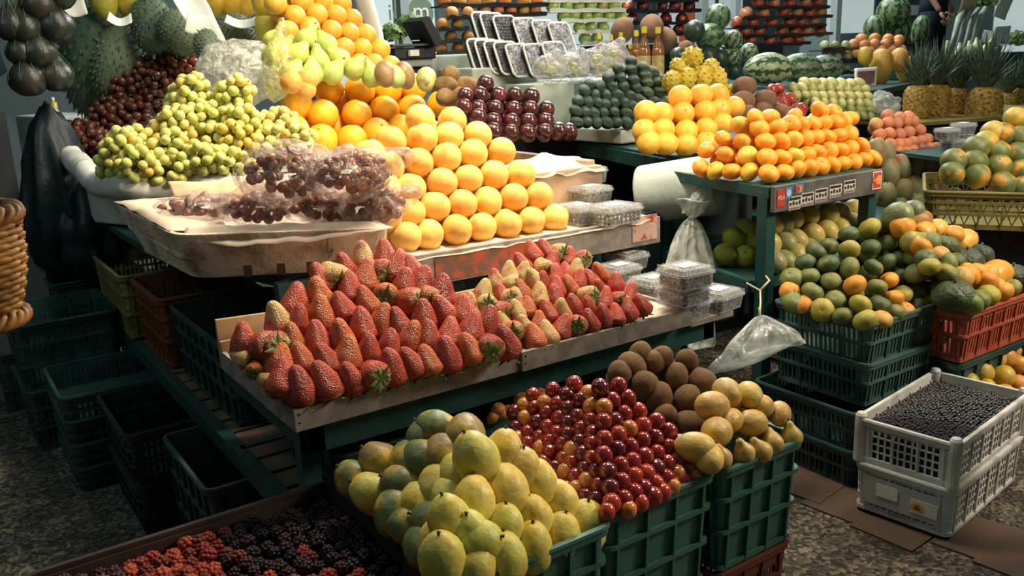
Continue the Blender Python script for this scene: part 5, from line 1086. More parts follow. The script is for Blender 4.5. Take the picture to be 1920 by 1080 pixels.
# ------------------------------------------------------------------ mangos, pink peaches, figs, pineapples, far right
MG = {'g': ('grey-green', (.22, .26, .12)), 'r': ('reddish', (.30, .14, .10)), 'p': ('purple-brown', (.20, .09, .07))}
RW = [C('gggrg', [(1105, 320), (1180, 300), (1250, 305), (1325, 300), (1375, 270)]), C('ggggr', [(1035, 240), (1115, 225), (1175, 210), (1240, 205), (1300, 175)]), C('gggg', [(1050, 120), (1105, 100), (1162, 85), (1222, 72)]), C('gg', [(985, 20), (1030, 30)])]
RW[0][2] = (1250, 310, 'p')
pile('mango', 'mango', 'mango', 'mango', 'large mangos right of the stickered table', 'the mango heap', RW, Face(1700, 395, Y=2.75, slope=62, az=-90), .11, MG, 'g', xf=ZK, rot=lambda: (ru(-.3, .1), ru(-.25, .25), ru(-1, 1)), stretch=1.12, dj=.06)
mgt = empty('display_table', (3.7, 2.7, 0)); tag(mgt, 'dark green stepped table under the mangos and pink peaches', 'table')
def mp(n, fn, m=PAINT): tpart(n, fn, m, mgt)
mp('deck', lambda m: m.prism([(3.55, 2.6), (4.65, 2.55), (5.2, 3.4), (3.7, 3.4)], .7, .73)); _zz = aty(1665, 302, 2.95).z; mp('upper_deck', lambda m: m.prism([(3.75, 3.0), (5.0, 2.9), (5.8, 3.9), (3.9, 3.9)], _zz - .06, _zz - .03))
for x, y in ((3.6, 2.65), (4.55, 2.6), (4.0, 4.2), (5.4, 4.2)): mp('leg', lambda m: m.box(x, y, 0, x + .05, y + .05, 1.0 if y > 3 else .7))
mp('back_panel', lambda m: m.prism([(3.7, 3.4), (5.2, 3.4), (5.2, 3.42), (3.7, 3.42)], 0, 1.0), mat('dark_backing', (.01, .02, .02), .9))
ZF = lambda p: (1520 + p[0] / 3.6, p[1] / 3.6)
PC = {'p': ('pink', (.62, .24, .13)), 'o': ('orange-pink', (.70, .36, .12))}
RW = [ln([700, 760, 820, 870], [1075, 1070, 1062, 1055], 'p'), ln([520, 590, 640, 690, 745, 800, 845], [1032, 1030, 1025, 1018, 1010, 1003, 1000], 'p'), ln([455, 530, 595, 640, 690, 740, 785], [970, 975, 975, 970, 962, 955, 940], 'p'), ln([465, 530, 600, 660, 735], [910, 902, 906, 892, 878], 'p'), ln([440, 520, 580, 640, 690], [840, 828, 836, 818, 820], 'p'), ln([520, 600, 660], [780, 795, 790], 'p')]
RW[4][0] = (440, 838, 'o')
pile('peach', 'peach', 'peach', 'peach', 'pink peaches in front of the pineapples', 'the pink peach stack', RW, Face(1665, 290, Y=2.95, slope=55, az=-95), .076, PC, 'p', xf=ZF, inner=True)
FG = {'y': ('cream-yellow', (.62, .58, .24)), 'g': ('green', (.24, .30, .12))}
RW = [[('L', 150, 715, 410, 790, 6, 'g')], [('L', 20, 650, 400, 700, 8, 'y')], [('L', -60, 640, 380, 640, 8, 'y')], [('L', -110, 585, 370, 600, 9, 'y')], [('L', -60, 545, 340, 560, 7, 'y')]]
RW = [[('L', 290, 770, 400, 790, 3, 'g')], [('L', 60, 730, 400, 745, 6, 'g')], [('L', 30, 690, 380, 700, 7, 'y')], [('L', -100, 640, 380, 648, 9, 'y')], [('L', -120, 590, 360, 600, 9, 'y')], [('L', -40, 555, 330, 562, 7, 'y')]]
pile('finger', 'cucumber_melon', 'stubby melon', 'melon', 'cream and green stubby melons behind the mandarins', 'the stubby melon heap', RW, Face(1590, 215, Y=3.7, slope=55, az=-95), .066, FG, 'y', skin='pear', xf=ZF, rot=lambda: (-1.2 + ru(-.3, .3), ru(-.5, .5), ru(-.7, .7)), inner=True, stretch=.85)

def pineapple(loc, d, h, label, lean=0):
    if 'pine' not in _mc:
        mb = MB(); prof = spline_prof([(.02, -.7), (.36, -.68), (.49, -.4), (.52, 0), (.48, .4), (.34, .64), (.1, .7)], 20)
        mb.lathe(prof, 24)
        for i in range(150):
            u = (i + .5) / 150; z = -.66 + 1.3 * u; a = i * 2.39996; r = .5 * math.sqrt(max(.02, 1 - (abs(z) / .74) ** 3.4))
            c = Vector((r * math.cos(a), r * math.sin(a), z)); nn = Vector((math.cos(a), math.sin(a), z * .5)).normalized(); Mq = nn.to_track_quat('Z', 'Y').to_matrix().to_4x4(); Mq.translation = c
            mb.lathe([(.075, -.02), (.062, .018), (.02, .03), (.008, .06)], 6, Mq)
        _mc['pine'] = mb.mesh('pineapple', fruit_mat('pineapple_skin', .6, .3, blush=(.16, .12, .03), bl=(.46, .62), bscale=9, bump=.3, bumpscale=20, spots=(.05, .035, .012), spotscale=11, spotw=.2))
        mc = MB()
        for i in range(60):
            u = i / 60; a = i * 2.39996; ln_ = .95 + .85 * u; sp = (1 - u) * .85 + .06; w_ = .085
            base = Vector((math.cos(a) * .1, math.sin(a) * .1, .64 + .12 * u)); d1 = Vector((math.cos(a) * sp, math.sin(a) * sp, 1)).normalized(); sd = Vector((-math.sin(a), math.cos(a), 0))
            p1 = base + d1 * ln_ * .5; d2 = (d1 + Vector((math.cos(a), math.sin(a), 0)) * .35 * (1 - u)).normalized(); p2 = base + d1 * ln_ * .5 + d2 * ln_ * .5; o_ = Vector((math.cos(a), math.sin(a), 0)) * .02
            mc.add([base - sd * w_, base + o_, base + sd * w_, p1 - sd * w_ * .8, p1 + o_ * 1.5, p1 + sd * w_ * .8, p2], [(0, 1, 4, 3), (1, 2, 5, 4), (3, 4, 6), (4, 5, 6)])
        _mc['crown'] = mc.mesh('crown', mat('pineapple_leaf', (.035, .075, .05), .5, .4, col2=(.10, .15, .10), scale=5))
    o = inst('pineapple', _mc['pine'], None, loc, (lean, ru(-.08, .08), ru(0, 6)), (d, d, h), jit((.46, .27, .05))); inst('crown', _mc['crown'], o); tag(o, label, 'pineapple', 'pineapples standing in a row'); return o
PNY = 3.8
for i, (x, y, w_, wl_) in enumerate([(1720, 192, 46, 'leftmost in the row'), (1755, 194, 50, 'second from the left in the row'), (1795, 197, 46, 'third from the left in the row'), (1845, 204, 58, 'with the broadest body, fourth from the left'), (1888, 198, 34, 'fifth from the left, half hidden'), (1908, 190, 36, 'at the right edge of the photo')]):
    p = aty(x, y, PNY - (.25 if i == 3 else 0) + (.15 if i > 3 else 0)); dd = (p - Vector((0, 0, HC))).dot(RM @ Vector((0, 0, -1))); d = w_ / FPX * dd
    pineapple(p, d * 1.05, d * 1.0, f'pineapple with spiky dark crown, {wl_}')
a = aty(1690, 230, 3.65); b = aty(1925, 262, 2.6)
prk = empty('rack', (a.x, a.y, 0)); tag(prk, 'dark rack with olive edge under the pineapples', 'rack')
tpart('deck', lambda m: m.prism([(a.x, a.y - .03), (a.x + 2.4, a.y - .75), (a.x + 2.8, a.y + .7), (a.x + .1, a.y + .7)], a.z - .03, a.z - .005), PL['yellow'], prk)
tpart('front_panel', lambda m: m.prism([(a.x, a.y + .0), (a.x + 2.4, a.y - .7), (a.x + 2.4, a.y - .68), (a.x, a.y + .02)], .0, a.z - .03), BLACK, prk)
tpart('leg', lambda m: m.box(a.x, a.y, 0, a.x + .05, a.y + .05, a.z - .03), BLACK, prk)
# blackberry boxes at far right
for x, y, lb in [(1775, 262, 'small dark fruit box, left, in the shade under the pineapples'), (1805, 252, 'small dark fruit box, upper, under the pineapples'), (1812, 275, 'small dark fruit box, lower right, under the pineapples'), (1785, 282, 'small dark fruit box, lowest, under the pineapples')]:
    p = aty(x, y, 2.75); clamshell(p, ru(-.2, .2), lb, 'dark fruit boxes under the pineapples', L=.12, W=.1)
_q = aty(1758, 292, 2.62); mp('front_step', lambda m: m.prism([(_q.x, 2.6), (_q.x + .8, 2.4), (_q.x + .9, 2.95), (_q.x + .1, 2.95)], _q.z - .03, _q.z - .005))
# green oranges in the mustard crate at the right
yc = atz(1772, 340, .93)
yl = crate(1.0, .62, .17, PL['yellow'], 'lattice', loc=(yc.x + .20, yc.y - .36, .76), rz=-1.02, label='mustard lattice crate holding green oranges at the right', name='plastic_crate')
tb2 = MB().box(-.5, -.28, 0, .5, .3, .755, Matrix.Translation((yc.x + .24, yc.y - .34, 0)) @ Matrix.Rotation(-1.02, 4, 'Z')); o = tb2.build('stand', BLACK, None); tag(o, 'dark boxed stand under the mustard lattice crate', 'stand')
GO = {'g': ('green', (.13, .17, .05)), 'y': ('yellow-green', (.34, .32, .07)), 'o': ('yellowish', (.5, .36, .07))}
RW = [[(1785, 325, 'g'), (1832, 330, 'g'), (1880, 345, 'g'), (1918, 352, 'g')], [(1788, 302, 'g'), (1828, 304, 'g'), (1873, 312, 'g'), (1915, 322, 'g')], [(1830, 278, 'g'), (1870, 285, 'g'), (1908, 290, 'g')], [(1848, 268, 'y'), (1880, 252, 'g'), (1912, 258, 'g')], [(1905, 222, 'y'), (1862, 248, 'o')]]
pile('orange', 'orange', 'orange', 'orange', 'green oranges in the mustard crate', 'the green orange heap', RW, Face(1832, 330, z=.965, slope=50, az=-125), .122, GO, 'g', xf=None)

# ================================================================== PLASTIC BAGS BETWEEN THE STALLS
MILK = film_mat('milky_plastic_film', (.62, .66, .58), .62, .3, .6, 9)
SHEER = film_mat('sheer_plastic_film', (.55, .60, .56), .42, .22, .8, 8)
def funnel(name, apex, L_, R_, th, m, label, cat, seed=0, curve=1.6, parent=None, r0=.012, wr=.12, dirn=None):
    """plastic gathered at a knot and opening out to the segment L_..R_"""
    apex, L_, R_ = Vector(apex), Vector(L_), Vector(R_); mid = (L_ + R_) / 2; hw = (R_ - L_) / 2; W_ = hw.length; ax = hw.normalized(); dn = (mid - apex).normalized(); nn = ax.cross(dn).normalized()
    mb = MB(); N = 56; K = 22; vs = []
    for k in range(K + 1):
        t = k / K; c = apex.lerp(mid, t); a_ = r0 + (W_ - r0) * t ** (1 / curve); b_ = r0 + (th - r0) * math.sin(min(1, t * 1.15) * PI * .62) ** .8
        cap = 1 if t < .93 else math.sqrt(max(0, 1 - ((t - .93) / .075) ** 2)) * .6 + .4
        for i in range(N):
            s = 2 * PI * i / N; w_ = 1 + wr * math.sin(s * 11 + seed + 2 * noise.noise(Vector((s, t * 3, seed)))) * (1 - t * .55) + .1 * noise.noise(Vector((math.cos(s) * 2, math.sin(s) * 2, t * 4 + seed)))
            q = c + ax * (math.cos(s) * a_ * w_ * (1 if t < .93 else .97)) + nn * (math.sin(s) * b_ * w_ * cap) + dn * (.04 * W_ * math.sin(s * 3 + seed) * t)
            vs.append(q)
    fs = [(k * N + i, k * N + (i + 1) % N, (k + 1) * N + (i + 1) % N, (k + 1) * N + i) for k in range(K) for i in range(N)] + [tuple(K * N + i for i in range(N)), tuple(range(N - 1, -1, -1))]
    mb.add(vs, fs); o = mb.build(name, m, parent, True)
    if label: tag(o, label, cat)
    return o
ap = aty(1424, 592, 2.0)
pb = funnel('plastic_bag', ap, aty(1322, 706, 2.0), aty(1512, 640, 1.93), .06, SHEER, 'large see-through plastic bag tied with string to the green table post', 'plastic bag', 1, 1.12)
cr = MB(); k1 = aty(1425, 545, 2.1); cr.tube([ap, ap.lerp(k1, .5) + Vector((.004, 0, 0)), k1, k1 + Vector((-.04, .03, .03))], .004, 6).tube([k1, k1 + Vector((.05, .0, .03)), k1 + Vector((.09, .05, .03))], .004, 6).tube([ap + Vector((-.005, 0, .03)), ap + Vector((.012, 0, -.03)), ap + Vector((.01, -.01, -.09))], .003, 5)
o = cr.build('string', mat('pale_string', (.5, .42, .28), .8), None, True); tag(o, 'pale string knotted round the green post, holding the see-through bag', 'string')
ap = aty(1298, 408, 2.62)
pb = funnel('plastic_bag', ap, aty(1232, 470, 2.62), aty(1335, 545, 2.6), .07, MILK, None, None, 4, 1.8); bpy.data.objects.remove(pb)
pb = funnel('plastic_bag', ap, aty(1238, 590, 2.6), aty(1352, 590, 2.6), .08, MILK, 'milky plastic bag with ruffled knotted top hanging between the two stalls', 'plastic bag', 4, 1.7)
funnel('ruffle', ap, aty(1268, 372, 2.62), aty(1330, 378, 2.62), .03, MILK, None, None, 7, 1.2, parent=pb)
MB().tube([ap + Vector((.012 * math.cos(a), .012 * math.sin(a), .0)) for a in [PI * i / 8 for i in range(17)]], .006, 6).build('tie', MILK, pb, True)
o = funnel('plastic_bag', aty(1330, 600, 2.3), aty(1290, 655, 2.3), aty(1338, 648, 2.3), .03, MILK, 'scrap of white plastic bag hanging below the table end', 'plastic bag', 9, 1.3)
a = aty(1205, 365, 3.05); b = aty(1345, 345, 2.75); ax = (b - a).normalized()
Mr = ax.to_track_quat('Z', 'Y').to_matrix().to_4x4(); Mr.translation = a; R_ = .135
rl = empty('bag_roll', a); o = MB().lathe([(R_ * .98, 0), (R_, .01), (R_, (b - a).length), (R_ * .98, (b - a).length + .005)], 40, Mr).build('roll', mat('milky_roll', (.50, .56, .50), .35, .5, col2=(.42, .48, .43), scale=5, bump=.2, bscale=40), rl, True); o.matrix_parent_inverse = Matrix.Translation(-a)
Mr2 = Mr.copy(); Mr2.translation = a - ax * .006; o = MB().lathe([(.02, 0), (.03, .0), (.03, .012), (.02, .012)], 16, Mr2).build('core', WOOD, rl); o.matrix_parent_inverse = Matrix.Translation(-a)
tag(rl, 'thick roll of milky plastic bags between peach shelf and mandarin table', 'roll')
funnel('plastic_bag', aty(1335, 330, 2.7), aty(1278, 400, 2.7), aty(1340, 395, 2.7), .04, SHEER, 'loose clear plastic hanging from the roll end', 'plastic bag', 12, 1.4)
o = MB().box(2.66, 2.9, .0, 2.8, 3.2, .9).build('dark_sack', BP, None, bevel=.03); tag(o, 'dark sack standing in the shade behind the hanging bags', 'sack')

# ================================================================== BACK LEFT: soursops, gourds, papers, papayas, people
SOUR = fruit_mat('soursop_skin', .6, .3, blush=(.10, .14, .08), bl=(.4, .65), bscale=3, bump=.2, spots=(.01, .02, .012), spotscale=9, spotw=.3)
def soursop(loc, w_, h, rot, label, col=(.045, .085, .055), nsp=230):
    if 'sour' not in _mc:
        mb = MB(); mb.lathe(spline_prof([(.01, -.5), (.28, -.44), (.46, -.2), (.5, .08), (.4, .34), (.2, .47), (.01, .5)], 18), 26)
        for i in range(nsp):
            z = 1 - 2 * (i + .5) / nsp; a = i * 2.39996; s_ = math.sqrt(1 - z * z); c = Vector((s_ * math.cos(a) * .475, s_ * math.sin(a) * .475, z * .485)); nn = Vector((s_ * math.cos(a), s_ * math.sin(a), z)).normalized()
            Mq = (nn + Vector((0, 0, -.35))).to_track_quat('Z', 'Y').to_matrix().to_4x4(); Mq.translation = c; mb.lathe([(.034, -.015), (.022, .03), (.004, .085)], 5, Mq)
        _mc['sour'] = mb.mesh('soursop', SOUR, True)
    o = inst('soursop', _mc['sour'], None, loc, rot, (w_, w_, h), col); inst('stem', stem_mesh(.5, .03, .1), o); tag(o, label, 'soursop', 'spiky soursops'); return o
soursop(aty(172, 112, 5.5), .32, .62, (.1, .1, 0), 'largest spiky soursop, standing dark beside the hanging gourds')
soursop(aty(218, 115, 5.35), .25, .44, (.1, .45, 1), 'paler spiky soursop leaning between the largest one and the dark grapes', (.12, .16, .10))
soursop(aty(285, 48, 5.2), .22, .3, (.2, .2, 2), 'dark spiky soursop behind the topmost dark grapes')
soursop(aty(335, 62, 5.0), .18, .24, (.3, .4, 3), 'small pale spiky soursop under the hanging white paper', (.12, .16, .09))  # given a paler skin colour than the default
soursop(aty(440, 66, 4.9), .22, .22, (1.2, .2, 1), 'spiky soursop with white paper wrapped on top', (.13, .16, .10))
NETC = mat('gourd_net', (.16, .2, .07), .7)
def gourd(px, py, Y, d, label):
    p = aty(px, py, Y); o = inst('gourd', fmesh('gourd', 'gourd', 0), None, p, (ru(-.06, .06), ru(-.06, .06), ru(0, 6)), d, (.016, .024, .018)); tag(o, label, 'gourd', 'dark round gourds on strings')
    MB().tube([(0, 0, .95), (.01, 0, 1.5), (0, 0, 2.2)], .018, 6).build('string', NETC, o)
    net = MB()
    for k in range(8):
        a = k * PI / 4; net.tube([((.502 * math.sin(t)) * math.cos(a), (.502 * math.sin(t)) * math.sin(a), -.495 * math.cos(t)) for t in [PI * .12 * j for j in range(1, 7)]] + [(.05 * math.cos(a), .05 * math.sin(a), .8)], .006, 4)
    net.build('net', NETC, o)
for x, y, d, lb in [(45, 50, .16, 'gourd high at the left in shade'), (20, 45, .15, 'gourd at the top left, partly behind another'), (103, 45, .17, 'gourd high beside the large soursop'), (72, 5, .17, 'gourd cut by the top edge of the photo'), (38, 95, .13, 'small gourd at the left at mid height'), (70, 95, .17, 'gourd in the middle of the hanging cluster'), (52, 145, .17, 'lowest gourd on the left of the cluster'), (105, 140, .155, 'lowest gourd on the right, beside the large soursop'), (108, -15, .16, 'topmost gourd above the frame, beside the soursop')]:
    gourd(x, y, 4.7, d, 'dark round netted ' + lb)
def card(name, quad, m, label, cat, th=.002, bend=.03, n=8, nz=.01):
    q = [Vector(v) for v in quad]; nn = (q[1] - q[0]).cross(q[3] - q[0]).normalized(); vs = []
    for i in range(n + 1):
        for j in range(n + 1):
            u, v = i / n, j / n; p = q[0].lerp(q[1], u).lerp(q[3].lerp(q[2], u), v); vs.append(p + nn * (bend * math.sin(u * PI) + nz * noise.noise(p * 12)))
    mb = MB(); mb.add(vs, [(i * (n + 1) + j, (i + 1) * (n + 1) + j, (i + 1) * (n + 1) + j + 1, i * (n + 1) + j + 1) for i in range(n) for j in range(n)])
    o = mb.build(name, m, None, True); s = o.modifiers.new('t', 'SOLIDIFY'); s.thickness = th; tag(o, label, cat); return o
WP = mat('crumpled_white_paper', (.70, .70, .62), .7, .2, bump=.6, bscale=16)
card('paper_sheet', [aty(318, -10, 4.7), aty(382, -10, 4.7), aty(424, 78, 4.55), aty(362, 66, 4.6)], WP, 'crumpled white paper hanging over the soursops', 'paper')
card('paper_sheet', [aty(352, 20, 4.6), aty(398, 30, 4.6), aty(424, 80, 4.5), aty(345, 60, 4.6)], WP, 'second fold of white paper in front of the small soursop', 'paper')
card('paper_sheet', [aty(425, 28, 4.75), aty(482, 30, 4.75), aty(484, 46, 4.7), aty(420, 42, 4.7)], WP, 'white paper cap on the wrapped soursop', 'paper')
card('paper_sheet', [aty(205, 22, 4.8), aty(246, 24, 4.8), aty(248, 42, 4.75), aty(200, 38, 4.75)], WP, 'white paper collar behind the paler soursop', 'paper')
card('paper_sheet', [aty(95, -8, 4.9), aty(155, -8, 4.9), aty(165, 26, 4.85), aty(120, 26, 4.85)], WP, 'grey-white paper at the top beside the gourds', 'paper')
for x, y, c, lb in [(195, 0, (.45, .40, .06), 'upright olive-yellow papaya behind the largest soursop'), (240, -2, (.48, .44, .06), 'upright yellow papaya behind the paler soursop'), (275, -4, (.4, .4, .06), 'upright green-yellow papaya left of the white paper'), (398, -2, (.66, .42, .05), 'upright orange papaya right of the white paper'), (430, 0, (.72, .42, .04), 'upright orange papaya behind the wrapped soursop'), (460, 0, (.7, .40, .05), 'upright orange papaya, fifth from the left'), (500, 10, (.62, .48, .06), 'tall yellow papaya beside the high oranges'), (505, 55, (.55, .48, .07), 'yellow papaya low beside the high oranges')]:
    fruit('papaya', 'papaya', aty(x, y, 5.3 if x < 490 else 4.6), .145, (PI + ru(-.1, .1), ru(-.1, .1), ru(0, 6)), c, lb, 'papaya', 'upright papayas at the back left', stretch=1.15)
blob('plastic_bag', aty(455, 135, 4.15), (.40, .2, .27), (0, .12, -.4), film_mat('clear_crinkled_film', (.66, .66, .56), .5, .12, 1.0, 18), 21, 'large clear crinkled bag standing behind the green grapes', 'plastic bag', knot=(1, 0, .6), amp=.18)
blob('plastic_bag', aty(520, 130, 4.0), (.13, .12, .28), (0, .2, 0), film_mat('yellow_tinted_film', (.62, .60, .22), .45, .12, 1.0, 18), 25, 'yellowish clear bag squeezed between grapes and pears', 'plastic bag', knot=(0, 0, 1), amp=.2)
soursop(aty(395, 92, 4.6), .2, .14, (1.3, .2, 1), 'flat-lying mottled soursop above the crinkled bag', (.14, .17, .12))
o = MB().box(-.02, -.02, 0, .02, .02, .08).lathe([(.024, 0), (.026, .05), (.012, .075), (.012, .09)], 14).build('small_bottle', mat('yellow_bottle', (.6, .5, .05), .3, .5), None, True); o.location = atz(103, 212, 1.31); tag(o, 'small yellow bottle with white cap standing on the grey block', 'bottle')
MB().lathe([(.013, .085), (.013, .115), (.002, .117)], 12).build('cap', WHITE, o, True)

# people ------------------------------------------------------------
SKIN = mat('skin', (.36, .19, .12), .55, .35); CLOTH = mat('dark_clothing', (.010, .022, .030), .8, .2, bump=.3, bscale=12); TROUS = mat('dark_trousers', (.008, .012, .02), .85, .2)
SHOE = mat('oxblood_shoe', (.035, .014, .014), .5, .4); SOLE = mat('pale_sole', (.45, .44, .38), .7)
def skin_obj(name, verts, edges, radii, m, parent=None, root=0, sub=2):
    me = bpy.data.meshes.new(name); me.from_pydata([tuple(v) for v in verts], edges, []); me.materials.append(m)
    o = bpy.data.objects.new(name, me); COL.objects.link(o)
    if parent: o.parent = parent
    sk = o.modifiers.new('skin', 'SKIN'); lay = me.skin_vertices[0] if me.skin_vertices else None
    if lay is None:
        bm = bmesh.new(); bm.from_mesh(me); bm.verts.layers.skin.verify(); bm.to_mesh(me); bm.free(); lay = me.skin_vertices[0]
    for i, r in enumerate(radii):
        rr = r if isinstance(r, tuple) else (r, r); lay.data[i].radius = rr; lay.data[i].use_root = (i == root)
    sk.use_smooth_shade = True; s = o.modifiers.new('sub', 'SUBSURF'); s.levels = sub; s.render_levels = sub
    return o
def hand(parent, wrist, dirv, side, palm_n, s=1.0, name='hand'):
    """palm and five fingers, each finger its own chain, slightly curled"""
    d = Vector(dirv).normalized(); n = Vector(palm_n).normalized(); x = d.cross(n).normalized() * side; w0 = Vector(wrist)
    V = [w0, w0 + d * .05 * s, w0 + d * .085 * s]; E_ = [(0, 1), (1, 2)]; R_ = [.024 * s, (.036 * s, .018 * s), (.036 * s, .014 * s)]
    skin_obj('palm', V, E_, R_, SKIN, parent)
    for k, (off, ln_) in enumerate([(-.030, .068), (-.010, .078), (.011, .074), (.030, .058)]):
        b = w0 + d * .075 * s + x * off * s; p = [b]; dd = d.copy()
        for j, f in enumerate((.45, .32, .23)): dd = (dd + n * (.28 + .1 * k * .3)).normalized(); p.append(p[-1] + dd * ln_ * f * s * 1.1)
        skin_obj('finger', p, [(0, 1), (1, 2), (2, 3)], [.010 * s, .009 * s, .0085 * s, .007 * s], SKIN, parent, sub=1)
    b = w0 + d * .03 * s - x * .028 * s; t1 = (d * .7 - x * .7 + n * .3).normalized(); skin_obj('thumb', [b, b + t1 * .032 * s, b + t1 * .03 * s + (d + n * .4).normalized() * .032 * s, b + t1 * .03 * s + (d + n * .5).normalized() * .055 * s], [(0, 1), (1, 2), (2, 3)], [.013 * s, .012 * s, .010 * s, .008 * s], SKIN, parent, sub=1)
def person(base, rz, label, pose='stand', s=1.0, shirt=CLOTH, long_sleeves=True):
    r = empty('person', base, rz); tag(r, label, 'person'); sit = pose == 'sit'
    hip = .50 if sit else .93; kn = (.5, .46) if sit else (.5, 0)
    V = [(0, 0, hip), (0, 0, hip + .25), (0, 0, hip + .48), (0, 0, hip + .56), (0, 0.0, hip + .62)]; E_ = [(0, 1), (1, 2), (2, 3), (3, 4)]; R_ = [(.11, .08), (.11, .08), (.11, .075), (.05, .05), (.05, .052)]
    arms = []
    for sd in (-1, 1):
        i = len(V); sh_ = (sd * .175, 0, hip + .45); el = (sd * .24, .03, hip + .19); wr = (sd * .12, -.22, hip + .08) if sit else ((sd * .25, -.12, hip - .04) if pose == 'stand' else (sd * .22, -.30, hip + .1))
        V += [sh_, el, wr]; E_ += [(2, i), (i, i + 1), (i + 1, i + 2)]; R_ += [.034, .034, .026]; arms.append((el, wr, sd))
    leg_i = []
    for sd in (-1, 1):
        i = len(V)
        if sit: V += [(sd * .10, 0, hip), (sd * .13, -.42, hip + .0), (sd * .13, -.44, .08)]
        else: V += [(sd * .10, 0, hip - .05), (sd * .11, -.02, .50), (sd * .11, .01, .08)]
        E_ += [(0, i), (i, i + 1), (i + 1, i + 2)]; R_ += [.075, .055, .040]; leg_i.append(V[-1])
    body = skin_obj('body', V, E_, R_, SKIN, r)
    def loft(mb, secs, n=24):
        vs = []; K = len(secs)
        for (x, y, z, rx, ry) in secs:
            for k in range(n): a = 2 * PI * k / n; vs.append((x + rx * math.cos(a), y + ry * math.sin(a) * (1 + .02 * math.sin(a * 5 + z * 20)), z))
        mb.add(vs, [(q * n + k, q * n + (k + 1) % n, (q + 1) * n + (k + 1) % n, (q + 1) * n + k) for q in range(K - 1) for k in range(n)] + [tuple(range(n - 1, -1, -1)), tuple((K - 1) * n + k for k in range(n))])
    st = MB(); loft(st, [(0, 0, hip - .06, .172, .125), (0, 0, hip + .05, .168, .122), (0, 0, hip + .18, .155, .115), (0, 0, hip + .34, .180, .125), (0, 0, hip + .44, .190, .118), (0, 0, hip + .50, .165, .098), (0, 0, hip + .535, .10, .08), (0, 0, hip + .555, .066, .066)])
    for el, wr, sd in arms:
        sh_ = Vector((sd * .165, 0, hip + .465)); e_ = Vector(el); w_ = Vector(wr); pts = [sh_ - Vector((sd * .05, 0, -.01)), sh_, sh_.lerp(e_, .35), sh_.lerp(e_, .7)]; rr = [.05, .068, .062, .056]
        if long_sleeves: pts += [e_, e_.lerp(w_, .5), e_.lerp(w_, .93)]; rr += [.052, .044, .036]
        st.tube(pts, rr, 14)
    st.build('shirt', shirt, r, True)
    tr_ = MB(); loft(tr_, [(0, 0, hip - .16, .150, .115), (0, 0, hip - .10, .166, .122), (0, 0, hip, .165, .118), (0, 0, hip + .05, .158, .112)])
    for k_ in (0, 1):
        a_, b_, c_ = [Vector(V[11 + 3 * k_ + q]) for q in range(3)]
        tr_.tube([a_ + Vector((0, 0, .02)), a_.lerp(b_, .3), a_.lerp(b_, .7), b_, b_.lerp(c_, .3), b_.lerp(c_, .7), c_ + Vector((0, 0, .01))], [.095, .095, .082, .074, .072, .066, .062], 16)
    tr_.build('trousers', TROUS, r, True)
    # head with face
    hz = hip + .74; hd = MB().lathe(spline_prof([(.02, -.12), (.055, -.10), (.072, -.04), (.078, .03), (.07, .09), (.04, .125), (.002, .13)], 14), 20).build('head', SKIN, r, True); hd.location = (0, -.01, hz); hd.scale = (1, 1.15, 1)
    f = MB(); f.lathe([(.004, .0), (.016, -.03), (.012, -.038), (.002, -.04)], 8, Matrix.Translation((0, -.075, .012))); f.build('nose', SKIN, hd, True)
    for sx in (-1, 1):
        MB().lathe(sph(1, 0, 0, 0, 6), 8, Matrix.Translation((sx * .028, -.068, .015)) @ Matrix.Scale(.018, 4)).build('eye', BLACK, hd, True); MB().lathe(sph(1.6, 0, 0, 0, 6), 8, Matrix.Translation((sx * .078, .0, 0)) @ Matrix.Scale(.035, 4)).build('ear', SKIN, hd, True)
    MB().lathe(sph(.4, 0, 0, 0, 6), 8, Matrix.Translation((0, -.066, -.055)) @ Matrix.Scale(.04, 4)).build('mouth', RED, hd, True)
    MB().lathe([(.082, .0), (.09, .05), (.075, .11), (.04, .138), (.002, .142)], 20, Matrix.Translation((0, .012, .0))).build('hair', BLACK, hd, True)
    for el, wr, sd in arms:
        hand(r, wr, (Vector(wr) - Vector(el)), sd, (0, -.2, -1) if sit else (-sd, 0, -.2))
    for (x, y, z) in leg_i:
        sm_ = MB(); so = MB(); N = 16
        def foot(k, zz, r_=1): return [(x + .046 * r_ * math.cos(2 * PI * i / N) * (1 + .1 * math.sin(2 * PI * i / N)), y - .07 - .135 * r_ * math.sin(2 * PI * i / N), zz) for i in range(N)]
        lp = [foot(0, .02), foot(0, .05, 1.0), foot(0, .075, .85), [(x + .04 * math.cos(2 * PI * i / N), y - .01 - .05 * math.sin(2 * PI * i / N), .12) for i in range(N)]]
        sm_.add(sum(lp, []), [(k * N + i, k * N + (i + 1) % N, (k + 1) * N + (i + 1) % N, (k + 1) * N + i) for k in range(3) for i in range(N)] + [tuple(range(N)), tuple(3 * N + i for i in range(N))]); sm_.build('shoe', SHOE, r, True)
        lp = [foot(0, 0, 1.06), foot(0, .024, 1.08)]; so.add(sum(lp, []), [(i, (i + 1) % N, N + (i + 1) % N, N + i) for i in range(N)] + [tuple(range(N)), tuple(N + i for i in range(N))]); so.build('sole', SOLE, r)
    r.scale = (s, s, s); return r
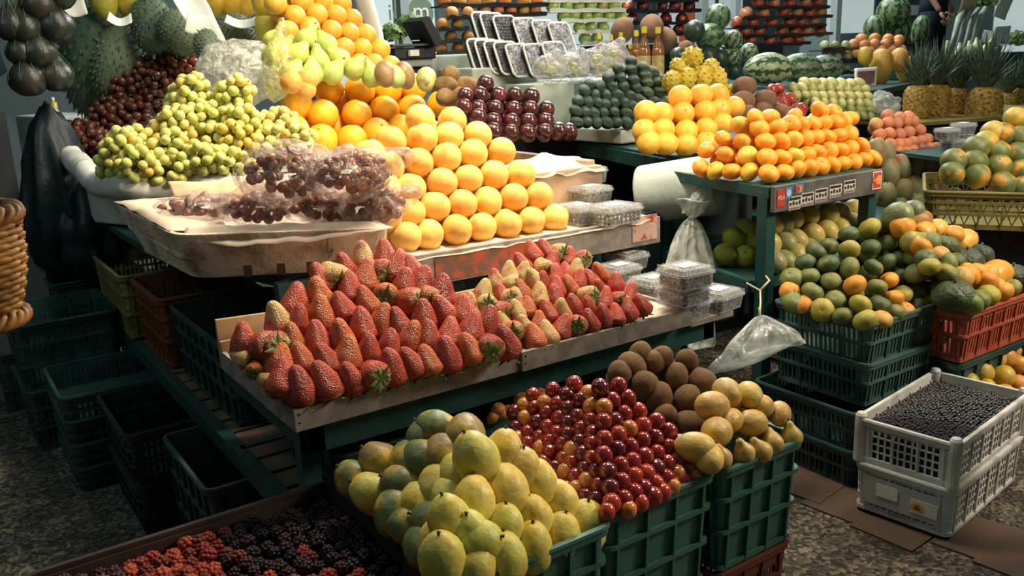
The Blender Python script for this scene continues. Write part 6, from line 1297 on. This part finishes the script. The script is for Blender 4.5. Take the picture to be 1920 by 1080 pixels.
# seated person at the left: hands near (12,165), shoes near (50,320)
ph = aty(15, 165, 5.6)
pr_ = person((ph.x - .26, ph.y + .1, ph.z - .58), -.5, 'person in dark clothes sitting at the left edge, hands in lap', 'sit')
o = MB().box(-.22, -.2, 0, .22, .22, ph.z - .12).build('seat_block', mat('grey_crate_seat', (.08, .09, .09), .8), None); o.location = (ph.x - .26, ph.y + .15, 0); tag(o, 'tall dark seat under the sitting person', 'seat')
o = MB().box(-.3, -.3, 0, .4, .1, ph.z - .585).build('step_block', mat('grey_step', (.16, .17, .16), .8), None); o.location = (ph.x - .26, ph.y - .3, 0); o.rotation_euler = (0, 0, -.5); tag(o, 'grey step under the shoes of the sitting person', 'step')
# bystander at the right edge, only a trouser leg in frame
pg = atz(1912, 1062, 0); person((pg.x + .235, pg.y - .13, 0), 0.2, 'person in dark trousers at the right edge, only one leg in view', 'stand')
# vendor behind at the top right
pv = aty(1760, 40, 5.6); person((pv.x + .05, pv.y + .1, pv.z - .93), .3, 'vendor in dark shirt behind the watermelons, arm hanging bare', 'stand', s=1.15, long_sleeves=False)

# ================================================================== MIDDLE AND BACK
bt = empty('display_table', (3, 5.3, 0)); tag(bt, 'long dark back table under the tray stacks and watermelons', 'table')
def bp_(n, fn, m=PAINT): tpart(n, fn, m, bt)
bp_('deck', lambda m: m.prism([(2.75, 4.6), (4.2, 4.0), (5.6, 3.9), (8.6, 4.9), (10.5, 7.5), (3.2, 7.2)], 1.2, 1.24))
bp_('front_panel', lambda m: m.prism([(2.78, 4.65), (4.2, 4.05), (5.6, 3.95), (5.6, 3.97), (4.2, 4.07), (2.8, 4.68)], 0, 1.2), BLACK)
bp_('front_panel', lambda m: m.prism([(5.6, 3.95), (8.6, 4.95), (8.6, 4.98), (5.6, 3.98)], 0, 1.2), BLACK)
for x, y in ((2.9, 4.8), (8.4, 5.0), (3.3, 7.1)): bp_('leg', lambda m: m.box(x, y, 0, x + .06, y + .06, 1.2))
def blockpx(x0, y0, x1, y1, Y, dep, m, label, rz=None, name='foam_block'):
    a = aty(x0, y0, Y); b = aty(x1, y0, Y); c = aty(x0, y1, Y); o = MB().box(0, 0, 0, b.x - a.x, dep, a.z - c.z).build(name, m, None, bevel=.012); o.location = (a.x, Y, c.z); tag(o, label, 'foam block' if name == 'foam_block' else name.replace('_', ' ')); return o
blockpx(1000, 158, 1078, 245, 4.3, .6, WFOAM, 'greenish white block right of the dark plums, below the wrapped green fruit')
blockpx(800, 104, 892, 150, 5.0, .6, WFOAM, 'grey-white block under the left stack of peach trays')
blockpx(885, 128, 1008, 185, 4.6, .5, WFOAM, 'white block under the wrapped berry trays')
TRAYM = mat('black_foam_tray', (.012, .012, .014), .35, .5)
def tray_rows(rows, Y, d, cols, label, name, cat, kind, dz=0):
    for j, (y, xs, c) in enumerate(rows):
        a = aty(min(xs) - 14, y + 11, Y); b = aty(max(xs) + 14, y + 11, Y); L_ = b.x - a.x; N = 12
        tr = MB(); tr.prism([(0, 0), (L_, 0), (L_, .13), (0, .13)], 0, .008)
        for k in range(N): tr.add([(L_ * k / N, -.006, .0 + .006 * math.sin(k * 1.3)), (L_ * (k + 1) / N, -.006, .006 * math.sin((k + 1) * 1.3)), (L_ * (k + 1) / N, -.012, .024 + .006 * math.sin((k + 1) * 1.3)), (L_ * k / N, -.012, .024 + .006 * math.sin(k * 1.3))], [(0, 1, 2, 3), (3, 2, 1, 0)])
        o = tr.build('fruit_tray', TRAYM if c != 'w' else WHITE, None); o.location = a + Vector((0, -.03, -.006)); tag(o, f'{"pale" if c == "w" else "black"} foam tray, {ORD[j]} from the bottom of the {label} stack', 'tray', f'trays of the {label} stack')
        for i, x in enumerate(sorted(xs)):
            w_, cc_ = cols[0] if rnd() < .6 else cols[-1]
            fruit(kind, name, aty(x, y, Y) + Vector((0, .02, 0)), d * ru(.95, 1.05), None, jit(cc_), f'{w_} {name}, {ORD[i]} from left on {ORD[j]} tray up of the {label} stack', cat, f'{name}s of the {label} stack')
tray_rows([(90, [830, 862], 'b'), (69, [815, 848, 880], 'b'), (46, [833, 860], 'b'), (24, [850, 880], 'b')], 5.2, .085, [('orange', (.62, .28, .09)), ('yellow', (.52, .34, .09))], 'left peach', 'peach', 'peach', 'peach')
tray_rows([(19, [880, 910, 936, 960, 984, 1006], 'b'), (1, [835, 865, 893, 920, 950, 985, 1010], 'b')], 5.3, .09, [('orange', (.66, .24, .09)), ('yellow', (.6, .36, .12))], 'upper peach', 'peach', 'peach', 'peach')
tray_rows([(72, [1100, 1122], 'w'), (51, [1090, 1110, 1134], 'w'), (30, [1060, 1078, 1102, 1122, 1144, 1167], 'w'), (11, [1039, 1065, 1088, 1110, 1132, 1154], 'w'), (-8, [1040, 1065, 1090, 1112, 1135, 1157], 'w')], 5.3, .1, [('green', (.28, .42, .11))], 'green apple', 'apple', 'apple', 'apple')
tray_rows([(56, [1225, 1250, 1276], 'b'), (35, [1190, 1224, 1252, 1282], 'b'), (12, [1180, 1208, 1245, 1268, 1295], 'b'), (-8, [1200, 1230, 1260, 1290], 'b')], 5.5, .105, [('dark red', (.14, .018, .02)), ('purple', (.08, .012, .018))], 'dark apple', 'apple', 'apple', 'apple')
tray_rows([(76, [1410, 1445, 1476, 1500], 'b'), (59, [1400, 1426, 1468, 1492, 1516, 1541], 'b'), (42, [1385, 1415, 1450, 1482, 1505, 1529], 'b'), (24, [1402, 1434, 1472, 1497, 1520, 1541], 'b'), (5, [1425, 1454, 1485, 1512, 1536], 'b'), (-14, [1410, 1440, 1470, 1500, 1530], 'b')], 5.3, .112, [('red', (.44, .09, .05)), ('pinkish', (.56, .24, .12))], 'red apple', 'apple', 'apple', 'apple')
blockpx(1375, 86, 1470, 112, 5.25, .5, BLACK, 'dark crate under the red apple tray stack', name='crate')
WRAPC = film_mat('clear_wrap_film', (.6, .6, .62), .12, .08, .6, 26)
WRAPF = film_mat('wrap_film', (.72, .70, .72), .38, .1, 1.0, 26)
def wrapped(px, py, Y, w_, h, tilt, rz, label, contents, group, rimc=WHITE, trayc=TRAYM):
    r = empty('wrapped_tray', aty(px, py, Y)); r.rotation_euler = (tilt, 0, rz); tag(r, label, 'fruit tray', group)
    t = MB(); t.prism(rrect(w_, h, .03), -.012, 0); ring(t, w_, h, .03, -.012, .024, -.004, .008, -.007, .003); t.build('tray', trayc, r)
    t = MB(); ring(t, w_, h, .03, .02, .028, .010, .010, -.002, -.002); t.build('rim', rimc, r)
    f = MB()
    for i in range(int(w_ / .021)):
        for j in range(int(h / .021)):
            x = -w_ / 2 + .014 + i * .021 + ru(-.003, .003); y = -h / 2 + .014 + j * .021 + ru(-.003, .003); f.lathe([(.001, -.01), (.008, -.006), (.0105, 0), (.008, .006), (.001, .01)], 6, Matrix.Translation((x, y, .016 + ru(-.003, .003))))
    o = f.build('berries', contents, None, True); o.matrix_world = Matrix.Translation(r.location) @ r.rotation_euler.to_matrix().to_4x4(); tag(o, 'small fruit filling the ' + label, 'berries', None, 'stuff')
    g = MB(); n_ = 10; vs = [(-w_ / 2 + w_ * i / n_, -h / 2 + h * j / n_, .032 + .006 * noise.noise(Vector((i * .9, j * .9, px * .1)))) for i in range(n_ + 1) for j in range(n_ + 1)]
    g.add(vs, [(i * (n_ + 1) + j, (i + 1) * (n_ + 1) + j, (i + 1) * (n_ + 1) + j + 1, i * (n_ + 1) + j + 1) for i in range(n_) for j in range(n_)]); g.build('film', WRAPF if px > 955 else WRAPC, r, True)
for i, (x, y) in enumerate([(908, 55), (924, 57), (948, 62), (985, 66), (1020, 70), (1050, 74)]): wrapped(x, y, 4.9 - i * .045, .17, .2, 1.15, .1, f'wrapped tray of dark berries, {ORD[i]} from left in the upper row', DB, 'wrapped berry trays', trayc=TRAYM)
for i, (x, y) in enumerate([(900, 106), (915, 108), (932, 110), (950, 112), (972, 116), (1005, 116), (1040, 112)]): wrapped(x, y, 4.75 - i * .045, .17, .2, 1.15, .1, f'wrapped tray of dark berries, {ORD[i]} from left in the lower row', DB, 'wrapped berry trays')
GRF = mat('pale_green_slices', (.42, .46, .14), .5, .4, col2=(.3, .36, .08), scale=20)
for i, (x, y) in enumerate([(1030, 130), (1075, 128), (1115, 118), (1150, 108)]):
    p = aty(x, y, 4.3); blob('wrapped_pack', p, (.2, .12, .17), (0, .2, -.3), WRAPF, 40 + i, f'clear-wrapped pack of green fruit, {ORD[i]} from left beside the bottles', 'wrapped pack', 'wrapped green fruit packs', knot=(.3, 0, 1), amp=.12)
    for k in range(5): fruit('finger', 'star_fruit', p + Vector((ru(-.06, .06), ru(-.02, .02), ru(-.05, .04))), .045, (1.5, ru(-1, 1), ru(-1, 1)), (.45, .48, .10), f'green fruit inside the {ORD[i]} wrapped pack beside the bottles', 'fruit', f'green fruits in the {ORD[i]} wrapped pack', skin='pear')
blockpx(1108, 150, 1255, 215, 4.42, .6, WFOAM, 'pale block behind the avocados carrying the amber bottles'); blockpx(1150, 84, 1300, 150, 5.05, .4, BLACK, 'dark crate behind the bottles carrying the coconuts', name='crate'); blockpx(1622, 84, 1748, 118, 5.45, .5, BLACK, 'dark crate under the striped watermelons at the back right', name='crate'); blockpx(728, 128, 812, 170, 4.87, .5, BLACK, 'dark base below the grey shelf of the weighing scale', name='crate'); blockpx(1765, 106, 1925, 150, 4.42, .5, PL['dark'], 'dark green box under the chicory heads', name='box')
GLASS = film_mat('bottle_glass', (.32, .16, .05), .7, .06, .05, 5); BZ = aty(1180, 150, 4.6).z; CAPY = mat('yellow_cap', (.75, .58, .06), .4, .4); HONEY = mat('amber_liquid', (.34, .10, .015), .2, .5); LBL = mat('cream_bottle_label', (.58, .45, .22), .6, .2, col2=(.45, .3, .12), scale=30)
for i, (x, y, s_) in enumerate([(1123, 68, .8), (1146, 70, .75), (1164, 66, .8), (1157, 92, .7), (1182, 88, .8), (1193, 62, 1.0), (1208, 55, 1.15), (1234, 56, 1.15)]):
    Y = 4.7 - (.15 if s_ > 1 else 0) + (.1 if i < 3 else 0); top_ = aty(x, y - 5, Y); h = max(.16, top_.z - BZ); b = empty('bottle', top_ - Vector((0, 0, h))); tag(b, f'amber bottle with yellow cap, {ORD[i]} in the group beside the brown coconuts', 'bottle', 'amber bottles with yellow caps')
    r_ = .036 * s_; MB().lathe([(r_ * .9, 0), (r_, .01), (r_, h * .55), (r_ * .8, h * .66), (r_ * .36, h * .8), (r_ * .34, h * .9)], 18).build('glass_body', GLASS, b, True)
    MB().lathe([(r_ * .9, .004), (r_ * .92, h * .5), (r_ * .7, h * .6), (.001, h * .6)], 16).build('liquid', HONEY, b, True)
    MB().lathe([(r_ * .46, h * .88), (r_ * .46, h), (.001, h + .001)], 16).build('cap', CAPY, b)
    MB().lathe([(r_ * 1.02, h * .1), (r_ * 1.02, h * .45)], 18, cap=False).build('paper_label', LBL, b, True)
for i, (x, y, d) in enumerate([(1167, 57, .16), (1222, 50, .17), (1248, 76, .17), (1285, 92, .12)]): fruit('sapote', 'coconut', aty(x, y, 4.9), d, None, (.26, .15, .09), f'brown husked coconut, {ORD[i]} from the left behind the bottles', 'coconut', 'coconuts')
WM = (.13, .20, .10); WD = (.035, .055, .045); WL = (.25, .31, .17)
for x, y, w_, kind, c, rot, lb in [(1346, 32, 48, 'melon', WM, (.3, .2, 0), 'round green watermelon at the top of the heap'), (1332, 70, 54, 'melon', WM, (1.3, .3, 1), 'striped watermelon below the top one'), (1374, 75, 36, 'melon', WL, (.4, .2, 0), 'small pale watermelon right of the striped one'), (1302, 58, 40, 'melon', WD, (.5, 0, 0), 'dark watermelon at the left of the heap'),
                                  (1325, 106, 44, 'melon', WD, (.3, .6, 0), 'dark smooth watermelon behind the dragon fruits'), (1347, 110, 40, 'melon', WD, (.3, -.5, 0), 'dark smooth watermelon right of the dragon fruits'), (1373, 106, 36, 'melon', WL, (.8, .2, 0), 'pale mottled watermelon in the middle of the heap'), (1376, 134, 32, 'melon', WD, (.2, .2, 0), 'small dark watermelon above the brown sapotes'), (1352, 136, 28, 'melon', WD, (.2, .7, 0), 'dark melon right beside the dragon fruit tip'),
                                  (1271, 104, 30, 'melon', WD, (.2, .7, 0), 'dark melon left of the top dragon fruit'), (1404, 98, 34, 'melon', WL, (.2, .7, 0), 'pale melon behind the largest watermelon')]:
    p = aty(x, y, 4.5); dd = (p - Vector((0, 0, HC))).dot(RM @ Vector((0, 0, -1))); fruit(kind, 'watermelon', p, w_ / FPX * dd, rot, c, lb, 'watermelon', 'watermelon heap')
for x, y, Y, h, c, rz, lb in [(1440, 130, 4.0, 62, (.30, .36, .20), .45, 'largest mottled watermelon lying behind the red apples'), (1500, 128, 4.15, 56, (.16, .21, .13), .5, 'grey-green long watermelon, middle of the three lying ones'), (1545, 128, 4.3, 50, (.17, .22, .14), .55, 'grey-green long watermelon, farthest right of the three lying ones')]:
    p = aty(x, y, Y); dd = (p - Vector((0, 0, HC))).dot(RM @ Vector((0, 0, -1))); fruit('longmelon', 'watermelon', p, h / FPX * dd, (0, PI / 2, rz - 1.0), c, lb, 'watermelon', 'lying watermelons')
for x, y, w_, st, lb in [(1675, 24, 62, 1, 'topmost striped watermelon at the back right'), (1640, 54, 42, 1.2, 'striped watermelon standing left below the topmost'), (1684, 56, 46, 1.3, 'striped watermelon standing in the middle below the topmost'), (1726, 58, 34, 1.7, 'tall narrow striped watermelon at the right')]:
    p = aty(x, y, 5.6); dd = (p - Vector((0, 0, HC))).dot(RM @ Vector((0, 0, -1))); fruit('melon', 'watermelon', p, w_ / FPX * dd, (ru(-.1, .1), ru(-.1, .1), ru(0, 3)), (.20, .28, .12), lb, 'watermelon', 'striped watermelons at the back right', stretch=st)
pile('orange', 'orange', 'orange', 'orange', 'oranges at the back right below the watermelons', 'the back right orange heap', [[(1610, 98), (1630, 98), (1650, 96), (1670, 96), (1690, 94)], [(1600, 84), (1620, 85), (1640, 84), (1660, 84), (1680, 84)], [(1615, 74), (1640, 73), (1665, 74), (1685, 75)]], Face(1650, 98, Y=5.1, slope=55), .11, {'o': ('orange', (.66, .27, .09))}, 'o')
for x, y, w_, h, c, lb in [(1622, 106, 28, 1.1, (.55, .38, .06), 'yellow papaya standing left behind the small sign'), (1652, 124, 44, 1.3, (.62, .36, .07), 'large orange papaya standing behind the small sign'), (1686, 112, 34, 1.1, (.64, .36, .08), 'orange papaya, second from right behind the pineapples'), (1700, 130, 36, 1.2, (.40, .40, .06), 'green-yellow papaya touching the first pineapple')]:
    p = aty(x, y, 4.6); dd = (p - Vector((0, 0, HC))).dot(RM @ Vector((0, 0, -1))); fruit('papaya', 'papaya', p, w_ / FPX * dd, (PI, .1, 0), c, lb, 'papaya', 'papayas at the back right', stretch=h)
tray_rows([(128, [1572, 1590], 'b'), (106, [1556, 1574, 1592], 'b'), (84, [1550, 1570, 1590], 'b')], 4.7, .075, [('green', (.26, .32, .14)), ('pale green', (.42, .46, .26))], 'wrapped lime', 'lime', 'lime', 'mandarin')
sg = card('price_sign', [aty(1605, 163, 4.1), aty(1643, 160, 4.1), aty(1646, 125, 4.15), aty(1604, 128, 4.15)], WHITE, 'small white-framed price sign with dark face in front of the papayas', 'sign', th=.01, bend=0, nz=0)
o = MB(); q_ = [aty(1610, 158, 4.07), aty(1639, 156, 4.07), aty(1641, 132, 4.12), aty(1609, 134, 4.12)]; o.add(q_ + [v + Vector((0, .002, 0)) for v in q_], [(0, 1, 2, 3), (7, 6, 5, 4)]); o.build('dark_face', mat('dark_sign_face', (.09, .07, .075), .4, .4, col2=(.2, .09, .08), scale=25), sg)
blob('plastic_bag', aty(1655, 200, 3.9), (.26, .2, .2), (0, 0, 0), MILK, 60, 'crumpled milky plastic by the pineapples, below the price sign', 'plastic bag', amp=.3)
card('price_card', [aty(1862, 82, 4.6), aty(1890, 82, 4.6), aty(1896, 48, 4.6), aty(1866, 50, 4.6)], WHITE, 'upright white card among the greens above the pineapples', 'card', bend=0)
card('price_card', [aty(1862, 30, 4.8), aty(1884, 38, 4.8), aty(1904, -12, 4.8), aty(1880, -12, 4.8)], WHITE, 'tilted white card at the top right', 'card', bend=0)
card('price_card', [aty(1796, 26, 4.9), aty(1820, 30, 4.9), aty(1836, -10, 4.9), aty(1808, -10, 4.9)], mat('tan_card', (.6, .42, .26), .7), 'tilted tan card at the top right beside the vendor', 'card', bend=0)
card('price_card', [aty(1838, 78, 4.7), aty(1868, 88, 4.7), aty(1880, 60, 4.7), aty(1846, 56, 4.7)], WHITE, 'white folded card leaning over the white chicory', 'card', bend=0)
GV_ = mat('pale_leek', (.30, .34, .27), .6, .3, col2=(.20, .25, .19), scale=12)
for i, (x, y) in enumerate([(1790, 60), (1803, 58), (1815, 62), (1828, 60)]):
    a = aty(x - 12, y + 42, 4.8); b = aty(x + 14, y - 42, 4.9); o = MB().tube([a, a.lerp(b, .4), a.lerp(b, .8), b + Vector((.05, 0, .02))], [.016, .02, .035, .02], 8).build('leek', GV_, None, True); tag(o, f'grey-green leek standing above the pineapples, {ORD[i]} from the left', 'leek', 'leeks')
for i, (x, y) in enumerate([(1800, 96), (1818, 92), (1832, 86), (1848, 92), (1858, 84), (1775, 92)]): fruit('pear', 'chicory', aty(x, y, 4.5), .085, (ru(-.2, .2), ru(-.5, .5), 0), (.55, .60, .38), f'whitish chicory head, {ORD[i]} from the back left above the pineapples', 'chicory', 'chicory heads', stretch=1.3)
def leafy(loc, r_, label, c):
    mb = MB()
    for i in range(90):
        z = 1 - 2 * (i + .5) / 90; a = i * 2.39996; s_ = math.sqrt(1 - z * z); nn = Vector((s_ * math.cos(a), s_ * math.sin(a), abs(z))); c_ = nn * r_ * ru(.6, 1); t1 = nn.orthogonal().normalized(); t2 = nn.cross(t1); w_ = r_ * ru(.2, .34)
        mb.add([c_ - t1 * w_, c_ - t2 * w_ * .8, c_ + t1 * w_ + nn * w_ * .5, c_ + t2 * w_ * .8 + nn * w_ * .3, c_ + nn * w_ * .3], [(0, 1, 4), (1, 2, 4), (2, 3, 4), (3, 0, 4)])
    o = mb.build('leafy_greens', c, None); o.location = loc; tag(o, label, 'greens'); return o
LG = mat('fresh_leaf', (.07, .14, .035), .6, .3, col2=(.15, .22, .06), scale=10)
leafy(aty(1852, 8, 5.0), .13, 'bunch of leafy greens behind the leeks at the top right', LG); leafy(aty(1908, 82, 4.6), .12, 'bunch of leafy greens at the right edge above the pineapples', LG); leafy(aty(770, 62, 5.6), .13, 'dark leafy greens behind the scale', LG); leafy(aty(735, 72, 5.6), .1, 'small leafy greens left of the scale', LG); leafy(aty(1838, 6, 5.0), .1, 'second bunch of greens left of the tilted card', LG)
# scale
sc_ = empty('weighing_scale', aty(765, 112, 4.9)); tag(sc_, 'black weighing scale with slanted display between oranges and peach trays', 'scale')
MB().box(-.14, -.1, 0, .14, .16, .07).build('base', BLACK, sc_, bevel=.01); MB().box(-.16, -.12, .075, .16, .18, .09).build('pan', mat('scale_pan', (.05, .06, .06), .3, .5), sc_, bevel=.004)
M_ = Matrix.Translation((.12, -.06, .08)) @ Matrix.Rotation(-.5, 4, 'Y'); MB().box(-.03, -.12, 0, .03, .14, .17, M_).build('display', BLACK, sc_, bevel=.006); MB().box(-.02, -.105, .105, .03, -.1, .11).box(-.05, -.128, .02, .01, -.102, .055).build('sticker', WHITE, sc_)
blockpx(725, 112, 812, 128, 4.82, .5, mat('grey_shelf', (.32, .36, .34), .6), 'grey shelf board carrying the weighing scale', name='shelf_board')
# white cloth hanging & banner
card('white_cloth', [aty(706, 118, 4.75), aty(722, 75, 4.75), aty(690, -30, 4.8), aty(655, -30, 4.8)], mat('white_cloth', (.66, .64, .58), .8, .2), 'white cloth hanging right beside the high orange stack', 'cloth', bend=.06, nz=.03)
bn = card('wall_banner', [aty(745, 110, 9.5), aty(812, 110, 9.5), aty(808, -60, 9.5), aty(735, -60, 9.5)], mat('pale_banner', (.42, .48, .47), .7), 'pale banner with a round logo far behind the weighing scale', 'banner', bend=0, nz=0)
Mb = RM.to_4x4(); pz = aty(789, 24, 9.42)
def facing(p): X = Vector((1, 0, 0)); Z_ = Vector((0, 0, 1)); N = Vector((0, -1, 0)); M_ = Matrix((X, Z_, N)).transposed().to_4x4(); M_.translation = p; return M_
dg = mat('olive_logo', (.16, .22, .13), .6)
mb = MB(); M_ = facing(pz); mb.add([M_ @ Vector((.17 * math.cos(2 * PI * i / 28), .17 * math.sin(2 * PI * i / 28), 0)) for i in range(28)], [tuple(range(28))]); mb.build('logo_disc', dg, bn)
t1 = text('m', bn, facing(pz + Vector((0, -.01, .01))), .3, WHITE); t2 = text('io', bn, facing(pz + Vector((-.33, -.01, 0))), .26, dg)
# awning posts and stall frames far behind
for i, (x, Y) in enumerate([(758, 8.8), (1316, 7.6), (1378, 8.4), (1566, 7.8)]):
    p = aty(x, 60, Y); o = MB().box(-.05, -.05, 0, .05, .05, 3.6).build('steel_post', mat('pale_steel', (.33, .38, .37), .5, .4), None); o.location = (p.x, p.y, 0); tag(o, f'pale steel post of the market hall, {ORD[i]} from the left', 'post', 'hall posts')
p = aty(1290, 20, 6.4); o = MB().box(-.1, 0, 0, .1, .02, 1.2).build('orange_banner', mat('orange_banner', (.5, .13, .05), .7), None); o.location = (p.x, p.y, p.z - .35); tag(o, 'strip of orange banner behind the dark apple trays', 'banner')
p = aty(1655, 60, 8.5); o = MB().box(-1.2, 0, 0, 1.6, .6, p.z).build('counter', mat('grey_counter', (.20, .25, .25), .7), None); o.location = (p.x, p.y, 0); tag(o, 'grey counter far behind the back right watermelons', 'counter')
sh_ = empty('shelf_unit', aty(1715, 70, 8.0)); tag(sh_, 'dark shelf unit with white papers behind the narrow watermelon', 'shelf')
MB().box(-.5, 0, -.6, .7, .35, .9).build('frame', BLACK, sh_)
for zz in (.0, .32, .6): MB().box(-.42, -.02, zz, .3, 0, zz + .14).build('paper_stack', WHITE, sh_)
for t in list(COL.objects):
    if t.type == 'FONT':
        dg_ = bpy.context.evaluated_depsgraph_get(); me = bpy.data.meshes.new_from_object(t.evaluated_get(dg_)); o = bpy.data.objects.new('lettering', me); COL.objects.link(o); o.parent = t.parent; o.matrix_parent_inverse = t.matrix_parent_inverse; o.matrix_basis = t.matrix_basis; bpy.data.objects.remove(t)
